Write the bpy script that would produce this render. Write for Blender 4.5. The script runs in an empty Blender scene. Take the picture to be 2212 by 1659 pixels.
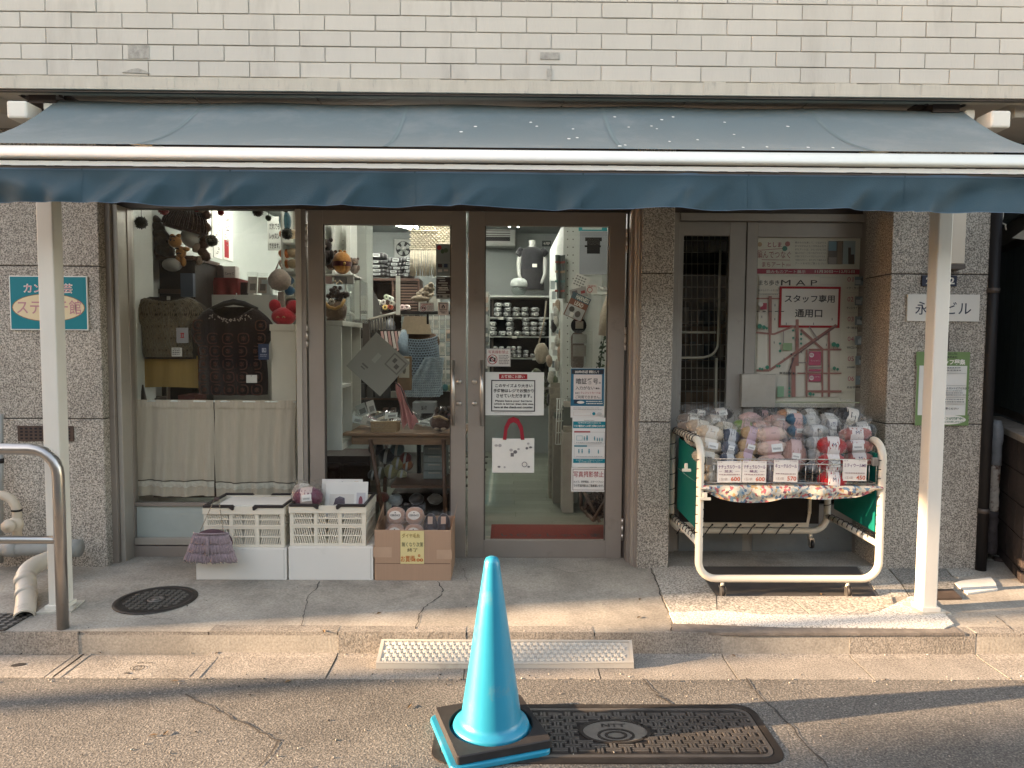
import bpy, bmesh, math, random
from mathutils import Vector, Matrix
rnd = random.Random(7)
S = bpy.context.scene
C = S.collection
R = math.radians
pi = math.pi

# ---------------------------------------------------------------- camera, sky, sun, exposure
F, CX, CY, CZ = 1534.0, 1106.0, 829.5, 1.57     # focal length and centre in units of a 2212 x 1659 picture; camera height
cam_d = bpy.data.cameras.new('camera'); cam = bpy.data.objects.new('camera', cam_d); C.objects.link(cam)
cam_d.sensor_width = 36; cam_d.lens = F * 36 / 2212; cam_d.clip_end = 400; cam_d.clip_start = .05
CAMR = Matrix.Rotation(R(-0.62), 4, 'Z') @ Matrix.Rotation(R(90 - 3.35), 4, 'X') @ Matrix.Rotation(R(0.37), 4, 'Z')
cam.matrix_world = Matrix.Translation((0, 0, CZ)) @ CAMR
S.camera = cam
SUN_EL, SUN_DIR = 12.5, Vector((1, .155, 0)).normalized()      # direction the light travels over the ground
sdir = Vector((SUN_DIR.x * math.cos(R(SUN_EL)), SUN_DIR.y * math.cos(R(SUN_EL)), -math.sin(R(SUN_EL))))
sun_d = bpy.data.lights.new('sun', 'SUN'); sun = bpy.data.objects.new('sun', sun_d); C.objects.link(sun)
sun_d.energy = 4.3; sun_d.angle = R(.5); sun_d.color = (1, .70, .44)
sun.rotation_euler = sdir.to_track_quat('-Z', 'Y').to_euler(); sun.location = (-20, -5, 12)
wd = bpy.data.worlds.new('World'); S.world = wd; wd.use_nodes = True
wn = wd.node_tree.nodes; wl = wd.node_tree.links
sky = wn.new('ShaderNodeTexSky'); sky.sky_type = 'NISHITA'; sky.sun_disc = False
sky.sun_elevation = R(SUN_EL); sky.sun_rotation = math.atan2(-SUN_DIR.x, -SUN_DIR.y)
wb = wn.new('ShaderNodeMixRGB'); wb.blend_type = 'MULTIPLY'; wb.inputs[0].default_value = 1; wb.inputs[2].default_value = (1.30, .975, .77, 1)   # the camera's warm white balance
wl.new(sky.outputs[0], wb.inputs[1]); wl.new(wb.outputs[0], wn['Background'].inputs[0]); wn['Background'].inputs[1].default_value = .15
vs = S.view_settings; vs.view_transform = 'Standard'; vs.look = 'None'; vs.gamma = 1; vs.use_curve_mapping = False
vs.exposure = 2.8
S.cycles.max_bounces = 8; S.cycles.transparent_max_bounces = 24; S.cycles.caustics_reflective = False; S.cycles.caustics_refractive = False
S.cycles.sample_clamp_indirect = 6

# ---------------------------------------------------------------- helpers
def W(px, py, D):
    """point of the plane y = D seen at picture position (px, py)"""
    d = (CAMR @ Vector(((px - CX) / F, -(py - CY) / F, -1, 0))).xyz
    return Vector((0, 0, CZ)) + d * (D / d.y)
def RC(r, D):
    """world x0, x1, z0, z1 of a picture rectangle (x0, y0, x1, y1) on the plane y = D"""
    xm, ym = (r[0] + r[2]) / 2, (r[1] + r[3]) / 2
    return W(r[0], ym, D).x, W(r[2], ym, D).x, W(xm, r[3], D).z, W(xm, r[1], D).z
def UP(D): return F / D                      # picture units per metre
MATS = {}
def nd(nt, t, **k):
    n = nt.nodes.new(t)
    for a, b in k.items(): setattr(n, a, b)
    return n
def M(name, col, rough=.6, metal=0, var=.12, vs=6, bump=0, bs=80, em=0, spec=.4, sheen=0, coat=0, dirt=None, ds=3, dth=(.55, .7), rv=.1, rand=0, stretch=None):
    if name in MATS: return MATS[name]
    m = bpy.data.materials.new(name); m.use_nodes = True; nt = m.node_tree; L = nt.links
    p = nt.nodes['Principled BSDF']; g = nd(nt, 'ShaderNodeNewGeometry'); pos = g.outputs['Position']
    if stretch:
        mp = nd(nt, 'ShaderNodeMapping'); mp.inputs['Scale'].default_value = stretch; L.new(pos, mp.inputs[0]); pos = mp.outputs[0]
    n = nd(nt, 'ShaderNodeTexNoise'); n.inputs['Scale'].default_value = vs; n.inputs['Detail'].default_value = 6; n.inputs['Roughness'].default_value = .65
    L.new(pos, n.inputs['Vector'])
    r = nd(nt, 'ShaderNodeMapRange'); r.inputs[1].default_value = .25; r.inputs[2].default_value = .75; r.inputs[3].default_value = 1 - var; r.inputs[4].default_value = 1 + var
    L.new(n.outputs[0], r.inputs[0]); fac = r.outputs[0]
    if rand:
        oi = nd(nt, 'ShaderNodeObjectInfo'); rr = nd(nt, 'ShaderNodeMapRange'); rr.inputs[3].default_value = 1 - rand; rr.inputs[4].default_value = 1 + rand
        L.new(oi.outputs['Random'], rr.inputs[0]); mm = nd(nt, 'ShaderNodeMath', operation='MULTIPLY'); L.new(fac, mm.inputs[0]); L.new(rr.outputs[0], mm.inputs[1]); fac = mm.outputs[0]
    v = nd(nt, 'ShaderNodeVectorMath', operation='SCALE'); v.inputs[0].default_value = col; L.new(fac, v.inputs['Scale']); out = v.outputs[0]
    if dirt:
        n2 = nd(nt, 'ShaderNodeTexNoise'); n2.inputs['Scale'].default_value = ds; n2.inputs['Detail'].default_value = 8; n2.inputs['Roughness'].default_value = .7; L.new(pos, n2.inputs['Vector'])
        r2 = nd(nt, 'ShaderNodeMapRange'); r2.inputs[1].default_value = dth[0]; r2.inputs[2].default_value = dth[1]; L.new(n2.outputs[0], r2.inputs[0])
        mx = nd(nt, 'ShaderNodeMixRGB'); L.new(r2.outputs[0], mx.inputs[0]); L.new(out, mx.inputs[1]); mx.inputs[2].default_value = (*dirt, 1); out = mx.outputs[0]
    L.new(out, p.inputs['Base Color'])
    p.inputs['Metallic'].default_value = metal; p.inputs['Specular IOR Level'].default_value = spec
    rr = nd(nt, 'ShaderNodeMapRange'); rr.inputs[3].default_value = max(0, rough - rv); rr.inputs[4].default_value = min(1, rough + rv); L.new(n.outputs[0], rr.inputs[0]); L.new(rr.outputs[0], p.inputs['Roughness'])
    if sheen: p.inputs['Sheen Weight'].default_value = sheen
    if coat: p.inputs['Coat Weight'].default_value = coat; p.inputs['Coat Roughness'].default_value = .15
    if em: p.inputs['Emission Color'].default_value = (*col, 1); p.inputs['Emission Strength'].default_value = em
    if bump:
        b = nd(nt, 'ShaderNodeBump'); b.inputs['Strength'].default_value = 1; b.inputs['Distance'].default_value = bump
        nb = nd(nt, 'ShaderNodeTexNoise'); nb.inputs['Scale'].default_value = bs; nb.inputs['Detail'].default_value = 4; L.new(pos, nb.inputs['Vector']); L.new(nb.outputs[0], b.inputs['Height']); L.new(b.outputs[0], p.inputs['Normal'])
    MATS[name] = m; return m
def speckle(name, cols, scale, rough=.7, bump=.0008, big=.1, spec=.3, bigscale=1.5, rand=0, stain=None):
    """stone / asphalt: cells of mixed grain, slow large-scale variation"""
    if name in MATS: return MATS[name]
    m = bpy.data.materials.new(name); m.use_nodes = True; nt = m.node_tree; L = nt.links
    p = nt.nodes['Principled BSDF']; g = nd(nt, 'ShaderNodeNewGeometry')
    n = nd(nt, 'ShaderNodeTexNoise'); n.inputs['Scale'].default_value = scale; n.inputs['Detail'].default_value = 3; n.inputs['Roughness'].default_value = .6; L.new(g.outputs['Position'], n.inputs['Vector'])
    cr = nd(nt, 'ShaderNodeValToRGB'); e = cr.color_ramp.elements
    while len(e) < len(cols): e.new(.5)
    for i, (a, c) in enumerate(cols): e[i].position = a; e[i].color = (*c, 1)
    L.new(n.outputs[0], cr.inputs[0])
    n2 = nd(nt, 'ShaderNodeTexNoise'); n2.inputs['Scale'].default_value = bigscale; n2.inputs['Detail'].default_value = 6; n2.inputs['Roughness'].default_value = .6; L.new(g.outputs['Position'], n2.inputs['Vector'])
    r = nd(nt, 'ShaderNodeMapRange'); r.inputs[1].default_value = .3; r.inputs[2].default_value = .7; r.inputs[3].default_value = 1 - big; r.inputs[4].default_value = 1 + big; L.new(n2.outputs[0], r.inputs[0])
    v = nd(nt, 'ShaderNodeVectorMath', operation='SCALE'); L.new(cr.outputs[0], v.inputs[0]); L.new(r.outputs[0], v.inputs['Scale']); L.new(v.outputs[0], p.inputs['Base Color'])
    if rand or stain:
        src = v.outputs[0]
        if rand:
            oi = nd(nt, 'ShaderNodeObjectInfo'); r5 = nd(nt, 'ShaderNodeMapRange'); r5.inputs[3].default_value = 1 - rand; r5.inputs[4].default_value = 1 + rand; L.new(oi.outputs['Random'], r5.inputs[0]); v5 = nd(nt, 'ShaderNodeVectorMath', operation='SCALE'); L.new(src, v5.inputs[0]); L.new(r5.outputs[0], v5.inputs['Scale']); src = v5.outputs[0]
        if stain:                            # soft drips and blotches
            mp = nd(nt, 'ShaderNodeMapping'); mp.inputs['Scale'].default_value = stain[1]; L.new(g.outputs['Position'], mp.inputs[0]); n5 = nd(nt, 'ShaderNodeTexNoise'); n5.inputs['Scale'].default_value = stain[2]; n5.inputs['Detail'].default_value = 7; n5.inputs['Roughness'].default_value = .7; L.new(mp.outputs[0], n5.inputs['Vector'])
            r6 = nd(nt, 'ShaderNodeMapRange'); r6.inputs[1].default_value = stain[3]; r6.inputs[2].default_value = stain[4]; r6.inputs[4].default_value = stain[5]; L.new(n5.outputs[0], r6.inputs[0]); m5 = nd(nt, 'ShaderNodeMixRGB'); L.new(r6.outputs[0], m5.inputs[0]); L.new(src, m5.inputs[1]); m5.inputs[2].default_value = (*stain[0], 1); src = m5.outputs[0]
        L.new(src, p.inputs['Base Color'])
    p.inputs['Roughness'].default_value = rough; p.inputs['Specular IOR Level'].default_value = spec
    if bump:
        b = nd(nt, 'ShaderNodeBump'); b.inputs['Distance'].default_value = bump; L.new(n.outputs[0], b.inputs['Height']); L.new(b.outputs[0], p.inputs['Normal'])
    MATS[name] = m; return m
def clear(name, tint=(1, 1, 1), ior=1.45, rough=0, bump=0, bs=30, haze=0, hcol=(.8, .8, .8)):
    """window glass and clear film: see-through with a Fresnel reflection"""
    if name in MATS: return MATS[name]
    m = bpy.data.materials.new(name); m.use_nodes = True; nt = m.node_tree; L = nt.links; nt.nodes.clear()
    o = nd(nt, 'ShaderNodeOutputMaterial'); t = nd(nt, 'ShaderNodeBsdfTransparent'); t.inputs[0].default_value = (*tint, 1)
    g = nd(nt, 'ShaderNodeBsdfGlossy'); g.inputs['Roughness'].default_value = rough; ge = nd(nt, 'ShaderNodeNewGeometry')
    f = nd(nt, 'ShaderNodeVectorMath', operation='DOT_PRODUCT'); L.new(ge.outputs['Incoming'], f.inputs[0]); L.new(ge.outputs['Normal'], f.inputs[1])
    q = f.outputs['Value']; f0 = ((ior - 1) / (ior + 1)) ** 2
    for op, v in (('ABSOLUTE', None), ('SUBTRACT', 1), ('POWER', 5), ('MULTIPLY_ADD', 1 - f0)):   # Schlick reflectance, the same from both sides
        mm = nd(nt, 'ShaderNodeMath', operation=op)
        if op == 'SUBTRACT': mm.inputs[0].default_value = 1; L.new(q, mm.inputs[1]); mm.use_clamp = True
        else:
            L.new(q, mm.inputs[0])
            if v is not None: mm.inputs[1].default_value = v
        if op == 'MULTIPLY_ADD': mm.inputs[2].default_value = f0
        q = mm.outputs[0]
    mx = nd(nt, 'ShaderNodeMixShader'); L.new(q, mx.inputs[0]); L.new(t.outputs[0], mx.inputs[1]); L.new(g.outputs[0], mx.inputs[2]); res = mx.outputs[0]
    if bump:
        b = nd(nt, 'ShaderNodeBump'); b.inputs['Distance'].default_value = bump; nb = nd(nt, 'ShaderNodeTexNoise'); nb.inputs['Scale'].default_value = bs; nb.inputs['Detail'].default_value = 3
        L.new(ge.outputs['Position'], nb.inputs['Vector']); L.new(nb.outputs[0], b.inputs['Height']); L.new(b.outputs[0], g.inputs['Normal']); L.new(b.outputs[0], f.inputs[1])
    if haze:
        d = nd(nt, 'ShaderNodeBsdfDiffuse'); d.inputs[0].default_value = (*hcol, 1); m2 = nd(nt, 'ShaderNodeMixShader'); m2.inputs[0].default_value = haze; L.new(res, m2.inputs[1]); L.new(d.outputs[0], m2.inputs[2]); res = m2.outputs[0]
    L.new(res, o.inputs[0]); MATS[name] = m; return m
def plain(col):                               # printed inks, one material per colour
    return M('ink_%02x%02x%02x' % tuple(int(max(0, min(1, c)) * 255) for c in col), col, .6, var=.03)

class MB:
    def __init__(s): s.v = []; s.f = []; s.mi = []; s.mats = []; s.sm = []
    def k(s, m):
        if m not in s.mats: s.mats.append(m)
        return s.mats.index(m)
    def add(s, vs, fs, m, smooth=False):
        b = len(s.v); s.v += [tuple(v) for v in vs]; i = s.k(m)
        for f in fs: s.f.append(tuple(b + j for j in f)); s.mi.append(i); s.sm.append(smooth)
        return s
    def box(s, x0, x1, y0, y1, z0, z1, m, T=None):
        vs = [Vector((x, y, z)) for x in (x0, x1) for y in (y0, y1) for z in (z0, z1)]
        if T: vs = [T @ v for v in vs]
        return s.add(vs, [(0, 1, 3, 2), (4, 6, 7, 5), (0, 4, 5, 1), (2, 3, 7, 6), (0, 2, 6, 4), (1, 5, 7, 3)], m)
    def cb(s, c, sz, m, T=None):
        h = Vector(sz) / 2; T2 = Matrix.Translation(c) @ (T or Matrix())
        return s.box(-h.x, h.x, -h.y, h.y, -h.z, h.z, m, T2)
    def pr(s, r, D, th, m):                   # picture rectangle, front face at D, th deep
        x0, x1, z0, z1 = RC(r, D); return s.box(x0, x1, D, D + th, z0, z1, m)
    def rc(s, x0, x1, z0, z1, y, m): return s.add([(x0, y, z0), (x1, y, z0), (x1, y, z1), (x0, y, z1)], [(0, 1, 2, 3)], m)
    def tube(s, pts, r, m, n=8, closed=False, caps=True):
        pts = [Vector(p) for p in pts]; k = len(pts); rs = r if isinstance(r, (list, tuple)) else [r] * k
        vs = []; up = None
        for i, p in enumerate(pts):
            a = pts[i - 1] if (i or closed) else p; b = pts[(i + 1) % k] if (i < k - 1 or closed) else p
            t = (b - a).normalized()
            if up is None: up = t.orthogonal().normalized()
            up = (up - t * up.dot(t)); up = up.normalized() if up.length > 1e-6 else t.orthogonal().normalized()
            w = t.cross(up)
            vs += [p + (up * math.cos(2 * pi * j / n) + w * math.sin(2 * pi * j / n)) * rs[i] for j in range(n)]
        fs = [(i * n + j, i * n + (j + 1) % n, ((i + 1) % k) * n + (j + 1) % n, ((i + 1) % k) * n + j) for i in range(k if closed else k - 1) for j in range(n)]
        if caps and not closed: fs += [tuple(range(n))[::-1], tuple((k - 1) * n + j for j in range(n))]
        return s.add(vs, fs, m, True)
    def lathe(s, prof, m, c=(0, 0, 0), n=24, T=None, sx=1, sy=1):
        T2 = Matrix.Translation(c) @ (T or Matrix()); vs = [T2 @ Vector((r * sx * math.cos(2 * pi * j / n), r * sy * math.sin(2 * pi * j / n), z)) for r, z in prof for j in range(n)]
        fs = [(i * n + j, i * n + (j + 1) % n, (i + 1) * n + (j + 1) % n, (i + 1) * n + j) for i in range(len(prof) - 1) for j in range(n)]
        return s.add(vs, fs, m, True)
    def ell(s, c, r, m, nu=14, nv=9, T=None, wob=0, seed=0, pw=1):
        q = random.Random(seed); T2 = Matrix.Translation(c) @ (T or Matrix()); vs = []
        for i in range(nv + 1):
            a = pi * i / nv
            for j in range(nu):
                b = 2 * pi * j / nu; w = 1 + (q.uniform(-wob, wob) if 0 < i < nv else 0)
                sp = lambda t: math.copysign(abs(t) ** pw, t)
                vs.append(T2 @ Vector((r[0] * w * sp(math.sin(a)) * sp(math.cos(b)), r[1] * w * sp(math.sin(a)) * sp(math.sin(b)), r[2] * w * sp(math.cos(a)))))
        fs = [(i * nu + j, (i + 1) * nu + j, (i + 1) * nu + (j + 1) % nu, i * nu + (j + 1) % nu) for i in range(nv) for j in range(nu)]
        return s.add(vs, fs, m, True)
    def grid(s, fn, nu, nv, m, smooth=True):
        vs = [fn(i / nu, j / nv) for j in range(nv + 1) for i in range(nu + 1)]
        return s.add(vs, [(j * (nu + 1) + i, j * (nu + 1) + i + 1, (j + 1) * (nu + 1) + i + 1, (j + 1) * (nu + 1) + i) for j in range(nv) for i in range(nu)], m, smooth)
    def prism(s, pts, y0, y1, m):             # outline in x, z pushed along y
        n = len(pts); vs = [(x, y0, z) for x, z in pts] + [(x, y1, z) for x, z in pts]
        return s.add(vs, [tuple(range(n)), tuple(range(2 * n - 1, n - 1, -1))] + [(i, (i + 1) % n, n + (i + 1) % n, n + i)[::-1] for i in range(n)], m)
    def slab(s, pts, z0, z1, m):              # outline in x, y pushed along z
        n = len(pts); vs = [(x, y, z0) for x, y in pts] + [(x, y, z1) for x, y in pts]
        return s.add(vs, [tuple(range(n))[::-1], tuple(range(n, 2 * n))] + [(i, (i + 1) % n, n + (i + 1) % n, n + i) for i in range(n)], m)
    def disc(s, x, z, r, y, m, n=20, r2=None):
        r2 = r2 or r; return s.add([(x + r * math.cos(2 * pi * i / n), y, z + r2 * math.sin(2 * pi * i / n)) for i in range(n)], [tuple(range(n))], m)
    def ring(s, x, z, r, w, y, m, n=24, k=1):
        vs = []
        for i in range(n): a = 2 * pi * i / n; vs += [(x + r * math.cos(a), y, z + r * k * math.sin(a)), (x + (r - w) * math.cos(a), y, z + (r * k - w) * math.sin(a))]
        return s.add(vs, [(2 * i, (2 * i + 2) % (2 * n), (2 * i + 3) % (2 * n), 2 * i + 1) for i in range(n)], m)
    def frame(s, x0, x1, z0, z1, w, y, m):
        return s.rc(x0, x1, z1 - w, z1, y, m).rc(x0, x1, z0, z0 + w, y, m).rc(x0, x0 + w, z0 + w, z1 - w, y, m).rc(x1 - w, x1, z0 + w, z1 - w, y, m)

ORG = {}
def org(o): return ORG.get(o.name, Vector()) if o else Vector()
def mesh(mb, off=Vector(), name='m'):
    me = bpy.data.meshes.new(name); me.from_pydata([(v[0] - off.x, v[1] - off.y, v[2] - off.z) for v in mb.v], [], mb.f)
    for m in mb.mats: me.materials.append(m)
    me.polygons.foreach_set('material_index', mb.mi); me.polygons.foreach_set('use_smooth', mb.sm)
    me.update(); return me
def tag(o, label=None, cat=None, group=None, kind=None):
    if label: o['label'] = label
    if cat: o['category'] = cat
    if group: o['group'] = group
    if kind: o['kind'] = kind
    return o
def thing(name, label, cat, loc=(0, 0, 0), group=None):
    o = bpy.data.objects.new(name, None); C.objects.link(o); o.location = loc; o.empty_display_size = .05; ORG[o.name] = Vector(loc); return tag(o, label, cat, group)
def obj(name, mb, parent=None, bevel=0, seg=1, local=False):
    """link a builder as one mesh object; mesh coordinates are the world's unless local"""
    off = Vector() if local else org(parent)
    o = bpy.data.objects.new(name, mesh(mb, off, name)); C.objects.link(o)
    if parent: o.parent = parent
    ORG[o.name] = off if not local else org(parent)
    if bevel:
        b = o.modifiers.new('bevel', 'BEVEL'); b.width = bevel; b.segments = seg; b.limit_method = 'ANGLE'; b.angle_limit = R(40); b.harden_normals = False
    return o
def one(name, mb, label, cat, group=None, bevel=0, seg=1):
    """a thing that is a single mesh; its origin goes to its base"""
    xs = [v[0] for v in mb.v]; ys = [v[1] for v in mb.v]; zs = [v[2] for v in mb.v]
    c = Vector(((min(xs) + max(xs)) / 2, (min(ys) + max(ys)) / 2, min(zs)))
    o = bpy.data.objects.new(name, mesh(mb, c, name)); C.objects.link(o); o.location = c; ORG[o.name] = c
    if bevel:
        b = o.modifiers.new('bevel', 'BEVEL'); b.width = bevel; b.segments = seg; b.limit_method = 'ANGLE'; b.angle_limit = R(40)
    return tag(o, label, cat, group)
def struct(name, mb, parent=None, bevel=0): return tag(obj(name, mb, parent, bevel), kind='structure')
def dup(o, parent=None, loc=None, rot=None):
    c = o.copy(); C.objects.link(c); c.parent = parent
    if loc is not None: c.location = loc
    if rot is not None: c.rotation_euler = rot
    return c
def dup_tree(root, loc, rot=None, label=None, scale=None):
    r = dup(root, None, loc, rot)
    if label: r['label'] = label
    if scale: r.scale = scale
    for ch in list(root.children):
        c = dup(ch, r)
        for g in list(ch.children): dup(g, c)
    return r
TXT = {}
def text_mesh(s, bold):
    if (s, bold) not in TXT:
        cu = bpy.data.curves.new('lettering', 'FONT'); cu.body = s; cu.size = 1; cu.resolution_u = 2; cu.offset = bold
        o = bpy.data.objects.new('lettering', cu); C.objects.link(o); dg = bpy.context.evaluated_depsgraph_get()
        me = bpy.data.meshes.new_from_object(o.evaluated_get(dg)); TXT[(s, bold)] = ([tuple(v.co) for v in me.vertices], [tuple(p.vertices) for p in me.polygons])
        bpy.data.objects.remove(o); bpy.data.curves.remove(cu); bpy.data.meshes.remove(me)
    return TXT[(s, bold)]
def put_text(mb, s, x0, x1, z0, z1, y, m, bold=.012, keep=False):
    """lettering fitted to a rectangle on the plane y"""
    vs, fs = text_mesh(s, bold)
    if not vs: return mb
    a, b = min(v[0] for v in vs), max(v[0] for v in vs); c, d = min(v[1] for v in vs), max(v[1] for v in vs)
    sx = (x1 - x0) / max(b - a, 1e-6); sz = (z1 - z0) / max(d - c, 1e-6)
    if keep: sx = sz = min(sx, sz)
    return mb.add([(x0 + (v[0] - a) * sx, y, z0 + (v[1] - c) * sz) for v in vs], fs, m)
def sheet(name, label, cat, r, D, col, items=(), th=.0012, group=None, mat=None, roll=0, parent=None):
    """a flat printed sheet or sign with its print: items are ('r', rect, col), ('o', rect, col), ('t', rect, col, text[, bold]), ('f', rect, col, width), ('c'/'d', cx, cy, r, col[, w])"""
    x0, x1, z0, z1 = RC(r, D); t = thing(name, label, cat, ((x0 + x1) / 2, D, z0), group)
    T = None; c = Vector(((x0 + x1) / 2, D, (z0 + z1) / 2))
    obs = [obj('sheet', MB().box(x0, x1, D, D + th, z0, z1, mat or plain(col)), t)]
    pr, le = MB(), MB(); y = D - .0006
    for it in items:
        y -= .0003
        if it[0] == 'r': pr.rc(*RC(it[1], D), y, plain(it[2]))
        elif it[0] == 'o':
            a, b, e, g = RC(it[1], D); pr.disc((a + b) / 2, (e + g) / 2, (b - a) / 2, y, plain(it[2]), 32, (g - e) / 2)
        elif it[0] == 'f': pr.frame(*RC(it[1], D), it[3] / UP(D), y, plain(it[2]))
        elif it[0] == 't': put_text(le, it[3], *RC(it[1], D), y, plain(it[2]), it[4] if len(it) > 4 else .012)
        elif it[0] == 'd': p = W(it[1], it[2], D); pr.disc(p.x, p.z, it[3] / UP(D), y, plain(it[4]), 14)
        elif it[0] == 'c': p = W(it[1], it[2], D); pr.ring(p.x, p.z, it[3] / UP(D), it[5] / UP(D), y, plain(it[4]), 20)
        elif it[0] == 'l':
            a, b = W(it[1][0], it[1][1], D), W(it[1][2], it[1][3], D); dv = (b - a).normalized(); nv = Vector((-dv.z, 0, dv.x)) * it[3] / UP(D) / 2
            pr.add([(q.x, y, q.z) for q in (a - nv, b - nv, b + nv, a + nv)], [(0, 1, 2, 3)], plain(it[2]))
    if pr.v: obs.append(obj('print', pr, t))
    if le.v: obs.append(obj('lettering', le, t))
    if roll:
        ctr = c - Vector(t.location)
        for o in obs: o.matrix_local = Matrix.Translation(ctr) @ Matrix.Rotation(R(roll), 4, 'Y') @ Matrix.Translation(-ctr)
    return t
ORD = ('first', 'second', 'third', 'fourth', 'fifth', 'sixth', 'seventh', 'eighth', 'ninth', 'tenth')
def lines(x0, y0, x1, y1, n, col, dx=0):      # small print too fine to read, as broken strokes
    out = []; h = (y1 - y0) / n
    for i in range(n):
        x = x0
        while x < x1 - (rnd.random() * dx * (x1 - x0) if dx else 0):
            w = rnd.uniform(1.2, 4.5); out.append(('r', (x, y0 + i * h, min(x + w, x1), y0 + i * h + h * .45), col)); x += w + rnd.uniform(.5, 1.4)
    return out
def G(px, py, z):
    d = (CAMR @ Vector(((px - CX) / F, -(py - CY) / F, -1, 0))).xyz
    return Vector((0, 0, CZ)) + d * ((z - CZ) / d.z)
# ---------------------------------------------------------------- materials of the setting
granite = speckle('granite', [(.32, (.09, .08, .068)), (.45, (.25, .224, .19)), (.53, (.43, .39, .33)), (.66, (.63, .575, .49))], 124, .55, .0004, .16, rand=.1, stain=((.12, .105, .085), (3, 3, .5), 1.3, .52, .8, .45))
asphalt = speckle('asphalt', [(.3, (.06, .056, .05)), (.5, (.14, .13, .115)), (.62, (.21, .193, .168)), (.72, (.38, .345, .295))], 130, .85, .005, .25, .2, stain=((.06, .055, .05), (1, 1, 1), 1.7, .55, .75, .5))
concrete = speckle('concrete', [(.3, (.26, .237, .198)), (.5, (.345, .315, .268)), (.7, (.42, .387, .328))], 85, .85, .0012, .3, .2, 2.2, stain=((.13, .12, .105), (1, 1, 1), 3.1, .54, .72, .5))
kerbstone = speckle('kerbstone', [(.34, (.15, .135, .115)), (.5, (.27, .245, .21)), (.66, (.38, .345, .3))], 130, .85, .003, .22, .2, 3)
chipstone = speckle('chipstone', [(.38, (.2, .185, .16)), (.5, (.4, .37, .32)), (.62, (.6, .57, .5))], 90, .75, .0015, .15, .3, 3)
paint_wall = M('painted_wall', (.54, .508, .445), .75, var=.05, vs=3, bump=.0015, bs=35, dirt=(.36, .33, .285), ds=1.3, dth=(.53, .82), rand=.04, stretch=(2.2, 2.2, .5))
mortar = M('painted_joint', (.49, .465, .415), .85)
ledge_m = M('painted_ledge', (.52, .48, .40), .8, var=.1, bump=.002, bs=30, dirt=(.3, .28, .25), ds=9, dth=(.56, .75), stretch=(3, 3, .6))
soffit_m = M('soffit_board', (.46, .42, .365), .8, var=.1)
alu = M('grey_aluminium', (.31, .27, .232), .42, metal=.35, var=.06, vs=3, dirt=(.2, .17, .15), ds=4, dth=(.6, .8))
alu_l = M('pale_aluminium', (.42, .385, .33), .45, metal=.3, var=.06, dirt=(.3, .26, .22), ds=5, dth=(.6, .8))
alu_d = M('dark_aluminium', (.10, .082, .07), .5, metal=.3, var=.1)
steel = M('steel', (.55, .52, .48), .3, metal=.95, var=.08)
whitem = M('white_paint', (.72, .69, .61), .5, var=.05, dirt=(.5, .45, .37), ds=7, dth=(.66, .78))
black = M('black', (.012, .01, .01), .6)
dark = M('dark_void', (.02, .017, .015), .8)
glass = clear('glass', (.965, .972, .96), 1.33)
mortar_d = M('dark_joint', (.05, .045, .04), .9)

# ---------------------------------------------------------------- ground
YK, YB, YG = G(1106, 1412, 0).y, G(1106, 1366, .118).y, G(1106, 1466, 0).y      # kerb face, kerb back, road edge
def SZ(y): return .118 + .012 * (y - YB) / 1.2
struct('road', MB().grid(lambda u, v: Vector((-40 + 80 * u, -14 + (YG + 14) * v, -.002)), 8, 6, asphalt, False))
base = struct('ground', MB().rc(-60, 60, -60, 60, 0, dark)); base.rotation_euler = (R(90), 0, 0); base.location = (0, 0, -.2)
J0 = W(1830, 1390, YK).x; JP = W(1830, 1390, YK).x - W(1557, 1390, YK).x
kerb = struct('kerb', MB().box(-12, 12, YK + .04, YB, -.1, .10, concrete))
gut = struct('gutter', MB().box(-12, 12, YG, YK + .04, -.12, -.012, concrete))
kprof = [(YK, -.05), (YK + .004, .075), (YK + .014, .098), (YK + .034, .112), (YK + .06, .118), (YB, .118), (YB, -.05)]
kb = MB(); n = len(kprof); L2 = JP / 2 - .003
kb.add([(s, y, z) for s in (-L2, L2) for y, z in kprof], [tuple(range(n)), tuple(range(2 * n - 1, n - 1, -1))] + [(i, n + i, n + (i + 1) % n, (i + 1) % n) for i in range(n)], kerbstone)
gb = MB(); g_ = [(YG, 0), (YK - .05, .002), (YK - .012, .012), (YK - .001, .03), (YK - .001, -.1), (YG, -.1)]; n = len(g_)
gb.add([(s, y, z) for s in (-L2, L2) for y, z in g_], [tuple(range(n)), tuple(range(2 * n - 1, n - 1, -1))] + [(i, n + i, n + (i + 1) % n, (i + 1) % n) for i in range(n)], kerbstone)
ks = obj('kerb_stone', kb, kerb, local=True); gs = obj('gutter_slab', gb, gut, local=True)
first = True
for k in range(-9, 5):
    x = J0 + (k + .5) * JP
    a = ks if first else dup(ks, kerb); a.location = (x, rnd.uniform(-.003, .003), rnd.uniform(-.002, .002)); a.rotation_euler = (0, R(rnd.uniform(-.2, .2)), 0)
    if k in (-6, -7): continue
    b = gs if first else dup(gs, gut); b.location = (x, rnd.uniform(-.004, .002), rnd.uniform(-.002, .001)); first = False
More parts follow.
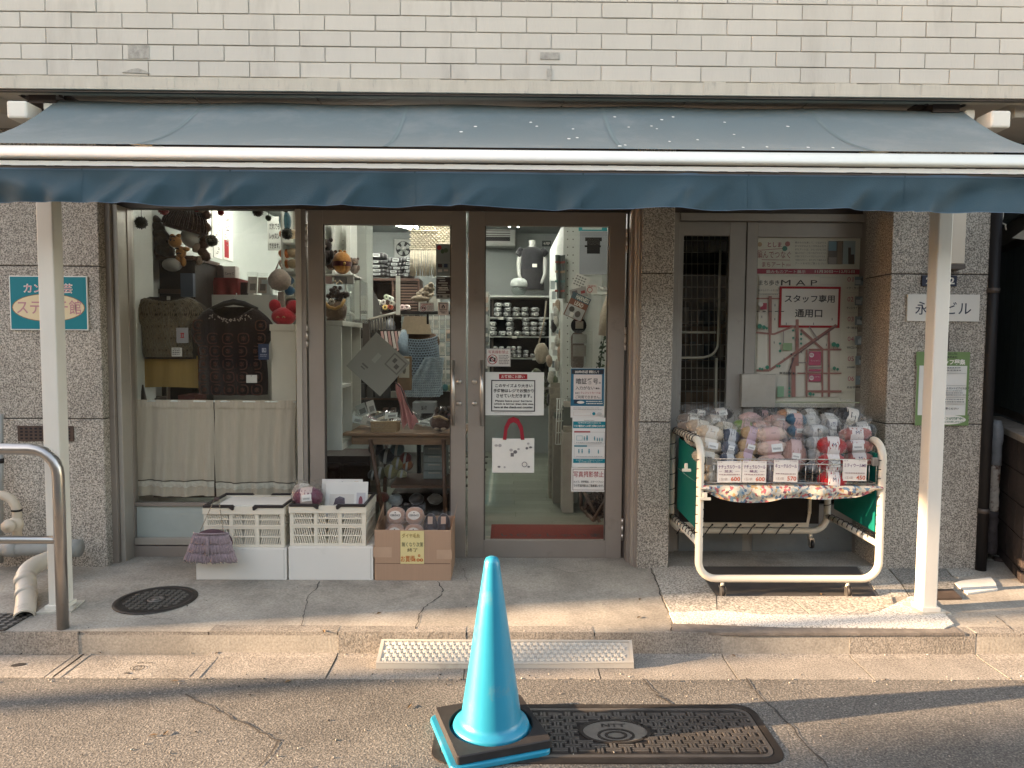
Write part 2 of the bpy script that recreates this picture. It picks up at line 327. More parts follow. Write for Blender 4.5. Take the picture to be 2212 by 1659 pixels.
# drain covers set in the gutter at the left
for px0, px1 in ((-130, 128), (166, 432)):
    a, b = G(px0, 1440, 0).x, G(px1, 1440, 0).x; m_ = MB()
    m_.box(a, b, YG + .005, YK - .03, -.1, .003, kerbstone); m_.box(a + .02, b - .03, YK - .03, YK - .004, -.1, -.04, dark)
    m_.box(a - .05, a - .004, YG + .002, YK - .004, -.1, .004, kerbstone); m_.box(b + .004, b + .05, YG + .002, YK - .004, -.1, .004, kerbstone)
    o = obj('drain_cover', m_, gut, .003)
    if px0 > 0:
        e = MB(); c = G(297, 1443, .004); e.ring(0, 0, .034, .004, 0, mortar_d, 20, .8); put_text(e, 'TOKYO', -.045, .045, .045, .06, 0, mortar_d)
        e.disc(-.02, -.055, .014, 0, mortar_d, 12, .008); e.ring(0, 0, .02, .004, 0, mortar_d, 12); q = obj('cast_emblem', e, o, local=True); q.location = (c.x, c.y, .006); q.rotation_euler = (R(-90), 0, 0)
    else:
        c = G(40, 1436, .004); e = MB(); e.slab([(c.x + .03 * math.cos(t) + .01 * math.sin(t), c.y + .02 * math.sin(t)) for t in [i * pi / 6 for i in range(12)]], .003, .005, dark); obj('lifting_hole', e, o)
YW = 5.2
def sw(u, v):
    y = YB + (YW - YB) * v; return Vector((-12 + 24 * u, y, SZ(y)))
pave = struct('pavement', MB().grid(sw, 24, 4, concrete, False))
def ribbon(mb, pts, w, m, dz=.0025):
    P2 = [G(x, y, .122) for x, y in pts]
    fine = []
    for a, b in zip(P2, P2[1:]):
        k = max(2, int((b - a).length / .025))
        fine += [a.lerp(b, i / k) + Vector((rnd.uniform(-.006, .006), rnd.uniform(-.006, .006), 0)) * (i > 0) for i in range(k)]
    fine.append(P2[-1])
    for a, b in zip(fine, fine[1:]):
        d = b - a; nv = Vector((-d.y, d.x, 0)).normalized() * w * rnd.uniform(.3, .7)
        mb.add([(q.x, q.y, SZ(q.y) + dz) for q in (a - nv, b - nv, b + nv, a + nv)], [(0, 1, 2, 3)], m)
cr = MB()
for pts, w in (([(690, 1258), (682, 1275), (665, 1290), (660, 1315), (655, 1338), (650, 1352)], .004), ([(945, 1258), (956, 1273), (955, 1285), (930, 1303), (915, 1313), (905, 1330), (898, 1358)], .005),
               ([(1404, 1228), (1420, 1262), (1432, 1300), (1443, 1320), (1452, 1345), (1450, 1362)], .006), ([(640, 1240), (520, 1238), (470, 1245)], .003), ([(1000, 1230), (1010, 1260), (1060, 1268)], .002), ([(1180, 1225), (1230, 1240), (1300, 1232)], .002), ([(250, 1310), (330, 1335), (372, 1338)], .002), ([(2150, 1330), (2170, 1345), (2190, 1362)], .004)):
    ribbon(cr, pts, w, mortar_d)
obj('crack', cr, pave)['kind'] = 'stuff'
# older stone-chip paving round the staff entrance, its sunk strip and patches
pz = lambda y: SZ(y) + .006
def patch(name, pts, m, h=.006, par=pave):
    q = [G(x, y, .125) for x, y in pts]; mb = MB(); k = len(q)
    mb.add([(p.x, p.y, SZ(p.y) + h) for p in q] + [(p.x, p.y, SZ(p.y) - .01) for p in q], [tuple(range(k))] + [(i, i + k, (i + 1) % k + k, (i + 1) % k) for i in range(k)], m); return obj(name, mb, par)
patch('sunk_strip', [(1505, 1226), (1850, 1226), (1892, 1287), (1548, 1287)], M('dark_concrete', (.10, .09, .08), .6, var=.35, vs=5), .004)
patch('stone_patch', [(1408, 1226), (1502, 1226), (1546, 1289), (1548, 1318), (1448, 1322), (1436, 1300)], chipstone)
patch('stone_patch', [(1549, 1289), (1702, 1289), (1748, 1328), (1640, 1327), (1550, 1318)], chipstone)
patch('stone_patch', [(1704, 1289), (1895, 1289), (1925, 1290), (1930, 1306), (1900, 1318), (1870, 1327), (1752, 1328)], chipstone)
patch('stone_patch', [(1853, 1226), (1912, 1226), (1945, 1262), (1962, 1288), (1900, 1288)], chipstone)
patch('stone_patch', [(1916, 1226), (2040, 1226), (2062, 1262), (2055, 1290), (1964, 1287), (1948, 1262)], speckle('chipstone_grey', [(.38, (.12, .115, .1)), (.5, (.26, .24, .21)), (.62, (.42, .4, .36))], 90, .75, .0015, .15, .3, 3))
patch('stone_patch', [(1445, 1324), (1550, 1320), (1640, 1329), (1870, 1329), (1902, 1320), (1934, 1306), (1966, 1290), (2010, 1294), (2060, 1348), (2040, 1357), (1700, 1354), (1455, 1345)], speckle('chipstone_white', [(.4, (.3, .28, .25)), (.47, (.62, .59, .53)), (.6, (.8, .77, .7))], 110, .75, .002, .1, .3, 3), .009)
patch('stone_patch', [(2062, 1262), (2075, 1258), (2140, 1250), (2150, 1262), (2155, 1275), (2090, 1284)], M('white_plaster', (.72, .69, .62), .8, var=.08, bump=.002), .01)
patch('stone_patch', [(2040, 1226), (2092, 1226), (2105, 1240), (2070, 1250), (2056, 1246)], chipstone, .007)
patch('worn_strip', [(1450, 1346), (2060, 1352), (2085, 1366), (1600, 1366), (1455, 1362)], M('worn_concrete', (.17, .15, .13), .85, var=.4, vs=12, bump=.003), .003)
o = patch('inspection_cover', [(2004, 1276), (2058, 1276), (2078, 1295), (2012, 1296)], M('rusty_plate', (.10, .075, .06), .6, metal=.4, var=.4, vs=12), .012)

# round manhole, rectangular road cover, left corner grating
iron = M('cast_iron', (.05, .043, .038), .5, metal=.5, var=.3, vs=9, dirt=(.09, .08, .07), ds=5)
iron_l = M('worn_iron', (.17, .155, .14), .45, metal=.6, var=.25, vs=9)
c = G(337, 1297, .12); r_ = (G(418, 1297, .12) - G(256, 1297, .12)).length / 2; c.z = SZ(c.y) + .001
t = thing('manhole_cover', 'round rusty iron manhole cover set in the pavement', 'manhole cover', c)
obj('rim', MB().lathe([(r_ * 1.04, 0), (r_ * 1.04, .004), (r_ * .88, .006), (r_ * .88, .002)], iron, c, 40), t)
obj('lid', MB().lathe([(r_ * .88, .002), (0.001, .002)], iron, c, 40), t)
g_ = MB(); st = .034
for i in range(-8, 9):
    for j in range(-8, 9):
        x, y = i * st, j * st
        if math.hypot(x, y) > r_ * .8 or abs(x) < .04 and abs(y) < .04: continue
        g_.cb((c.x + x, c.y + y, c.z + .004), (st * .62, st * .62, .006), iron_l, Matrix.Rotation(R(45), 4, 'Z'))
g_.lathe([(.045, .002), (.045, .007), (.03, .007), (.03, .003), (.02, .003), (.02, .008), (0.001, .008)], iron_l, c, 16); obj('tread_pattern', g_, t)
x0, x1 = G(950, 1523, 0).x, G(1622, 1523, 0).x; y1, y0 = G(1300, 1523, 0).y, G(1300, 1650, 0).y; cx, cy = (x0 + x1) / 2, (y0 + y1) / 2
t = thing('road_cover', 'rectangular cast iron utility cover with basket weave tread in the road', 'manhole cover', (cx, cy, 0))
def rrect(x0, x1, y0, y1, r, k=5):
    return [(cx_ + r * math.cos(a), cy_ + r * math.sin(a)) for cx_, cy_, a0 in ((x1 - r, y1 - r, 0), (x0 + r, y1 - r, 90), (x0 + r, y0 + r, 180), (x1 - r, y0 + r, 270)) for a in [R(a0 + 90 * i / k) for i in range(k + 1)]]
def ringslab(mb, po, pi_, z0, z1, m):
    n = len(po); mb.add([(x, y, z1) for x, y in po] + [(x, y, z1) for x, y in pi_] + [(x, y, z0) for x, y in po] + [(x, y, z0) for x, y in pi_], [(i, (i + 1) % n, n + (i + 1) % n, n + i) for i in range(n)] + [(2 * n + i, 2 * n + (i + 1) % n, (i + 1) % n, i) for i in range(n)] + [(n + i, n + (i + 1) % n, 3 * n + (i + 1) % n, 3 * n + i) for i in range(n)], m)
f_ = MB(); ringslab(f_, rrect(x0, x1, y0, y1, .08), rrect(x0 + .03, x1 - .03, y0 + .03, y1 - .03, .06), -.01, .004, iron); ringslab(f_, rrect(x0 + .036, x1 - .036, y0 + .036, y1 - .036, .055), rrect(x0 + .052, x1 - .052, y0 + .052, y1 - .052, .04), -.01, .005, iron_l); obj('rim', f_, t)
obj('lid', MB().slab(rrect(x0 + .002, x1 - .002, y0 + .002, y1 - .002, .08), -.02, .0, iron), t)
w_ = MB(); s_ = .026; nx, ny = int((x1 - x0 - .13) / s_), int((y1 - y0 - .13) / s_); ox = x0 + .065 + ((x1 - x0 - .13) - nx * s_) / 2; oy = y0 + .065 + ((y1 - y0 - .13) - ny * s_) / 2
for i in range(nx):
    for j in range(ny):
        x, y = ox + (i + .5) * s_, oy + (j + .5) * s_
        if ((x - cx - .05) / .15) ** 2 + ((y - cy) / .10) ** 2 < 1: continue
        ph = (i + 2 * j) % 4
        a, b = (s_ * 2.3, .008) if ph in (0, 1) else (.009, s_ * 1.35)
        for d in (-.0065, .0065):
            if ph in (0, 2): w_.cb((x + (0 if ph == 0 else d), y + (d if ph == 0 else 0), .003), (a, b, .006), iron_l)
obj('tread_pattern', w_, t)
e = MB(); cc = (cx + .05, cy)
for a, b in ((.145, .130), (.075, .064), (.045, .034)):
    ringslab(e, [(cc[0] + a * math.cos(2 * pi * i / 32), cc[1] - (.028 if a < .1 else 0) + a * .62 * math.sin(2 * pi * i / 32)) for i in range(32)], [(cc[0] + b * math.cos(2 * pi * i / 32), cc[1] - (.028 if a < .1 else 0) + b * .62 * math.sin(2 * pi * i / 32)) for i in range(32)], 0, .006, iron)
e.slab([(cc[0] + .13 * math.cos(2 * pi * i / 32), cc[1] + .08 * math.sin(2 * pi * i / 32)) for i in range(32)], 0, .003, M('worn_iron_pale', (.20, .18, .155), .5, metal=.4, var=.2))
e2 = MB(); put_text(e2, 'NTT', -.05, .05, -.012, .012, 0, iron, .03); o = obj('emblem', e, t); q = obj('lettering', e2, o, local=True); q.location = (cc[0] - cx, .045, .0045); q.rotation_euler = (R(-90), 0, 0)
c = G(-15, 1345, .12); g_ = MB()
g_.box(c.x - .25, c.x + .13, c.y - .1, c.y + .12, .08, SZ(c.y) + .004, iron)
for i in range(9):
    for j in range(6): g_.cb((c.x - .22 + i * .042, c.y - .08 + j * .036, SZ(c.y) + .007), (.02, .02, .006), iron_l, Matrix.Rotation(R(45), 4, 'Z'))
one('floor_grating', g_, 'square iron grating with studs behind the open drain pipe', 'drain grating')
# repair seams in the asphalt
sm = MB()
for pts in ([(1385, 1467), (1420, 1500), (1480, 1545)], [(1360 + 250, 1467), (1630, 1490), (1700, 1560), (1790, 1659)], [(400, 1500), (480, 1540), (560, 1580), (605, 1600), (560, 1659)]):
    P2 = [G(x, y, 0) for x, y in pts]
    for a, b in zip(P2, P2[1:]):
        k = max(2, int((b - a).length / .04)); q = [a.lerp(b, i / k) + Vector((rnd.uniform(-.008, .008), rnd.uniform(-.008, .008), 0)) for i in range(k + 1)]
        for u, v in zip(q, q[1:]):
            nv = Vector((-(v - u).y, (v - u).x, 0)).normalized() * rnd.uniform(.002, .005); sm.add([(z.x, z.y, .0015) for z in (u - nv, v - nv, v + nv, u + nv)], [(0, 1, 2, 3)], mortar_d)
struct('road_seam', sm)['kind'] = 'stuff'

# ---------------------------------------------------------------- the shop building
DW, DP, DD, DS = 3.97, 4.47, 4.68, 4.85
bld = thing('shop_building', 'low shop building with white painted brick wall above speckled granite piers', 'building', (0, DP, .1))
ZB = W(1106, 173, DW).z; PH = .0838; PW = .2736; ZS = W(1106, 203, DW).z
wall = obj('upper_wall', MB().box(-3.6, 3.6, DW + .0075, DW + .25, ZS + .02, 9, mortar).box(-3.6, 3.6, DW + .25, 12, 3.2, 9, mortar).box(-3.6, 3.6, DW, DW + .007, ZB + 10 * PH + .01, 9, paint_wall), bld)
br = obj('brick', MB().box(-PW / 2 + .0026, PW / 2 - .0026, 0, .03, .0026, PH - .0026, paint_wall), wall, .0025, 2, local=True)
XB = W(974, 160, DW).x; first = True; bo = wall.location; nb = 0
hole = [(W(300, 112, DW), .043), (W(1188, 120, DW), .04)]
for j in range(10):
    for i in range(-13, 13):
        x = XB + (i + (.5 if j % 2 else 0)) * PW + PW / 2
        if abs(x) > 3.45: continue
        b = br if first else dup(br, wall); first = False; nb += 1
        b.location = Vector((x + rnd.uniform(-.001, .001), DW + rnd.uniform(-.0015, .0015), ZB + j * PH)) - org(wall); b.rotation_euler = (0, R(rnd.uniform(-.25, .25)), R(rnd.uniform(-.15, .15)))
scar = M('scar', (.36, .34, .30), .9, var=.4, vs=30, bump=.003)
obj('chipped_patch', MB().pr((276, 97, 322, 126), DW - .004, .004, scar).prism([(W(x, y, DW).x, W(x, y, DW).z) for x, y in ((265, 157), (285, 150), (300, 148), (318, 155), (325, 160))], DW - .006, DW + .01, scar), wall)
obj('chipped_patch', MB().pr((1167, 113, 1209, 128), DW - .004, .004, scar).pr((1181, 148, 1192, 174), DW - .004, .004, scar), wall)
lg = MB(); xs = [-3.6 + i * .12 for i in range(61)]
for a, b in zip(xs, xs[1:]): z_ = rnd.uniform(-.003, .003); lg.box(a, b, DW - .012 + rnd.uniform(-.0015, .0015), DW + .1, ZS, ZB - .006 + z_, ledge_m)
obj('ledge', lg, wall)
sf = obj('soffit', MB().box(-3.6, 3.6, DW + .1, 5.2, ZS + .034, ZS + .05, dark), bld)
obj('drip_edge', MB().box(-3.6, 3.6, DW + .004, DW + .03, ZS - .010, ZS - .001, alu_d), sf)
X0 = W(1218, 205, 4.05).x
for k in range(-4, 5):
    a, b = X0 + k * .695 + .006, X0 + (k + 1) * .695 - .006
    a, b = max(a, -2.86), min(b, 2.86)
    if b > a: obj('soffit_panel', MB().box(a, b, DW + .1, 5.1, ZS + .012, ZS + .03, soffit_m), sf)
obj('soffit_vent', MB().pr((728, 216, 925, 223), 4.2, .1, alu_d), sf)
for s in (-1, 1): obj('side_beam', MB().box(s * 2.88, s * 3.3, DW + .1, 5.1, 2.86, ZS + .032, soffit_m), sf)
# granite piers made of slabs
def pier(x0, x1, joints, y1=5.1):
    zs = [.09] + [W((x0 + x1) * 160 + 1106, j, DP).z for j in sorted(joints, reverse=True)] + [2.86]
    for a, b in zip(zs, zs[1:]): obj('granite_slab', MB().box(x0, x1, DP, y1, a + .003, b - .003, granite), bld, .004)
    obj('joint_backing', MB().box(x0 + .008, x1 - .008, DP + .008, y1 - .01, .09, 2.86, mortar_d), bld)
XL = W(221, 830, DP).x; XM0, XM1 = W(1382, 830, DP).x, W(1451, 830, DP).x; XR0, XR1 = W(1916, 830, DP).x, W(2130, 830, DP).x
pier(-3.3, XL, (575, 905)); pier(XM0, XM1, (590, 912)); pier(XR0, XR1, (592, 916))
# glazed front: head, jambs, window, doors
HZ = W(1000, 455, DD).z
obj('header', MB().box(XL + .001, XM0 - .001, DD + .01, DD + .08, HZ, 2.9, alu_d), bld)
obj('header', MB().box(XM1 + .001, XR0 - .001, DS + .0, DS + .08, W(1680, 462, DS).z, 2.9, alu_d), bld)
def post(name, a, b, D, th, m, z0=.11, z1=None, ym=830, par=None):
    return obj(name, MB().box(W(a, ym, D).x, W(b, ym, D).x, D, D + th, z0, z1 or HZ, m), par or bld, .002)
post('jamb', 232, 246, DP + .07, .2, alu); post('jamb', 246.5, 251, DP + .12, .2, alu_d); post('jamb', 252, 262, DP + .1, .2, alu_l); post('jamb', 262.5, 271, DP + .17, .1, alu_d); post('jamb', 271.5, 283, DD, .06, alu)
post('mullion', 641, 653, DD - .01, .1, alu_l); post('mullion', 653.5, 663, DD - .004, .09, alu)
post('jamb', 1350, 1358, DD + .01, .08, alu_d); post('jamb', 1359, 1369, DD - .09, .17, alu); post('jamb', 1369.5, 1375, DD - .15, .2, alu_l); post('jamb', 1375.5, 1381, DD - .19, .2, alu)
X = lambda px, D=DD, y=830: W(px, y, D).x
Z = lambda py, D=DD, x=900: W(x, py, D).z
win = obj('display_window', MB().box(X(283), X(641), DD + .0, DD + .06, Z(1208, DD, 450), Z(1180, DD, 450), alu), bld, .002)
obj('window_rail', MB().box(X(283), X(641), DD - .006, DD + .055, Z(1177, DD, 450), Z(1162, DD, 450), alu_l), win, .002)
obj('window_rail', MB().box(X(283), X(641), DD + .01, DD + .05, Z(1095, DD, 450), Z(1087, DD, 450), alu), win, .002)
obj('window_sill', MB().box(X(283), X(641), DD - .03, DD + .06, .11, Z(1209.5, DD, 450), alu_d), win)
obj('glass_pane', MB().box(X(284), X(640), DD + .026, DD + .031, Z(1087, DD, 450), HZ, glass), win)
obj('frosted_pane', MB().box(X(284), X(640), DD + .026, DD + .031, Z(1162, DD, 450), Z(1095, DD, 450), M('frosted', (.42, .46, .42), .25, var=.12, vs=2, spec=.6)), win)
ZD0, ZD1, ZG0, ZG1 = Z(1204), HZ - .004, Z(1167), Z(486)
def door(xa, ga, gb, xb, lab=None):
    d = obj('door', MB().box(X(xa), X(ga), DD, DD + .045, ZD0, ZD1, alu).box(X(gb), X(xb), DD, DD + .045, ZD0, ZD1, alu).box(X(ga), X(gb), DD + .0015, DD + .0435, ZD0, ZG0, alu).box(X(ga), X(gb), DD + .0015, DD + .0435, ZG1, ZD1, alu), bld, .0015)
    obj('glazing_bead', MB().box(X(ga), X(ga + 2.5), DD + .01, DD + .035, ZG0, ZG1, alu_d).box(X(gb - 2.5), X(gb), DD + .01, DD + .035, ZG0, ZG1, alu_d), d)
    obj('glass_pane', MB().box(X(ga + 2.5), X(gb - 2.5), DD + .02, DD + .025, ZG0, ZG1, glass), d); return d
dl = door(668, 700, 974, 1006); dr = door(1011, 1046, 1312, 1347)
obj('threshold', MB().box(X(664), X(1350), DD - .03, DD + .06, .11, ZD0 - .006, alu_d), bld)
for d, px in ((dl, 980), (dr, 1041)):
    hd = MB(); hd.tube([(X(px), DD - .05, Z(777)), (X(px), DD - .05, Z(917))], .012, steel, 10)
    for y in (795, 900): hd.tube([(X(px), DD - .05, Z(y)), (X(px), DD, Z(y))], .008, steel, 8)
    obj('pull_handle', hd, d)
    q = 992 if d is dl else 1025
    for y in (824, 871): obj('lock_cylinder', MB().lathe([(0.001, -.012), (.013, -.012), (.017, -.004), (.017, 0)], steel, (X(q), DD, Z(y)), 14, Matrix.Rotation(R(-90), 4, 'X')).cb((X(q), DD - .014, Z(y)), (.005, .006, .018), steel), d)
def hinge(d, px, y0, y1):
    h = MB()
    for a, b in ((0, .3), (.32, .68), (.7, 1)): h.tube([(X(px), DD - .006, Z(y0 + (y1 - y0) * a)), (X(px), DD - .006, Z(y0 + (y1 - y0) * b))], .008, steel, 8)
    obj('hinge', h, d)
hinge(dl, 665, 486, 535); hinge(dl, 665, 702, 752); hinge(dr, 1349, 492, 543); hinge(dr, 1349, 704, 754); hinge(dr, 1349, 1118, 1165)
# staff entrance: fixed sidelight and door
XS = lambda px, y=830: W(px, y, DS).x
ZSf = lambda py, x=1680: W(x, py, DS).z
gm = M('grey_door_paint', (.38, .35, .31), .45, metal=.25, var=.08, dirt=(.2, .175, .15), ds=6, dth=(.62, .8))
obj('jamb', MB().box(XM1 + .001, XS(1461), DS - .02, DS + .08, .1, ZSf(462), gm), bld, .002)
obj('jamb', MB().box(XS(1884), XR0 - .001, DS - .05, DS + .08, .1, ZSf(462), alu), bld, .002)
obj('door_head', MB().box(XS(1461), XS(1884), DS - .03, DS + .05, ZSf(479), ZSf(463), gm), bld, .002)
side = obj('sidelight', MB().box(XS(1461.5), XS(1471), DS, DS + .04, .1, ZSf(480), gm).box(XS(1569), XS(1604), DS, DS + .04, .1, ZSf(480), gm).box(XS(1471), XS(1569), DS + .0015, DS + .0385, ZSf(510), ZSf(480), gm).box(XS(1471), XS(1569), DS + .0015, DS + .0385, .1, ZSf(1090), gm), bld, .002)
obj('glass_pane', MB().box(XS(1471), XS(1569), DS + .018, DS + .023, ZSf(1090), ZSf(510), glass), side)
sd = obj('staff_door', MB().box(XS(1606.5), XS(1629), DS - .002, DS + .04, .115, ZSf(480), gm).box(XS(1859), XS(1883.5), DS - .002, DS + .04, .115, ZSf(480), gm).box(XS(1629), XS(1859), DS, DS + .038, ZSf(512), ZSf(480), gm).box(XS(1629), XS(1859), DS, DS + .038, .115, ZSf(1090), gm), bld, .002)
obj('glass_pane', MB().box(XS(1629), XS(1859), DS + .012, DS + .017, ZSf(1090), ZSf(512), glass), sd)
kp = M('blue_grey_steel', (.27, .29, .29), .4, metal=.5, var=.15, dirt=(.25, .13, .07), ds=14, dth=(.66, .7))
obj('kick_plate', MB().pr((1625, 1130, 1848, 1192), DS - .006, .004, kp), sd); obj('kick_plate', MB().pr((1466, 1130, 1604, 1192), DS - .006, .004, kp), side)
obj('cover_plate', MB().pr((1602, 808, 1676, 880), DS - .05, .045, M('brushed_plate', (.55, .52, .46), .38, metal=.55, var=.12, vs=12, dirt=(.4, .36, .3), ds=6, dth=(.5, .8))), bld, .003)
obj('door_step', MB().box(XM1, XR0, DP + .13, 5.2, .05, .128, concrete), bld, .004)

# ---------------------------------------------------------------- the shop inside
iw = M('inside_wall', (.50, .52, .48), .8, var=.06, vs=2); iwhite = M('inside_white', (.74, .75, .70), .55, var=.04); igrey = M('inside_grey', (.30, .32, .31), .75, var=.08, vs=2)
DB, IL, IR, IZ = 9.3, -2.62, X(1381), 2.98
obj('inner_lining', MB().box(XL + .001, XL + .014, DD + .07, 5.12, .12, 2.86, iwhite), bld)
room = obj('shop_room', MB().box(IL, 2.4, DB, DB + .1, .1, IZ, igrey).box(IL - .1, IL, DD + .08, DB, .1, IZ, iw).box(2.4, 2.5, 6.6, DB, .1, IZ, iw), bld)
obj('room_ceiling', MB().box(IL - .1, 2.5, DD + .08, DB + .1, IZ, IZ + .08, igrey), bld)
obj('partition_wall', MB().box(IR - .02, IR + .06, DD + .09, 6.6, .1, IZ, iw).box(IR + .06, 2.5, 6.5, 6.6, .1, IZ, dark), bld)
fl = struct('shop_floor', MB().box(IL - .1, 2.5, DD + .06, DB + .1, .05, .118, mortar_d))
plm = M('vinyl_plank', (.17, .18, .145), .38, var=.3, vs=9, rand=.22, stretch=(1, 9, 1), spec=.5)
plk = None; bw, bl = .15, .9
for i in range(31):
    for k in range(7):
        x = -2.6 + (k + .5) * bl + (i % 3) * .3 - .3; y = DD + .09 + (i + .5) * bw
        if x > 2.3 or y > DB: continue
        if i > 14 and (x < -.6 or x > 1.4): continue
        q = MB().box(-bl / 2 + .0015, bl / 2 - .0015, -bw / 2 + .0015, bw / 2 - .0015, 0, .008, plm) if plk is None else None
        if plk is None: plk = obj('floor_plank', q, fl, local=True); p_ = plk
        else: p_ = dup(plk, fl)
        p_.location = (x, y, .119)
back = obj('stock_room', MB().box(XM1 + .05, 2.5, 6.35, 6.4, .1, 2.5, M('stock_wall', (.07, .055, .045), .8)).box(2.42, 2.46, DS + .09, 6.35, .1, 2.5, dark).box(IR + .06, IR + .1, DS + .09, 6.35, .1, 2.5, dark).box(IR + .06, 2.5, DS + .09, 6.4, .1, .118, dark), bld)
tube_m = M('lit_tube', (1, 1, .93), .5, em=8.5, var=0)
def lamp(x, y, rz=90, group='ceiling lamps in the shop', lab='white fluorescent ceiling lamp with two lit tubes inside the shop', L=1.2):
    t = thing('ceiling_lamp', lab, 'ceiling lamp', (x, y, IZ), group); t.rotation_euler = (0, 0, R(rz))
    obj('housing', MB().box(-L / 2, L / 2, -.06, .06, -.04, -.001, iwhite), t, local=True)
    for s in (-1, 1): obj('tube', MB().tube([(-L / 2 + .03, s * .05, -.065), (L / 2 - .03, s * .05, -.065)], .015, tube_m, 8), t, local=True)
    return t
lamp(-1.35, 8.0, 62, lab='lit fluorescent lamp at the back above the ventilator fan'); lamp(.08, 7.75, 88, lab='lit fluorescent lamp at the back beside the air conditioner')
lamp(-.45, 5.0, 0, lab='lit fluorescent lamp close behind the double door'); lamp(-1.95, 6.6, 0, lab='lit fluorescent lamp over the window display'); 
# ---------------------------------------------------------------- across the street and down it (never in view; they shade and reflect)
fm = M('facade_beige', (.24, .205, .17), .8, var=.1); fm2 = M('facade_grey', (.30, .28, .26), .8, var=.1)
def block(name, label, x0, x1, y0, y1, h, m, wx=1.8, wz=3):
    t = thing(name, label, 'building', ((x0 + x1) / 2, (y0 + y1) / 2, 0)); mb = MB().box(x0, x1, y0, y1, -.1, h, m); obj('wall', mb, t); w = MB(); gl = M('dark_window', (.04, .05, .06), .1, spec=.6)
    for i in range(int((x1 - x0 - .6) / wx)):
        for j in range(int(h / wz)):
            xx = x0 + .6 + i * wx; w.box(xx, xx + wx * .6, y1, y1 + .01, j * wz + 1, j * wz + 2.4, gl) if y1 < 2 else w.box(xx, xx + wx * .6, y0 - .01, y0, j * wz + 1, j * wz + 2.4, gl)
    q = obj('window', w, t); q['kind'] = 'stuff'
block('opposite_building', 'beige building on the other side of the street', -16, 30, -16, -6.2, 4.6, fm)
block('street_building', 'grey building further down the shop side of the street', -34, -27.5, -.5, 10, 13, fm2)
block('corner_building', 'grey building at the far corner across the street', -36, -24, -14, -3.04, 12, fm2)
t = thing('sun_blocker', 'unseen concrete slab added across the street to block high sun', 'light blocker', (-28.5, 0, 7.7)); obj('blocker_slab', MB().box(-29.2, -27.8, -3.5, 12, 7.7, 14, fm2), t)  # unseen slab, added to keep sun off the upper wall and awning
t = thing('utility_pole', 'concrete utility pole far down the street', 'utility pole', (-17, .7, 0)); obj('pole_shaft', MB().tube([(-17, .7, -.1), (-17, .7, 9)], [.085, .06], fm2, 12), t)
# ---------------------------------------------------------------- awning
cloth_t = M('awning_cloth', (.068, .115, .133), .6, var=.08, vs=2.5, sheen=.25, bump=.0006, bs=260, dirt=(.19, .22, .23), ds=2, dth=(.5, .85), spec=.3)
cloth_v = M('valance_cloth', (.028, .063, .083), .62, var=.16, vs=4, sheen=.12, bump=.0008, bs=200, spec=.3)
barw = M('awning_bar_white', (.86, .84, .77), .45, var=.03, dirt=(.62, .57, .47), ds=10, dth=(.62, .8), stretch=(1, 1, .15), spec=.5)
DR, DF = 4.09, 3.33
aw = thing('awning', 'wide blue retractable awning with white front bar and hanging valance', 'awning', (0, DF, 2.3))
xl, xr = W(122, 214, DR).x, W(2078, 236, DR).x; zr = W(1106, 229, DR).z; zf = W(1106, 318, DF).z
def af(u, v):
    x = xl + (xr - xl) * u; y = DR + (DF + .01 - DR) * v
    return Vector((x, y, zr + (zf - zr) * v - .05 * math.sin(pi * v) * (.9 + .1 * math.sin(u * 19)) + .006 * math.sin(u * 30 + 1) * math.exp(-v * 7)))
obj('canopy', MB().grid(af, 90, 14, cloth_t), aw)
sm_ = M('seam_tape', (.15, .195, .20), .7)
for px in (443, 880, 1300, 1745):
    u = (W(px, 237, DR).x - xl) / (xr - xl); s = MB()
    s.grid(lambda a, b: af(u + (a - .5) * .0042, .03 + b * .97) + Vector((0, -.001, .0018)), 1, 20, sm_); obj('seam', s, aw)
fl_ = MB(); wf = M('white_fleck', (.85, .84, .8), .6)
for px, py in [(1334 + .603 * x, .603 * y) for x, y in ((775, 857), (868, 823), (1226, 796), (1265, 822), (1500, 838), (1473, 902), (1527, 896), (1770, 760), (1860, 827), (2008, 819), (2043, 838), (2075, 779), (2148, 762), (2125, 920), (1803, 950), (1838, 943))] + [(2668 + .602 * x, .602 * y) for x, y in ((270, 797), (331, 875), (95, 911), (680, 823), (390, 960), (545, 957), (812, 960), (973, 962))]:
    px, py = px / 1.8083, py / 1.8083; d = (CAMR @ Vector(((px - CX) / F, -(py - CY) / F, -1, 0))).xyz; best = None
    for k in range(200):
        v = k / 199; y = DR + (DF + .01 - DR) * v; p = Vector((0, 0, CZ)) + d * (y / d.y); q = af((p.x - xl) / (xr - xl), v)
        if best is None or abs(q.z - p.z) < best[0]: best = (abs(q.z - p.z), q, v)
    q = best[1]; r1 = rnd.uniform(.006, .010); fl_.add([(q.x + r1 * math.cos(a), q.y + r1 * 1.2 * math.sin(a), q.z + .003 + r1 * 1.2 * math.sin(a) * .55) for a in [i * pi / 4 for i in range(8)]], [tuple(range(8))], wf)
obj('white_fleck', fl_, aw)['kind'] = 'stuff'
zb0, zb1 = W(1106, 352, DF).z, W(1106, 320, DF).z; h = zb1 - zb0; prof = [(.045, 0), (-.022, 0), (-.03, .06), (-.029, .25), (-.021, .5), (-.007, .74), (.012, .92), (.03, 1), (.07, 1), (.07, .5)]
xa, xb = xl - .03, xr + .03; n = len(prof); fb = MB(); fb.add([(x, DF + y, zb0 + h * z) for x in (xa, xb) for y, z in prof], [tuple(range(n)), tuple(range(2 * n - 1, n - 1, -1))] + [(i, i + n, (i + 1) % n + n, (i + 1) % n) for i in range(n)], barw, True)
obj('front_bar', fb, aw)
zq = lambda py: W(1106, py, DF).z
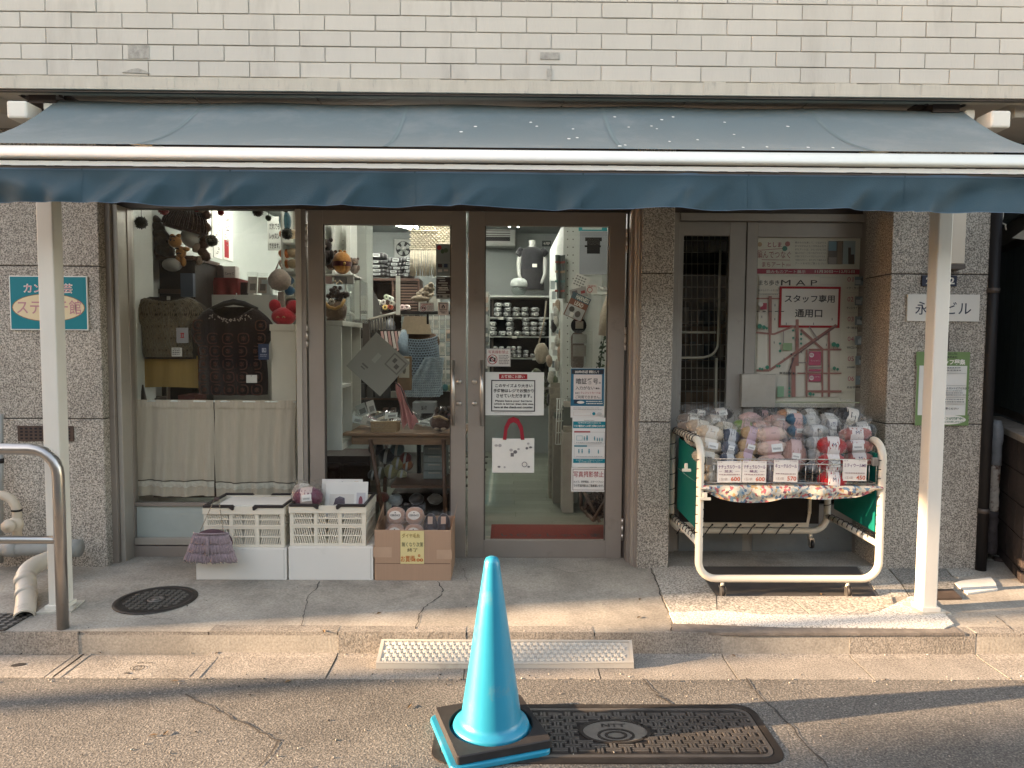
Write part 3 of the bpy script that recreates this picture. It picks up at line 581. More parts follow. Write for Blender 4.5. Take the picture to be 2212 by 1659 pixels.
obj('bar_groove', MB().box(xa + .002, xb - .002, DF + .008, DF + .04, zq(371), zb0 - .0005, alu_d), aw)
gr = MB(); 
for i in range(130):
    a = xa + (xb - xa) * i / 130; gr.box(a, a + (xb - xa) / 130, DF - .002 + rnd.uniform(-.001, .001), DF + .02, zq(366) + rnd.uniform(-.0012, .0006), zq(356.5) + rnd.uniform(-.0006, .0012), barw)
obj('lower_rail', gr, aw)
cp = lambda n_, T_: None
def fold(x, v, q=[(rnd.uniform(-2.6, 2.6), rnd.uniform(.02, .09), rnd.uniform(-1.6, .6), rnd.uniform(.4, 1)) for _ in range(60)]):
    s = 0
    for x0, w_, sl, a in q:
        d = (x - x0 - sl * v * .14) / w_
        if abs(d) < 3: s += a * math.exp(-d * d) * (.25 + v) * (1 if sl < -.2 else -.8)
    e = max(0, (abs(x + .02) - 1.5) / 1.0)
    return s * .023 + e * .028 * math.sin((x * 1.0 + (1 if x > 0 else -1) * v * .55) * 7)
zt = zq(369); 
def vf(u, v):
    x = xa + (xb - xa) * u; sag = .004 * math.sin(x * 3.1) + .003 * math.sin(x * 7.7)
    hh = .168 + sag + (.006 if x > 1.9 else 0) - .012 * max(0, -x - 1.6)
    return Vector((x, DF + .012 - fold(x, v) * (.15 + .85 * min(1, v * 2.2)) - .006 * v, zt - hh * v))
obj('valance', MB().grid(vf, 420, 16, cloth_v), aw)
hm = M('valance_hem', (.075, .12, .17), .7, var=.2)
obj('valance_hem', MB().grid(lambda u, v: vf(u, .985 + .02 * v) + Vector((0, -.002, 0)), 420, 1, hm).grid(lambda u, v: vf(u, .0 + .07 * v) + Vector((0, -.0015, 0)), 200, 1, hm), aw)
for x in (-1.95, -1.27, -.42, .36, 1.13, 1.86): u = (x - xa) / (xb - xa); obj('valance_seam', MB().grid(lambda a, b: vf(u + (a - .5) * .0016, .02 + .96 * b) + Vector((0, -.002, 0)), 1, 14, cloth_v), aw)
obj('roller', MB().tube([(xl - .02, DR + .03, zr - .03), (xr + .02, DR + .03, zr - .03)], .035, alu_d, 12), aw)
bk = M('bracket_brown', (.06, .045, .04), .6)
for px, py, s in ((98, 203, -1), (2038, 224, 1)):
    p = W(px, py, DR); b = MB().box(p.x - .075, p.x + .075, DR - .03, DR + .08, zr - .02, zr + .03, bk).box(p.x - .15, p.x + .13, DR - .05, DR + .1, ZS + .004, ZS + .012, bk).box(p.x - .07, p.x + .07, DR - .02, DR + .06, zr + .03, ZS + .004, bk)
    for d in (-.11, .1): b.lathe([(.012, -.012), (.012, 0)], bk, (p.x + d, DR - .02, ZS + .004), 8)
    obj('bracket', b, aw)
    e = MB(); xe = xl if s < 0 else xr
    e.box(xe + (-.06 if s < 0 else .0), xe + (0 if s < 0 else .06), DR - .03, DR + .05, zr - .06, zr + .0, whitem).box(xe + (-.2 if s < 0 else .09), xe + (-.09 if s < 0 else .2), DR - .12, DR + .02, zr - .13, zr - .035, whitem); obj('end_cap', e, aw, .012, 2)
    ar = MB().tube([(xe - s * .1, DR, zr - .12), (xe - s * .75, (DR + DF) / 2 + .1, (zr + zf) / 2 - .13), (xe - s * .25, DF + .04, zb0 + .02)], .022, whitem, 8); obj('folding_arm', ar, aw)

# ---------------------------------------------------------------- posts
def square_post(px0, px1, lab):
    D = 3.79; x0, x1 = W(px0, 1280, D).x, W(px1, 1280, D).x; xc = (x0 + x1) / 2; zb = SZ(D)
    t = thing('awning_post', lab, 'post', (xc, D, zb), 'white posts under the awning')
    obj('shaft', MB().box(x0, x1, D - .04, D + .045, zb + .006, 2.52, M('post_paint', (.70, .67, .59), .5, var=.06, dirt=(.33, .25, .17), ds=16, dth=(.66, .71), stretch=(1, 1, .35))), t, .006, 2)
    obj('base_plate', MB().cb((xc, D, zb + .004), (.17, .17, .012), M('worn_plate', (.5, .47, .4), .6, var=.3, vs=20, dirt=(.25, .17, .11), ds=12), Matrix.Rotation(R(8), 4, 'Z')).box(x0 - .01, x1 + .01, D - .055, D + .055, zb + .009, zb + .03, whitem), t)
square_post(114, 148, 'white square steel post standing in front of the teal sign')
square_post(1985.5, 2016, 'white square steel post standing right of the yarn cart')
# ---------------------------------------------------------------- signs on the granite
cream, pink, white_ink, navy, ink, red = (.72, .6, .38), (.50, .24, .27), (.78, .75, .68), (.03, .035, .06), (.035, .03, .03), (.36, .02, .025)
D = DP - .012
sheet('wall_sign', 'teal enamel shop sign with cream oval and pink lettering behind the left post', 'sign', (21, 596, 189, 713), D, (.80, .80, .74), [
    ('r', (23, 598, 187, 711), (.0, .19, .235)), ('o', (26, 634, 184, 695), (.22, .12, .06)), ('o', (28, 635.5, 182, 693.5), cream),
    ('t', (51, 612, 157, 634), white_ink, 'カンダ手芸', .03), ('t', (53, 614, 155, 632), pink, 'カンダ手芸', .006), ('t', (37, 648, 176, 679), pink, 'ステッチ館', .008)], th=.01)
sheet('address_plate', 'small navy address plate with white numerals on the right granite pier', 'plate', (1992, 595, 2067, 618), D, navy, [('t', (2000, 599, 2062, 614), white_ink, '2-5-12', .03)], th=.01)
sheet('name_plate', 'white building name plate with dark lettering behind the right post', 'sign', (1960, 636, 2116, 694), D, (.72, .69, .62), [('t', (1977, 652, 2098, 680), navy, '永楽ビル', .004)], th=.011)
it = [('r', (1979, 760, 2092, 790), (.17, .26, .10)), ('r', (1979, 897, 2092, 919), (.17, .26, .10)), ('f', (1979, 760, 2092, 919), (.17, .26, .10), 5), ('o', (2000, 896, 2086, 917), white_ink), ('t', (2015, 776, 2085, 788), white_ink, 'スタッフ募集', .04),
      ('t', (2018, 762, 2068, 767), ink, 'FIN SLIPPER CO.,LTD.'), ('t', (2020, 769, 2068, 774), ink, 'スリッパ株式会社'), ('t', (2006, 901, 2080, 907), (.03, .15, .07), '女性スタッフが活躍中！', .03), ('t', (2014, 909, 2080, 913), (.03, .15, .07), 'あなたも一緒にお仕事しませんか'),
      ('t', (2024, 822, 2041, 829), ink, '00円', .02), ('t', (2022, 836, 2088, 841), ink, '豊島区2-3-3 セントピアビル2F'), ('t', (2030, 880, 2070, 885), ink, 'ご応募ください')]
for y in (806, 832, 858, 872): it.append(('r', (2020, y, 2086, y + .8), (.4, .4, .38)))
it += lines(2022, 793, 2084, 804, 2, (.25, .25, .24), .3) + lines(2022, 843, 2084, 856, 3, (.25, .25, .24), .2) + lines(2022, 861, 2084, 871, 2, (.25, .25, .24), .4)
sheet('job_poster', 'green bordered staff wanted poster on the right granite pier', 'poster', (1979, 760, 2092, 919), D, (.72, .71, .66), it, th=.003)
t = thing('entry_plate', 'dark metal key plate between the name plate and the green poster', 'plate', W(2040, 760, D)); obj('plate', MB().pr((2024, 717, 2051, 759), D - .002, .012, alu_d), t, .002); obj('knob', MB().ell(W(2043, 740, D - .012), (.012, .014, .008), bk, 10, 6), t)
lb = M('lamp_box_beige', (.66, .57, .45), .45, var=.03); t = thing('wall_lamp', 'beige box lamp with dark bottom edge high on the right pier', 'wall lamp', W(2066, 576, DP))
x0, x1, z0, z1 = RC((2036, 380, 2088, 570), DP - .1); obj('shade', MB().slab([(x0, DP - .0), (x0 + .045, DP - .1), (x1, DP - .1), (x1 + .02, DP)], z0, z1, lb), t, .004); obj('base', MB().slab([(x0 - .002, DP - .0), (x0 + .043, DP - .104), (x1 + .002, DP - .104), (x1 + .022, DP)], z0 - .03, z0 - .002, alu_d), t)
t = thing('vent_grille', 'rusty brown square holed vent grille low on the left granite', 'vent', W(98, 953, D)); rust = M('rust_brown', (.085, .055, .042), .75, var=.35, vs=15)
x0, x1, z0, z1 = RC((38, 920, 158, 953), DP - .008); vb = MB().frame(x0, x1, z0, z1, .012, DP - .009, rust).box(x0, x1, DP - .008, DP, z0, z1, rust); obj('plate', vb, t)
sl = MB()
for i in range(11):
    for j in range(4): sl.cb((x0 + .025 + i * (x1 - x0 - .05) / 10, DP - .0085, z0 + .017 + j * (z1 - z0 - .034) / 3), (.014, .003, .011), black)
obj('hole', sl, t)['kind'] = 'stuff'
# ---------------------------------------------------------------- guard rail and pipes at the left
b = G(136, 1357, .119); DG = b.y; zt_ = W(60, 970, DG).z; zl = W(60, 1166, DG).z; sst = M('stainless', (.45, .42, .39), .3, metal=.9, var=.12, vs=5, dirt=(.3, .22, .15), ds=6, dth=(.6, .8))
t = thing('guard_rail', 'stainless steel tube guard rail with rounded corner at the kerb', 'guard rail', (b.x, DG, SZ(DG)))
pts = [(b.x, DG, SZ(DG) - .02)] + [(b.x - .13 + .13 * math.cos(R(a)), DG, zt_ - .13 + .13 * math.sin(R(a))) for a in range(0, 91, 15)] + [(b.x - 1.9, DG, zt_)]
pts += [(b.x - 1.9 - .13 * math.sin(R(a)), DG, zt_ - .13 + .13 * math.cos(R(a))) for a in range(15, 91, 15)] + [(b.x - 2.03, DG, SZ(DG) - .02)]
obj('top_tube', MB().tube(pts, .028, sst, 16), t); obj('lower_tube', MB().tube([(b.x - 2.02, DG, zl), (b.x - .01, DG, zl)], .02, sst, 12), t)
pvc = M('pvc_beige', (.52, .47, .39), .45, var=.08, dirt=(.3, .25, .19), ds=8, dth=(.6, .75)); pvcg = M('pvc_grey', (.30, .30, .28), .5, var=.15, dirt=(.12, .10, .08), ds=7, dth=(.6, .7))
def path(L): return [W(*p) for p in L]
def smooth(P, k=6):
    P = [Vector(p) for p in P]; out = [P[0]]
    for i in range(1, len(P) - 1):
        a, b_, c_ = P[i - 1], P[i], P[i + 1]; u = b_.lerp(a, .45 if i > 1 else .5); v = b_.lerp(c_, .45)
        out += [u.lerp(b_, j / k).lerp(b_.lerp(v, j / k), j / k) for j in range(k + 1)]
    return out + [P[-1]]
t = thing('drain_pipe', 'big beige drain pipe elbow with open end behind the guard rail', 'pipe', W(53, 1357, 3.66))
pp = smooth(path([(118, 1203, 4.27), (52, 1230, 4.02), (58, 1290, 3.82), (52, 1337, 3.66)]), 7)
ob = MB().tube(pp, .05, pvc, 20, caps=False).tube([p for p in pp], .045, dark, 16, caps=False); e_ = pp[-1]; dr_ = (pp[-1] - pp[-2]).normalized()
ob.tube([e_ - dr_ * .004, e_ + dr_ * .001], [.0525, .0525], pvc, 20, caps=False); obj('pipe_run', ob, t)
for k_, w_ in ((8, .03), (12, .02), (18, .05)):
    q = pp[min(k_, len(pp) - 2)]; d = (pp[min(k_ + 1, len(pp) - 1)] - pp[k_ - 1]).normalized(); obj('coupling', MB().tube([q - d * w_, q + d * w_], .0545, pvc, 20), t)
obj('end_rim', MB().add([tuple(e_ + dr_ * .002 + (dr_.orthogonal().normalized() * math.cos(a) + dr_.cross(dr_.orthogonal()).normalized() * math.sin(a)) * r_) for a in [i * pi / 10 for i in range(20)] for r_ in (.054, .045)], [(2 * i, (2 * i + 2) % 40, (2 * i + 3) % 40, 2 * i + 1) for i in range(20)], pvc), t)
t = thing('ground_pipe', 'grey horizontal pipe with collars along the foot of the granite wall', 'pipe', W(60, 1215, 4.3)); a, b_ = W(-90, 1186, 4.32), W(172, 1182, 4.32)
obj('pipe_run', MB().tube([a, b_], .046, pvcg, 18), t)
for px in (28, 160): q = W(px, 1184, 4.32); obj('collar', MB().tube([q - Vector((.035, 0, 0)), q + Vector((.035, 0, 0))], .053, pvcg, 18), t)
t = thing('water_valve', 'cream water pipe elbow with round stop valve at the far left', 'valve', W(36, 1165, 4.3)); cr_ = M('cream_pipe', (.58, .5, .39), .5, var=.1)
obj('pipe_run', MB().tube(smooth(path([(-60, 1068, 4.3), (37, 1068, 4.3), (37, 1170, 4.3)])), .026, cr_, 14), t); obj('valve_body', MB().ell(W(34, 1133, 4.29), (.045, .04, .05), cr_, 14, 8, wob=.05), t)
obj('handle', MB().lathe([(0.001, -.06), (.012, -.06), (.014, -.045), (.038, -.045), (.042, -.03), (.038, -.015), (.015, -.01), (.015, .02)], cr_, W(26, 1134, 4.27), 18, Matrix.Rotation(R(-90), 4, 'X')), t); obj('clip', MB().tube([W(36, 1100, 4.3), W(36, 1104, 4.3)], .031, black, 14), t)
one('wall_pipe', MB().tube([W(2, 895, 4.42), W(2, 1215, 4.42)], .014, pvcg, 10).tube([W(2, 990, 4.42), W(2, 1000, 4.42)], .018, black, 10), 'thin vertical grey pipe on the granite at the picture edge', 'pipe')
# ---------------------------------------------------------------- alley at the right
t = thing('downpipe', 'black rainwater downpipe on the corner of the right granite pier', 'downpipe', G(2125, 1238, .12)); a, b_ = W(2152, 450, 4.45), W(2124, 1238, 4.45)
x_ = (a.x + b_.x) / 2; obj('pipe_run', MB().tube([(x_, 4.46, .1), (x_, 4.46, 2.8)], .032, black, 14), t)
for z_ in (.5, 1.9): obj('pipe_clip', MB().tube([(x_, 4.46, z_), (x_, 4.46, z_ + .03)], .037, alu_d, 14), t)
wrapg, wrapw = M('grey_wrap', (.22, .23, .24), .5, var=.2, vs=20, bump=.006, bs=25), M('white_wrap', (.5, .46, .4), .6, var=.2, vs=20, bump=.004, bs=30, dirt=(.12, .07, .05), ds=18, dth=(.5, .6))
t = thing('wrapped_pipe', 'taped air conditioner pipe with peeling grey and white wrap beside the downpipe', 'pipe', G(2150, 1190, .1)); DX = 4.62; x_ = W(2150, 1000, DX).x
for y0, y1, m_, r_ in ((908, 1004, wrapg, .036), (1000, 1108, wrapw, .031), (1104, 1195, M('dark_wrap', (.07, .06, .06), .7, var=.4, vs=20, bump=.01, bs=30), .034)):
    z0, z1 = W(2150, y1, DX).z, W(2150, y0, DX).z; k = 9
    obj('wrap', MB().tube([(x_ + rnd.uniform(-.004, .004), DX, z0 + (z1 - z0) * i / k) for i in range(k + 1)], [r_ * rnd.uniform(.88, 1.1) for i in range(k)] + [r_ * (.6 if y0 < 950 else 1)], m_, 14), t)
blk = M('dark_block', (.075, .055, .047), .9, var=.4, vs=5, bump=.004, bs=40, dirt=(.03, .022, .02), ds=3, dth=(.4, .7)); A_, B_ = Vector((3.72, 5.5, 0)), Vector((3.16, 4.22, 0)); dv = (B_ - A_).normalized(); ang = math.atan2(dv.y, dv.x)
t = thing('block_wall', 'dark stained concrete block wall with pale coping in the side alley', 'wall', A_); Tm = Matrix.Translation(A_) @ Matrix.Rotation(ang, 4, 'Z'); L_ = (B_ - A_).length
obj('core', MB().box(0, L_, .01, .13, -.1, .98, mortar_d, Tm), t); bb = None
for j in range(5):
    for i in range(-1, 4):
        u0, u1 = max(0, i * .4 + (j % 2) * .2), min(L_, (i + 1) * .4 + (j % 2) * .2)
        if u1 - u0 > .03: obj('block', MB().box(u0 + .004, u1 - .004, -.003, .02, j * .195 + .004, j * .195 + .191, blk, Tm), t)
obj('coping', MB().box(-.02, L_ + .02, -.02, .15, .98, 1.02, M('coping_stone', (.3, .27, .235), .85, var=.25, vs=8, dirt=(.1, .08, .07), ds=6), Tm), t)
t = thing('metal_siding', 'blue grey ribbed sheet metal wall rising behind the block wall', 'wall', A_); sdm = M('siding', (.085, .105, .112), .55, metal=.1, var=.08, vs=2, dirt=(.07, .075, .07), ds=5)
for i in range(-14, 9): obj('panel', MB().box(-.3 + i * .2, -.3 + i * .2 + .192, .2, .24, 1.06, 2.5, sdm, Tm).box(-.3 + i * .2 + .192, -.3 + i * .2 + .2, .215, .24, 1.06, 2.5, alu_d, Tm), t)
obj('bottom_rail', MB().box(-3, 1.5, .185, .23, 1.02, 1.075, alu_d, Tm), t); obj('eaves_gutter', MB().box(-.3, 1.5, .08, .2, 2.32, 2.46, alu_d, Tm).box(-.3, 1.5, .06, .2, 2.46, 2.49, sdm, Tm), t)
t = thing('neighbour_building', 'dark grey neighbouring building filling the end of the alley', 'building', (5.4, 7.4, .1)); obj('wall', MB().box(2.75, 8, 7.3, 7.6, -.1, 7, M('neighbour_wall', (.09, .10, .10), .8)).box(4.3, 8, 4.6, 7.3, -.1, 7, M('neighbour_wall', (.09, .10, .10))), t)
one('lamp_shade', MB().add([W(2186, 514, 4.7), W(2225, 487, 4.7), W(2230, 520, 4.5), W(2225, 487, 4.9), W(2230, 516, 4.95)], [(0, 1, 2), (0, 2, 4), (0, 4, 3), (0, 3, 1), (1, 3, 4, 2)], whitem), 'white sloping metal lamp hood on the alley wall', 'lamp hood')
one('hook_rope', MB().tube(path([(2168, 445, 4.75), (2166, 470, 4.75), (2163, 481, 4.75), (2172, 485, 4.75), (2173, 497, 4.75)]), .005, whitem, 6), 'white cord with hook hanging under the gutter in the alley', 'cord')
ru = MB()
for i in range(46):
    p = G(rnd.uniform(2138, 2235), rnd.uniform(1176, 1216), .12); r_ = rnd.uniform(.012, .035); ru.ell(p + Vector((0, 0, .01)), (r_ * 1.3, r_, r_ * .5), [M('rubble_pale', (.42, .43, .38), .9, var=.2), blk, blk, M('dead_leaf', (.10, .075, .05), .9)][i % 4], 6, 4, Matrix.Rotation(rnd.uniform(0, 3), 4, 'Z'), .3, i)
tag(obj('rubble', ru), kind='stuff')
struct('alley_ground', MB().rc(0, 1, 0, 1, 0, blk)).matrix_world = Matrix.Translation((2.62, 4.5, .125)) @ Matrix.Rotation(R(-90), 4, 'X') @ Matrix.Scale(1.4, 4)
grit = MB(); gm_ = [kerbstone, mortar_d, M('dry_leaf', (.16, .10, .05), .9), chipstone]
for i in range(420):
    x = rnd.uniform(-2.6, 2.8); k = rnd.random(); y, z = (rnd.gauss(YK - .012, .012), .008) if k < .3 else (rnd.gauss(YG - .01, .03), 0) if k < .6 else (rnd.uniform(2.5, YG), 0) if k < .85 else (rnd.uniform(YB, 4.4), None)
    z = SZ(y) if z is None else z; r_ = rnd.uniform(.002, .005); m_ = gm_[2] if i % 23 == 0 else gm_[i % 4 if i % 4 != 2 else 0]
    if m_ is gm_[2]: a = rnd.random() * 6; grit.add([(x + .02 * math.cos(a), y + .02 * math.sin(a), z + .003), (x - .008 * math.sin(a), y + .008 * math.cos(a), z + .009), (x - .02 * math.cos(a), y - .02 * math.sin(a), z + .004), (x + .008 * math.sin(a), y - .008 * math.cos(a), z + .006)], [(0, 1, 2, 3)], m_)
    else: grit.ell((x, y, z + r_ * .3), (r_ * 1.2, r_, r_ * .7), m_, 5, 3, Matrix.Rotation(rnd.random() * 3, 4, 'Z'), .3, i)
tag(obj('gravel', grit), kind='stuff')
# ---------------------------------------------------------------- traffic cone
blue = M('cone_blue', (.02, .25, .38), .36, var=.06, vs=5, spec=.5, coat=.2, dirt=(.12, .25, .30), ds=8, dth=(.58, .74)); rub = M('rubber', (.028, .025, .024), .65, var=.3, vs=14, bump=.0006)
pl_, pf_, pr_ = G(932, 1562, .055), G(987, 1636, .055), G(1193, 1598, .055); th = math.atan2((pr_ - pf_).y, (pr_ - pf_).x); hs = (pr_ - pf_).length / 2; ce = (pf_ + pr_) / 2 + Vector((-math.sin(th), math.cos(th), 0)) * hs; ce.z = 0
t = thing('traffic_cone', 'blue plastic traffic cone with square black rubber weight on the road', 'traffic cone', ce); Tc = Matrix.Translation(ce) @ Matrix.Rotation(th, 4, 'Z')
zt_ = W(1062, 1202, ce.y).z; hh = zt_
body = MB().lathe([(.150, .03), (.153, .05), (.148, .062), (.132, .068), (.1235, .078), (.1195, .09), (.033, hh - .045), (.030, hh - .02), (.024, hh - .006), (.012, hh), (.0005, hh)], blue, ce, 48)
obj('cone_body', body, t)
q = [Tc @ Vector((x, y, 0)) for x, y in rrect(-hs * 1.05, hs * 1.05, -hs * 1.05, hs * 1.05, .03)]; off_ = Vector((-.012, -.008, 0)); obj('base_plate', MB().slab([((p + off_).x, (p + off_).y) for p in q], .0, .022, blue), t, .005, 2)
wt = MB(); ou = [Tc @ Vector((x, y, 0)) for x, y in rrect(-hs, hs, -hs, hs, .012, 8)]; no = len(ou); inn = [ce + Vector((math.cos(a), math.sin(a), 0)) * .165 for a in [math.atan2((p - ce).y, (p - ce).x) for p in ou]]
ou2 = []; in2 = []
for i in range(no):
    a_, b_ = ou[i], ou[(i + 1) % no]; k = max(1, int((b_ - a_).length / .03))
    for j in range(k): p = a_.lerp(b_, j / k); ou2.append(p); an = math.atan2((p - ce).y, (p - ce).x); in2.append(ce + Vector((math.cos(an), math.sin(an), 0)) * .165)
ringslab(wt, [(p.x, p.y) for p in ou2], [(p.x, p.y) for p in in2], .024, .056, rub); obj('rubber_weight', wt, t, .004)
# ---------------------------------------------------------------- kerb step
z1 = .104; bl_, br_ = G(824, 1383, z1), G(1365, 1385, z1); fl2, fr2 = G(812, 1444, .002), G(1369, 1443, .002)
gy = M('step_plastic', (.40, .375, .325), .6, var=.1, vs=4, dirt=(.28, .25, .21), ds=4)
t = thing('kerb_step', 'grey plastic kerb step plate with star tread leaning on the kerb', 'kerb step', ((fl2.x + fr2.x) / 2, fl2.y, 0)); k = 24
def stp(u, v, dz=0):
    a = fl2.lerp(fr2, u); b_ = bl_.lerp(br_, u); p = a.lerp(b_, v); p.z = .018 + (z1 - .018) * v + dz - .006 * math.sin(pi * u) * (1 - v) + .006 * (1 - v); return p
pb = MB().grid(lambda u, v: stp(u, v), k, 4, gy); pb.grid(lambda u, v: stp(u, 0) + Vector((0, -.004 + .004 * v, -.0 - (stp(u, 0).z - .002) * (1 - v))), k, 1, gy)
for u in (0, 1): pb.add([stp(u, 0), stp(u, 1), (stp(u, 1).x, stp(u, 1).y, .002), (stp(u, 0).x, stp(u, 0).y, .002)], [(0, 1, 2, 3)], gy)
obj('plate', pb, t); rm = MB()
for u0, u1, v0, v1 in ((0, 1, 0, .07), (0, 1, .93, 1), (0, .012, .07, .93), (.988, 1, .07, .93)):
    n_ = 24 if u1 - u0 > .5 else 1; rm.grid(lambda a, b_: stp(u0 + (u1 - u0) * a, v0 + (v1 - v0) * b_, .006), n_, 1, gy)
    for vv in (v0, v1): rm.grid(lambda a, b_: stp(u0 + (u1 - u0) * a, vv, .006 * b_), n_, 1, gy)
obj('rim', rm, t); st_ = MB(); sg = M('step_star', (.50, .47, .41), .5, var=.08)
for j in range(5):
    for i in range(37):
        u, v = .03 + (i + (.5 if j % 2 else 0)) * .0255, .17 + j * .165
        if u > .975: continue
        P5 = []
        for q in range(10):
            rr_ = .0165 if q % 2 == 0 else .0075; a = q * pi / 5 + pi / 2; P5.append(stp(u + rr_ * math.cos(a) / (br_.x - bl_.x), v + rr_ * math.sin(a) / .16, .0045))
        st_.add(P5 + [stp(u, v, .006)], [(q, (q + 1) % 10, 10) for q in range(10)], sg); 
        st_.add(P5 + [p - Vector((0, 0, .0045)) for p in P5], [(q, q + 10, (q + 1) % 10 + 10, (q + 1) % 10) for q in range(10)], sg)
obj('star_tread', st_, t)['kind'] = 'stuff'
# ---------------------------------------------------------------- boxes and crates in front of the window
cardw = M('white_card', (.72, .685, .62), .6, var=.03, vs=2, dirt=(.62, .58, .52), ds=4, dth=(.6, .8)); card = M('brown_card', (.40, .255, .165), .7, var=.05, vs=3, stretch=(30, 1, 1)); tape = M('box_tape', (.45, .30, .20), .4, spec=.5)
YF = G(520, 1252, .128).y; zf_ = SZ(YF)
def px_box(r, y, dep, z0=None):
    x0, x1, a, b = RC(r, y); return x0, x1, y, y + dep, (a if z0 is None else z0), b
def white_box(r, lab):
    x0, x1, y0, y1, z0, z1 = px_box(r, YF, .36, SZ(YF)); t = thing('white_box', lab, 'box', ((x0 + x1) / 2, (y0 + y1) / 2, z0), 'white cardboard boxes under the crates')
    obj('carton', MB().box(x0, x1, y0, y1, z0, z1, cardw), t, .004, 2); obj('lid_flap', MB().box(x0 + .003, x1 - .003, y0 + .004, y1 - .004, z1 + .0005, z1 + .003, cardw), t)
    obj('seam', MB().box(x1 - .016, x1 - .014, y0 - .0008, y0 + .002, z0 + .01, z1 - .008, M('crease', (.4, .37, .33), .8)), t); return x0, x1, z1
b1 = white_box((423, 1185, 619, 1252), 'plain white cardboard box under the basket with the purple bag'); b2 = white_box((623, 1182, 806, 1250), 'plain white cardboard box next to the brown carton')
cw = M('crate_cream', (.70, .645, .53), .42, var=.03, spec=.5); cbk = M('crate_handle_black', (.025, .02, .02), .45)
def crate(x0, x1, y0, dep, z0, z1, lab):
    y1 = y0 + dep; t = thing('folding_crate', lab, 'crate', ((x0 + x1) / 2, (y0 + y1) / 2, z0), 'folding plastic crates on white boxes'); w = .012; H = z1 - z0
    def side(fn, L, nm):                      # fn(s, z, d) -> world point; s along the wall, d depth into it
        m = MB()
        def bx(s0, s1, a, b, d0=0, d1=w):
            vs = [fn(s, z, d) for s in (s0, s1) for d in (d0, d1) for z in (a, b)]
            m.add(vs, [(0, 1, 3, 2), (4, 6, 7, 5), (0, 4, 5, 1), (2, 3, 7, 6), (0, 2, 6, 4), (1, 5, 7, 3)], cw)
        def sl(s0, s1, a, b, dx):
            vs = [fn(s, z, d) for s, z in ((s0, a), (s1, a), (s1 + dx, b), (s0 + dx, b)) for d in (.003, w - .003)]
            m.add(vs, [(0, 2, 4, 6), (7, 5, 3, 1), (0, 1, 3, 2), (2, 3, 5, 4), (4, 5, 7, 6), (6, 7, 1, 0)], cw)
        rails = [0, .055, .235, .27, .47, .50, .53, .70, .735, .91, 1]
        bx(0, L, z0, z0 + H * .06, -.002); bx(0, L, z0 + H * .445, z0 + H * .50); bx(0, L, z0 + H * .505, z0 + H * .545, -.003); bx(-.004, L + .004, z0 + H * .82, z1, -.006)
        for a, b in ((.06, .445), (.545, .82)):
            za, zb = z0 + H * a, z0 + H * b; mid = (za + zb) / 2; bx(0, .022, za, zb); bx(L - .022, L, za, zb)
            cols = [(.022, L * .32), (L * .36, L * .64), (L * .68, L - .022)] if nm == 'front_wall' else [(.022, L * .48), (L * .52, L - .022)]
            bx(.022, L - .022, mid - .004, mid + .004, .001)
            for q in range(len(cols) - 1): bx(cols[q][1], cols[q + 1][0], za, zb); 
            for q, (s0, s1) in enumerate(cols):
                n_ = max(3, int((s1 - s0) / .0125)); st = (s1 - s0) / n_
                for i in range(n_ + 1):
                    for c_, d_ in ((za, mid - .004), (mid + .004, zb)):
                        dx = .010 * (-1 if (q == 0 or q == 1 and i < n_ / 2) else 1) * (1 if c_ == za else 1); ss = s0 + i * st - .003
                        sl(max(s0 - .004, ss), min(s1 + .004, ss + .006), c_, d_, dx if 0 < i < n_ else 0)
        return obj(nm, m, t)
    side(lambda s, z, d: Vector((x0 + s, y0 + d, z)), x1 - x0, 'front_wall'); side(lambda s, z, d: Vector((x0 + s, y1 - d, z)), x1 - x0, 'back_wall')
    side(lambda s, z, d: Vector((x0 + d, y0 + w + s, z)), dep - 2 * w, 'side_wall'); side(lambda s, z, d: Vector((x1 - d, y0 + w + s, z)), dep - 2 * w, 'side_wall')
    obj('floor', MB().box(x0 + w, x1 - w, y0 + w, y1 - w, z0 + .002, z0 + .008, cw), t)
    for yy, s in ((y0 - .004, -1), (y1 + .004, 1)):      # two half grips per long side and the end bars
        L = x1 - x0
        for a, b in ((0, .37), (.63, 1)):
            hb = MB(); hb.box(x0 + L * a, x0 + L * b, yy - .009, yy + .012, z1 - .004, z1 + .012, cbk)
            e = x0 + L * (b if a == 0 else a); k = 1 if a == 0 else -1
            hb.prism([(e - k * .012, z1 + .011), (e + k * .008, z1 + .004), (e + k * .006, z1 - .018), (e - k * .004, z1 - .02), (e - k * .03, z1)], yy - .010, yy + .010, cbk)
            obj('grip', hb, t, .002)
    for xx in (x0, x1 - .014): obj('grip', MB().box(xx, xx + .014, y0 + .008, y1 - .008, z1 - .003, z1 + .011, cbk), t)
    return t
YC = YF + .02; zc = lambda py: W(540, py, YC).z
cx0, cx1 = W(440, 1130, YC).x, W(614, 1130, YC).x; crate(cx0, cx1, YC, .33, b1[2] + .004, zc(1095), 'cream folding basket with black grips holding flat white packets behind the purple bag')
dx0, dx1 = W(626, 1130, YC).x, W(790, 1130, YC).x; crate(dx0, dx1, YC, .33, b2[2] + .004, zc(1092), 'cream folding basket with black grips holding hat yarn kits')
film = clear('clear_film', (.97, .97, .96), 1.5, .08, .02, 30, .006); film_end = clear('film_crimp', (.96, .96, .95), 1.55, .1, .012, 40, .03, (.6, .56, .5)); film2 = clear('stiff_film', (.96, .97, .96), 1.5, .04, .003, 14, .05)
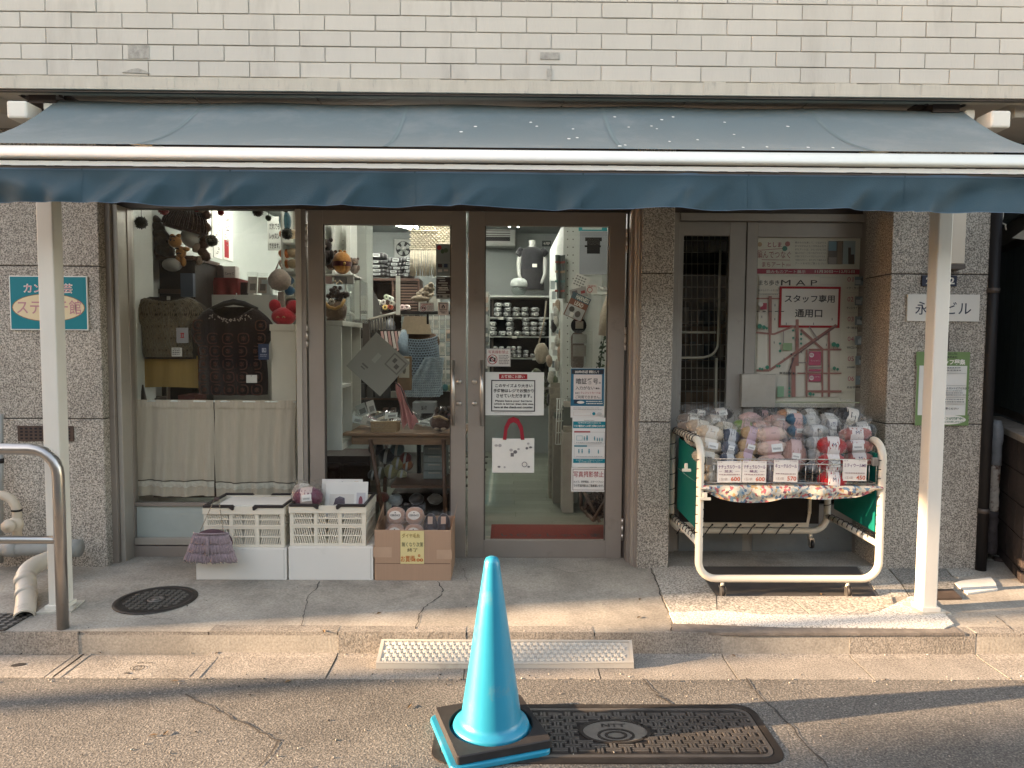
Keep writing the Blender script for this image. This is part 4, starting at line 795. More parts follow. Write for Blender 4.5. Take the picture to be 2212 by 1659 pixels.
one('packet_stack', MB().box(cx0 + .03, cx1 - .05, YC + .03, YC + .3, zc(1178), zc(1100), plain((.6, .57, .5))).box(cx0 + .06, cx1 - .03, YC + .05, YC + .29, zc(1099.5), zc(1096), plain((.72, .7, .64))), 'flat white packets filling the left basket', 'packets')
def packet(name, lab, cat, r, D, col, items, lean=12, group=None):
    x0, x1, z0, z1 = RC(r, D); t = thing(name, lab, cat, ((x0 + x1) / 2, D, z0), group); t.rotation_euler = (R(-lean), 0, 0)
    w, h = x1 - x0, z1 - z0; rr = lambda a: (-w / 2 + a[0] * w, -w / 2 + a[2] * w, a[1] * h, a[3] * h)
    obj('sheet', MB().box(-w / 2, w / 2, 0, .003, 0, h, plain(col)), t, local=True); p = MB(); l = MB(); y = -.001
    for q in items:
        y -= .0004
        if q[0] == 'r': p.rc(*[rr(q[1])[i] for i in (0, 1, 2, 3)], y, plain(q[2]))
        elif q[0] == 'e': p.disc(-w / 2 + q[1] * w, q[2] * h, q[3] * w, y, plain(q[4]), 16, q[5] * h if len(q) > 5 else None)
        elif q[0] == 'p': p.add([(-w / 2 + a * w, y, b * h) for a, b in q[1]], [tuple(range(len(q[1])))], plain(q[2]))
        elif q[0] == 't': put_text(l, q[3], *rr(q[1]), y, plain(q[2]), q[4] if len(q) > 4 else .02)
    if p.v: obj('print', p, t, local=True)
    if l.v: obj('lettering', l, t, local=True)
    obj('film', MB().grid(lambda u, v: Vector((-w / 2 + w * u, y - .003 - .004 * math.sin(pi * u) * math.sin(pi * v), h * v)), 8, 8, film), t, local=True); return t
packet('hat_kit', 'white knitting kit packet with a picture of a dark knitted hat in the middle basket', 'kit packet', (700, 1042, 792, 1120), YC + .10, (.72, .70, .66), [('r', (.1, .12, .68, .66), (.62, .58, .53)), ('e', .33, .3, .11, (.72, .64, .56), .2), ('p', [(.2, .36), (.24, .54), (.34, .6), (.46, .56), (.48, .3), (.4, .4)], (.06, .04, .06)), ('r', (.74, .1, .95, .7), (.5, .48, .5)), ('e', .84, .45, .05, (.2, .03, .05), .16), ('r', (.78, .12, .88, .2), (.6, .42, .2))], 14)
packet('header_packet', 'white header card packet leaning at the back of the middle basket', 'kit packet', (694, 1036, 782, 1095), YC + .2, (.74, .72, .67), [('e', .5, .9, .015, (.05, .05, .05)), ('r', (.8, .86, .9, .92), (.6, .42, .25))], 8)
yarnm = lambda c: M('yarn_%02x%02x%02x' % tuple(int(v * 255) for v in c), c, .85, var=.28, vs=70, bump=.0025, bs=140, sheen=.4, stretch=(.35, 1, 1), spec=.15)
def skein(c, r, m, seed):                   # a ball with the wound strands as ridges
    q = seed * 1.7; k1 = 3 + seed % 3
    def f(u, v):
        a, b = pi * (.5 + .97 * (v - .5)), 2 * pi * u; w = 1 + .045 * math.sin(k1 * b + 22 * a + q) + .025 * math.sin(2 * b - 31 * a + q * 2) + .02 * math.sin(3 * b + q)
        sp = lambda t: math.copysign(abs(t) ** .82, t)
        return Vector((c[0] + r[0] * w * math.cos(a) * -1 * 1, c[1] + r[1] * w * sp(math.sin(a)) * math.cos(b), c[2] + r[2] * w * sp(math.sin(a)) * math.sin(b)))
    return MB().grid(f, 18, 44, m)
def yarn_pack(lab, px, py, D, w, h, col, band=(.72, .68, .62), n=3, roll=0, lean=15, mark=None, sticker=True, group=None, bag=True, cat='yarn pack', gap=None):
    """a clear bag of stacked yarn balls, each with a paper band"""
    s = UP(D); w /= s; h /= s; c = W(px, py, D); t = thing('yarn_pack', lab, cat, c, group); t.rotation_euler = (R(-lean), R(roll), R(rnd.uniform(-8, 8)))
    ym = yarnm(col); bm = plain(band); dz = h / n
    for i in range(n):
        z = -h / 2 + (i + .5) * dz; r = (w / 2, w * .26, dz * .56)
        b = obj('yarn_ball', skein((0, 0, z), r, ym, i + int(px)), t, local=True)
        bn = MB().grid(lambda u, v: Vector((r[0] * .42 * (2 * u - 1), -r[1] * 1.05 * math.cos((v - .5) * 2.5) * (1 - .13 * (2 * u - 1) ** 2), z + r[2] * 1.04 * math.sin((v - .5) * 2.5))), 6, 8, bm)
        if mark: put_text(bn, mark, -w * .055, w * .055, z - dz * .12, z + dz * .14, -r[1] * 1.06 - .001, plain((.05, .05, .12)), 0)
        else: bn.add([(-w * .07, -r[1] * 1.06 - .0008, z - .002), (w * .07, -r[1] * 1.06 - .0008, z - .002), (w * .07, -r[1] * 1.06 - .0008, z + .003), (-w * .07, -r[1] * 1.06 - .0008, z + .003)], [(0, 1, 2, 3)], plain(tuple(v * .6 for v in band)))
        obj('paper_band', bn, t, local=True)
    if sticker:
        z = -h * .02; y = -w * .285; sx = w * rnd.uniform(-.05, .12); k = MB().add([(sx - w * .17, y, z - w * .13), (sx + w * .17, y, z - w * .11), (sx + w * .17, y, z + w * .12), (sx - w * .17, y, z + w * .1)], [(0, 1, 2, 3)], plain((.78, .76, .72)))
        for i in range(9): k.rc(sx - w * .12 + i * w * .026, sx - w * .12 + i * w * .026 + w * .012, z - w * .06, z + w * .0, y - .0006, plain((.08, .08, .08)))
        obj('price_sticker', k, t, local=True)
    if bag:
        def bf(u, v):
            a = 2 * pi * u; zz = -h / 2 * 1.06 + v * h * 1.2; k = min(1, math.sin(pi * min(1, max(.0, v * 1.02))) ** .35) if v < .86 else max(.12, 1 - (v - .86) * 5)
            flare = 1 + (.35 if v > .93 else 0); wr = 1 + .05 * math.sin(a * 7 + v * 9) + .03 * math.sin(a * 13 - v * 17)
            return Vector((w * .56 * wr * math.cos(a) * (k if v < .86 else max(k, .72) * flare * .9), w * .33 * wr * math.sin(a) * k, zz + .006 * math.sin(a * 9) * (v > .9)))
        obj('bag', MB().grid(bf, 26, 16, film), t, local=True)
        q = rnd.random() * 6; obj('bag_end', MB().grid(lambda u, v: Vector((w * (.34 + .20 * v) * (2 * u - 1), -w * .10 + .007 * math.sin(u * 34 + q) * (.3 + v) - .012 * v, h / 2 * 1.0 + w * .26 * v + .008 * math.sin(u * 9 + q) * v)), 22, 5, film_end), t, local=True)
    return t
yarn_pack('small bag of plum and pink yarn at the left end of the middle basket', 665, 1074, YC + .09, 62, 40, (.14, .03, .06), (.55, .45, .42), 1, -4, 10)
yarn_pack('folded pale yarn bag tucked behind the plum yarn in the middle basket', 655, 1068, YC + .17, 46, 44, (.42, .36, .31), (.6, .57, .52), 1, 8, 8, sticker=False)
# ruffled purple bag
lil = M('mauve_yarn', (.27, .205, .22), .9, var=.3, vs=40, bump=.003, bs=90, sheen=.5); lil_d = M('mauve_dark', (.08, .045, .055), .9, var=.3, vs=50, bump=.003)
YBg = YF - .075; pc = W(457, 1172, YBg); t = thing('ruffled_handbag', 'mauve looped yarn handbag with chain strap hanging from the left basket', 'handbag', W(457, 1206, YBg))
u_ = 1 / UP(YBg)
obj('bag_body', MB().ell(pc + Vector((0, .02, -2 * u_)), (44 * u_, .04, 30 * u_), lil_d, 20, 10), t)
for j in range(3):
    rw = MB(); n_ = 19; zz = (22 - j * 19) * u_; wd = (36 + j * 6) * u_
    for k in range(2):
        for i in range(n_):
            a = -1.45 + 2.9 * (i + .5 * k) / (n_ - 1); x = wd * math.sin(a) * 1.02; y = -.012 - .034 * math.cos(a) - .004 * j; l_ = (24 + rnd.uniform(-2, 3)) * u_; sp = x * .16
            top = pc + Vector((x, y + .012 + k * .004, zz)); rw.tube([top, top + Vector((sp * .3, -.012, -l_ * .35)), top + Vector((sp * .8, -.014, -l_ * .8)), top + Vector((sp, -.002, -l_))], [.0035, .0062, .0075, .004], lil, 6)
    rw.tube([pc + Vector((wd * math.sin(a), -.012 - .034 * math.cos(a), zz + .004)) for a in [-1.5 + 3 * i / 24 for i in range(25)]], .005, lil, 6); obj('fringe_row', rw, t)['kind'] = 'stuff'
ts = MB()
for i in range(9): ts.tube([pc + Vector((0, -.06, 20 * u_)), pc + Vector((rnd.uniform(-.012, .012), -.066, -2 * u_)), pc + Vector((rnd.uniform(-.018, .018), -.062, -(18 + rnd.uniform(0, 6)) * u_))], .0032, lil, 5)
obj('tassel', ts, t)['kind'] = 'stuff'
ch = M('brass_chain', (.35, .3, .22), .35, metal=.9); chm = MB(); hk = W(468, 1078, YBg + .03)
for s, q in ((-1, pc + Vector((-24 * u_, .0, 26 * u_))), (1, pc + Vector((26 * u_, .0, 26 * u_)))):
    for i in range(16):
        a = q.lerp(hk + Vector((s * .012, 0, 0)), i / 16); b_ = q.lerp(hk + Vector((s * .012, 0, 0)), (i + .75) / 16); chm.tube([a, b_], .0032, ch, 5)
obj('chain_strap', chm, t)['kind'] = 'stuff'
obj('bead', MB().ell(hk, (.016, .012, .014), M('dark_bead', (.07, .045, .04), .4), 8, 6, wob=.2), t)
# brown carton with yarn packs and a note
x0, x1, z0, z1 = RC((809, 1145, 974, 1252), YF); zb = SZ(YF); dep = .36; t = thing('brown_carton', 'open brown cardboard carton with tape and a yellow sale note on its front', 'carton', ((x0 + x1) / 2, YF + dep / 2, zb)); cb_ = MB(); w_ = .005
cb_.box(x0, x1, YF, YF + w_, zb, z1, card).box(x0, x1, YF + dep - w_, YF + dep, zb, z1, card).box(x0, x0 + w_, YF + w_, YF + dep - w_, zb, z1 + .0, card).box(x1 - w_, x1, YF + w_, YF + dep - w_, zb, z1, card).box(x0 + w_, x1 - w_, YF + w_, YF + dep - w_, zb, zb + .006, card)
obj('carton_body', cb_, t, .0015); obj('fold_seam', MB().box(x0 + .004, x1 - .004, YF - .0012, YF, W(890, 1218, YF).z, W(890, 1216.5, YF).z, M('crease_brown', (.2, .12, .08), .8)), t)
for r in ((806, 1182, 846, 1204), (943, 1188, 976, 1208)): obj('tape', MB().pr(r, YF - .0015, .001, tape), t)
obj('side_flap', MB().add([(x1 - .002, YF + .01, z1), (x1 - .002, YF + dep - .01, z1), (x1 + .02, YF + dep - .02, z1 + .11), (x1 + .015, YF + .08, z1 + .06)], [(0, 1, 2, 3)], card).add([(x0, YF + .02, z1), (x0, YF + dep - .02, z1), (x0 - .0, YF + dep - .02, z1 + .1), (x0 + .03, YF + .12, z1 + .09)], [(0, 1, 2, 3)], card), t)
br_ink, or_ink = (.10, .06, .03), (.5, .13, .03)
sheet('sale_note', 'yellow handwritten sale note taped on the brown carton', 'note', (865, 1147, 916, 1218), YF - .004, (.68, .57, .27), [('t', (868, 1152, 907, 1162), (.28, .17, .03), 'ダイヤ毛糸', .01), ('t', (868, 1171, 914, 1181), (.05, .06, .03), '無くなり次第', .0), ('t', (880, 1184, 902, 1192), br_ink, '終了', .005), ('t', (866, 1200, 896, 1214), or_ink, 'お買得', .008), ('t', (895, 1206, 914, 1213), or_ink, '100', .03), ('t', (903, 1197, 908, 1203), or_ink, '0', .03)])
ros = (.40, .24, .17)
def round_pack(lab, r, D, col, txt, rows, cols, lean=18):
    x0, x1, z0, z1 = RC(r, D); t = thing('yarn_pack', lab, 'yarn pack', ((x0 + x1) / 2, D, z0)); t.rotation_euler = (R(-lean), 0, R(rnd.uniform(-4, 4))); w, h = x1 - x0, z1 - z0
    for i in range(cols):
        for j in range(rows):
            x, z = -w / 2 + (i + .5) * w / cols, (j + .5) * h / rows; rx, rz = w / cols * .52, h / rows * .54
            obj('yarn_ball', MB().ell((x, 0, z), (rx, rx * .7, rz), yarnm(col), 16, 10, wob=.03, seed=i + 3 * j, pw=.9), t, local=True)
            if txt:
                l = MB().disc(x, z, rx * .62, -rx * .72, plain((.62, .55, .48)), 20, rz * .5); put_text(l, txt, x - rx * .5, x + rx * .5, z - rz * .12, z + rz * .1, -rx * .72 - .0008, plain((.05, .04, .04)), .03); l.ell((x, -rx * .72, z + rz * .28), (.004, .001, .004), plain((.05, .04, .04)), 6, 4); obj('paper_label', l, t, local=True)
            else: obj('paper_label', MB().box(x - rx * .35, x + rx * .35, -rx * .74, -rx * .70, z + rz * .1, z + rz * .7, plain((.5, .33, .24))), t, local=True)
    k = w / cols * .42
    obj('bag', MB().grid(lambda u, v: Vector((-w * .54 + w * 1.08 * u, -k * (.4 + .65 * math.sin(pi * u) ** .4 * math.sin(pi * min(1, v * 1.1)) ** .4) + .004 * math.sin(u * 31 + v * 13), -h * .02 + h * 1.14 * v + .006 * math.sin(u * 40) * (v > .9))), 24, 12, film), t, local=True)
round_pack('bag of four brown yarn balls with white oval labels in the brown carton', (833, 1098, 914, 1168), YF + .10, ros, 'CEBVINCE', 2, 2)
round_pack('bag of dark yarn with tan labels at the right of the brown carton', (915, 1112, 972, 1160), YF + .14, (.05, .035, .035), None, 1, 2)
# ---------------------------------------------------------------- yarn cart
tubw = M('tube_white', (.72, .67, .56), .35, var=.05, dirt=(.5, .42, .32), ds=9, dth=(.64, .75), spec=.5); green = M('green_board', (.0, .15, .115), .55, var=.05); cordm = M('black_cord', (.015, .012, .012), .6)
YA, YBk = G(1700, 1256, .20).y - .02, G(1640, 1172, .25).y; YA = 4.0; YBk = 4.60
cxl, cxr = W(1511, 1120, YA).x, W(1902, 1120, YA).x; zlo = W(1700, 1250, YA).z; zt = W(1700, 950, YA).z + .02; rt = .0215
ct = thing('yarn_cart', 'white tube framed display cart with green side boards on castors', 'cart', ((cxl + cxr) / 2, (YA + YBk) / 2, .13)); rr_ = .10; zbk = W(1640, 1146, YBk).z
zs = W(1700, 955, YA).z
def arc(cx_, cz, y, a0, a1, k=7, r=rr_): return [(cx_ + r * math.cos(R(a0 + (a1 - a0) * i / k)), y, cz + r * math.sin(R(a0 + (a1 - a0) * i / k))) for i in range(k + 1)]
def yarc(x, y, cz, a0, a1, k=7, r=rr_): return [(x, y + r * math.cos(R(a0 + (a1 - a0) * i / k)), cz + r * math.sin(R(a0 + (a1 - a0) * i / k))) for i in range(k + 1)]
fr = yarc(cxl, YA + rr_, zs - rr_, 90, 180) + arc(cxl + rr_, zlo + rr_, YA, 180, 270) + arc(cxr - rr_, zlo + rr_, YA, 270, 360) + yarc(cxr, YA + rr_, zs - rr_, 180, 90)
xbl, xbr = cxl - .03, cxr - .05
obj('front_tube', MB().tube([(cxl - .02, YBk - rr_, zs)] + fr + [(cxr - .03, YBk - rr_, zs)], rt, tubw, 14), ct)
bkp = [(cxl - .02, YBk - rr_, zs)] + yarc(cxl - .02, YBk - rr_, zs - rr_, 90, 0)[1:] + arc(cxl - .02 + rr_, zbk + rr_, YBk, 180, 270) + arc(cxr - .03 - rr_, zbk + rr_, YBk, 270, 360) + yarc(cxr - .03, YBk - rr_, zs - rr_, 0, 90)
obj('back_tube', MB().tube(bkp, rt * .95, tubw, 14), ct)
zsb = zbk + .10
for xx in (cxl, cxr):
    sx_ = -.02 if xx == cxl else -.03
    obj('side_tube', MB().tube([(xx, YA + .01, zsb - .02), (xx + sx_, YBk, zsb)], rt * .85, tubw, 12), ct)
    b_ = MB(); xo = xx + (.004 if xx == cxl else -.012)
    b_.add([(xo + k * .008, y, z) for k in (0, 1) for y, z in ((YA + .04, zsb + .045), (YBk - .05, zsb + .06), (YBk - .07, zs - .05), (YA + .05, zs - .07))], [(0, 1, 2, 3), (7, 6, 5, 4), (0, 4, 5, 1), (1, 5, 6, 2), (2, 6, 7, 3), (3, 7, 4, 0)], green); obj('side_board', b_, ct)
    lc = MB(); k = 9
    for i in range(k):                       # lacing round the upright, the top and the lower side tube
        z = zsb + (zs - zsb - .1) * i / k + .03
        for yy in (YA,): lc.tube([(xx + .024 * math.cos(a), yy + .024 * math.sin(a), z + .018 * a / pi) for a in [j * pi / 4 for j in range(-1, 6)]], .0028, cordm, 5)
        lc.tube([(xx + .024 * math.cos(a) + sx_ * (i + .5) / k, YA + .08 + (YBk - YA - .16) * (i + .5) / k + .01 * a / pi, zs + .024 * math.sin(a)) for a in [j * pi / 4 for j in range(9)]], .0028, cordm, 5)
        lc.tube([(xx + .021 * math.cos(a) + sx_ * (i + .5) / k, YA + .06 + (YBk - YA - .1) * (i + .5) / k + .01 * a / pi, zsb + .002 + .021 * math.sin(a)) for a in [j * pi / 4 for j in range(9)]], .0028, cordm, 5)
    for i in range(5):
        z = zsb + .05 + i * .1; lc.tube([(xx + sx_ + .023 * math.cos(a), YBk + .023 * math.sin(a), z + .018 * a / pi) for a in [j * pi / 4 for j in range(9)]], .0028, cordm, 5)
    obj('lacing', lc, ct)['kind'] = 'stuff'
pnl = W(1640, 1130, YBk).z
obj('back_panel', MB().box(cxl + .03, cxr - .09, YBk - .012, YBk - .004, pnl, zs - .03, M('black_sheet', (.010, .008, .008), .7)), ct)
obj('panel_edge', MB().box(cxl + .03, cxr - .16, YBk - .022, YBk - .012, pnl - .02, pnl + .008, tubw).box(cxr - .165, cxr - .145, YBk - .022, YBk - .012, pnl + .07, zs - .1, tubw).add([(cxr - .16, YBk - .018, pnl - .02), (cxr - .145, YBk - .018, pnl + .07), (cxr - .165, YBk - .018, pnl + .075), (cxr - .175, YBk - .018, pnl + .004)], [(0, 1, 2, 3)], tubw), ct)
lc = MB()
for i in range(9):
    x = cxl + .06 + i * .093
    lc.tube([(x, YBk - .025, pnl - .005), (x - .02, YBk - .028, (pnl + zbk) / 2), (x - .045, YBk - .02, zbk - .02)], .003, cordm, 5).tube([(x, YBk - .025, pnl - .005), (x + .025, YBk - .0, zbk + .02)], .003, cordm, 5).ell((x, YBk - .026, pnl - .005), (.007, .004, .007), cordm, 8, 5)
obj('lacing', lc, ct)['kind'] = 'stuff'
for x, y, zt2 in ((W(1560, 1270, YA).x, YA, zlo), (W(1830, 1270, YA).x, YA, zlo), (W(1468, 1185, YBk).x + .1, YBk, zbk), (W(1750, 1185, YBk).x, YBk, zbk)):
    c_ = MB().tube([(x, y, zt2 - .02), (x, y, zt2 - .045)], .011, tubw, 10).cb((x, y, zt2 - .05), (.03, .04, .012), steel).cb((x - .012, y - .012, zt2 - .075), (.004, .035, .05), steel).cb((x + .012, y - .012, zt2 - .075), (.004, .035, .05), steel)
    zw = max(.158, zt2 - .085) if y == YA else zt2 - .085; o = obj('castor', c_, ct); obj('wheel', MB().lathe([(0.001, -.009), (.026, -.009), (.028, -.004), (.028, .004), (.026, .009), (.001, .009)], black, (x + .0, y - .018, zw), 16, Matrix.Rotation(R(90), 4, 'Y')), o)
# wire basket on top
wire = M('chrome_wire', (.5, .49, .46), .28, metal=.95); zb0, zb1 = W(1700, 1043, YA).z, W(1700, 992, YA).z; bx0, bx1 = cxl + .035, cxr - .035; by0, by1 = YA + .0, YBk - .06; wm = MB()
zbb = zs + .0
for z in (zb1, zb1 - .028): wm.tube([(bx0, by0, z), (bx1, by0, z)], .0035, wire, 6)
wm.tube([(bx0, by0, zb0), (bx1, by0, zb0)], .003, wire, 6).tube([(bx0, by0, zb1), (bx0, by1, zb1)], .0035, wire, 6).tube([(bx1, by0, zb1), (bx1, by1, zb1)], .0035, wire, 6).tube([(bx0, by1, zb1), (bx1, by1, zb1)], .0035, wire, 6)
zig = [(bx0 + (bx1 - bx0) * i / 24, by0, zb1 - (.0 if i % 2 else .028)) for i in range(25)]; wm.tube(zig, .0022, wire, 5)
for i in range(25):
    x = bx0 + (bx1 - bx0) * i / 24; wm.tube([(x, by0, zb1 - .028), (x, by0 + .003, zb0)], .002, wire, 5)
for i in range(12): x = bx0 + (bx1 - bx0) * i / 11; wm.tube([(x, by0, zb0), (x, by1, zb0)], .0022, wire, 5)
for i in range(8): y = by0 + (by1 - by0) * i / 7; wm.tube([(bx0, y, zb0), (bx1, y, zb0)], .0022, wire, 5).tube([(bx0, y, zb0), (bx0, y, zb1)], .0022, wire, 5).tube([(bx1, y, zb0), (bx1, y, zb1)], .0022, wire, 5)
tb = thing('wire_basket', 'chrome wire basket lying on top of the white yarn cart', 'basket', ((bx0 + bx1) / 2, (by0 + by1) / 2, zb0)); obj('wire_mesh', wm, tb)['kind'] = 'stuff'
for x in (bx0 + .01, bx1 - .01): obj('corner_sleeve', MB().box(x - .017, x + .017, by0 - .012, by0 + .01, zb1 - .035, zb1 + .012, steel), tb, .003)
# floral cloth
def floral(name):
    m = bpy.data.materials.new(name); m.use_nodes = True; nt = m.node_tree; L = nt.links; p = nt.nodes['Principled BSDF']; g = nd(nt, 'ShaderNodeNewGeometry')
    nz = nd(nt, 'ShaderNodeTexNoise'); nz.inputs['Scale'].default_value = 25; L.new(g.outputs['Position'], nz.inputs['Vector']); mxv = nd(nt, 'ShaderNodeMixRGB', blend_type='ADD'); mxv.inputs[0].default_value = .035; L.new(g.outputs['Position'], mxv.inputs[1]); L.new(nz.outputs['Color'], mxv.inputs[2])
    v = nd(nt, 'ShaderNodeTexVoronoi'); v.inputs['Scale'].default_value = 62; L.new(mxv.outputs[0], v.inputs['Vector']); sp = nd(nt, 'ShaderNodeSeparateColor'); L.new(v.outputs['Color'], sp.inputs[0])
    cr = nd(nt, 'ShaderNodeValToRGB'); cr.color_ramp.interpolation = 'CONSTANT'; e = cr.color_ramp.elements; cs = [(0, (.50, .46, .38)), (.3, (.12, .20, .28)), (.45, (.42, .12, .13)), (.56, (.55, .52, .45)), (.74, (.30, .36, .36)), (.86, (.45, .30, .14)), (.93, (.13, .06, .09))]
    while len(e) < len(cs): e.new(.5)
    for i, (a, c) in enumerate(cs): e[i].position = a; e[i].color = (*c, 1)
    L.new(sp.outputs[0], cr.inputs[0]); L.new(cr.outputs[0], p.inputs['Base Color']); p.inputs['Roughness'].default_value = .85; return m
flo = floral('floral_print'); zc0 = W(1700, 1048, YA).z; hx0, hx1 = cxl + .0, cxr - .005
def skirt(u, v):
    x = hx0 + (hx1 - hx0) * u; d = .055 + .022 * abs(math.sin(u * pi * 1.9 + .5)) + (.03 * math.exp(-((u - .33) / .16) ** 2)) - .03 * math.exp(-((u - .02) / .06) ** 2) - .03 * math.exp(-((u - .97) / .08) ** 2)
    return Vector((x, YA - .012 - .018 * math.sin(pi * min(1, v * 1.2)) * (1 + .4 * math.sin(u * 40)) + .012 * math.sin(u * 26) * v, zc0 - d * 1.02 * v))
obj('cloth_front', MB().grid(skirt, 90, 8, flo), thing('floral_cloth', 'floral print cloth swagged under the wire basket of the cart', 'cloth', ((hx0 + hx1) / 2, (YA + YBk) / 2, zc0 - .1)))
fc = bpy.data.objects['floral_cloth']; obj('cloth_top', MB().grid(lambda u, v: Vector((hx0 + (hx1 - hx0) * u, YA - .01 + (YBk - YA - .05) * v, zc0 + .003 - .008 * math.sin(pi * v))), 20, 6, flo), fc)
obj('cloth_side', MB().grid(lambda u, v: Vector((cxr - .03, YA + .05 + (YBk - YA - .15) * u, zc0 - v * (.055 + .02 * math.sin(u * 9)))), 20, 4, flo).grid(lambda u, v: Vector((cxl + .03, YA + .05 + (YBk - YA - .15) * u, zc0 - v * (.05 + .02 * math.sin(u * 9)))), 20, 4, flo), fc)
t = thing('bulldog_clip', 'cream bulldog clip gripping the floral cloth on the left cart tube', 'clip', W(1524, 1078, YA)); obj('jaw', MB().pr((1510, 1075, 1536, 1081), YA - .04, .01, tubw).pr((1518, 1064, 1528, 1075), YA - .04, .006, tubw), t, .002)
t = thing('metal_clip', 'beige metal clip on the green left side board of the cart', 'clip', W(1480, 1020, YA + .2)); obj('jaw', MB().pr((1474, 1013, 1493, 1019), YA + .02, .012, tubw).pr((1479, 1001, 1486, 1013), YA + .02, .008, tubw), t, .002)
# price cards
pc_, pu, og = (.76, .72, .66), (.13, .03, .13), (.55, .11, .04)
def pcard(lab, r, l1, l2, num, big=True):
    x0, y0, x1, y1 = r; w, h = x1 - x0, y1 - y0
    it = [('t', (x0 + w * .06, y0 + h * .18, x1 - w * .04, y0 + h * .36), pu, l1, .012), ('t', (x0 + w * .56, y1 - h * .26, x1 - w * .06, y1 - h * .06), og, num, .02), ('t', (x0 + w * .1, y1 - h * .22, x0 + w * .42, y1 - h * .09), (.35, .25, .22), '1玉1袋', .0), ('t', (x0 + w * .66, y0 + h * .02, x1 - w * .05, y0 + h * .08), (.3, .2, .2), 'ウール100%', 0), ('t', (x0 + w * .06, y0 + h * .02, x0 + w * .22, y0 + h * .08), (.3, .2, .2), '日本', 0)]
    if l2: it += [('t', (x0 + w * .3, y0 + h * .41, x0 + w * .64, y0 + h * .54), pu, l2, .01), ('r', (x0 + w * .08, y0 + h * .475, x0 + w * .2, y0 + h * .485), pu), ('r', (x0 + w * .74, y0 + h * .475, x0 + w * .92, y0 + h * .485), pu)]
    it += lines(x0 + w * .08, y0 + h * .6, x1 - w * .1, y0 + h * .7, 1, (.35, .25, .25))
    t = sheet('price_card', lab, 'price card', r, YA - .006, pc_, it, group='handwritten price cards on the cart'); t.rotation_euler = (0, R(rnd.uniform(-1.2, 1.2)), 0); return t
pcard('white price card with two lines and red 600 at the left end of the cart', (1549, 996, 1602, 1042), 'ナチュラルウール', '並太', '600'); pcard('white price card with red 600 immediately right of the first card', (1603, 996, 1655, 1042), 'ナチュラルウール', '極太', '600')
pcard('white price card reading 570 in the middle of the cart rail', (1671, 994, 1723, 1041), 'キューテルウール', None, '570'); pcard('white price card reading 450 at the right end of the cart', (1820, 993, 1872, 1039), 'ミティウールMⅡ', None, '450')
# the yarn packs on the cart: front row first
cr_, pk, gy_, rd = (.60, .47, .33), (.52, .30, .25), (.30, .31, .31), (.36, .015, .02)
wb_, pb_ = (.72, .66, .57), (.60, .40, .37)
P = yarn_pack
P('bag of cream yarn balls at the left end of the front row', 1531, 962, YA + .13, 62, 84, cr_, wb_, 3, 12, 16)
P('bag of dark blue and silver yarn with cream edge, second in the front row', 1576, 968, YA + .11, 40, 84, (.05, .06, .09), (.5, .5, .5), 3, 14, 18)
P('bag of gold yarn with lilac bands, third in the front row', 1617, 965, YA + .12, 46, 88, (.42, .28, .14), (.55, .40, .46), 3, 16, 16)
P('bag of pale pink yarn in three large balls in the middle of the front row', 1666, 968, YA + .12, 74, 90, (.60, .44, .36), pb_, 3, -2, 16)
P('bag of fluffy rose brown yarn right of the pale pink bag', 1714, 985, YA + .10, 56, 66, (.34, .19, .15), (.55, .38, .36), 1, 10, 14)
P('bag of grey yarn in four balls marked M in the front row', 1765, 970, YA + .13, 56, 104, gy_, (.55, .55, .54), 4, 0, 14, 'M')
P('bag of bright red yarn with white bands in the front row', 1797, 1000, YA + .05, 60, 112, rd, (.72, .68, .66), 3, 2, 12, 'M')
P('bag of brick pink yarn marked M at the right end of the front row', 1850, 965, YA + .13, 66, 84, (.38, .14, .12), (.70, .66, .64), 3, -3, 16, 'M')
P('crumpled bag of beige yarn behind the cream bag', 1512, 938, YA + .25, 62, 60, (.45, .36, .27), wb_, 2, 14, 24)
P('bag of pale straw yarn lying in the second row beside the gold bag', 1568, 935, YA + .26, 50, 46, (.52, .43, .30), wb_, 2, 10, 26, sticker=False)
P('bag of pink banded yarn with a green ball in the second row', 1607, 930, YA + .26, 48, 44, (.20, .30, .08), pb_, 2, 12, 26, sticker=False)
P('bag of salmon yarn behind the pale pink bag', 1645, 938, YA + .24, 48, 56, (.46, .23, .17), pb_, 2, -8, 22, sticker=False)
P('bag of light peach yarn in the second row left of the blue bag', 1688, 932, YA + .27, 46, 48, (.58, .40, .33), pb_, 2, 8, 24, sticker=False)
P('bag of deep blue yarn with pink bands in the second row', 1722, 932, YA + .25, 46, 78, (.03, .10, .17), pb_, 3, 5, 20)
P('bag of white grey yarn behind the grey front bag', 1752, 922, YA + .3, 44, 52, (.42, .40, .37), (.62, .60, .57), 2, -6, 22, sticker=False)
P('bag of soft grey yarn marked M in the second row', 1797, 930, YA + .27, 46, 50, (.25, .25, .26), (.66, .65, .62), 2, 3, 22, 'M')
P('bag of black shiny yarn in the second row at right', 1826, 945, YA + .22, 40, 56, (.02, .02, .022), (.3, .3, .3), 2, 12, 20)
P('bag of charcoal yarn with white label behind the brick pink bag', 1862, 932, YA + .28, 56, 38, (.04, .045, .05), (.6, .58, .55), 1, -6, 26)
P('bag of grey brown yarn at the back left corner of the cart', 1495, 914, YA + .42, 60, 40, (.22, .18, .15), (.62, .58, .52), 2, 8, 30)
P('bag of ash grey yarn in the third row from the left', 1543, 914, YA + .42, 50, 34, (.28, .25, .22), (.6, .56, .5), 1, 6, 32)
P('bag of black yarn with white label at the back left', 1512, 897, YA + .5, 44, 22, (.03, .025, .025), (.68, .62, .56), 1, 10, 30)
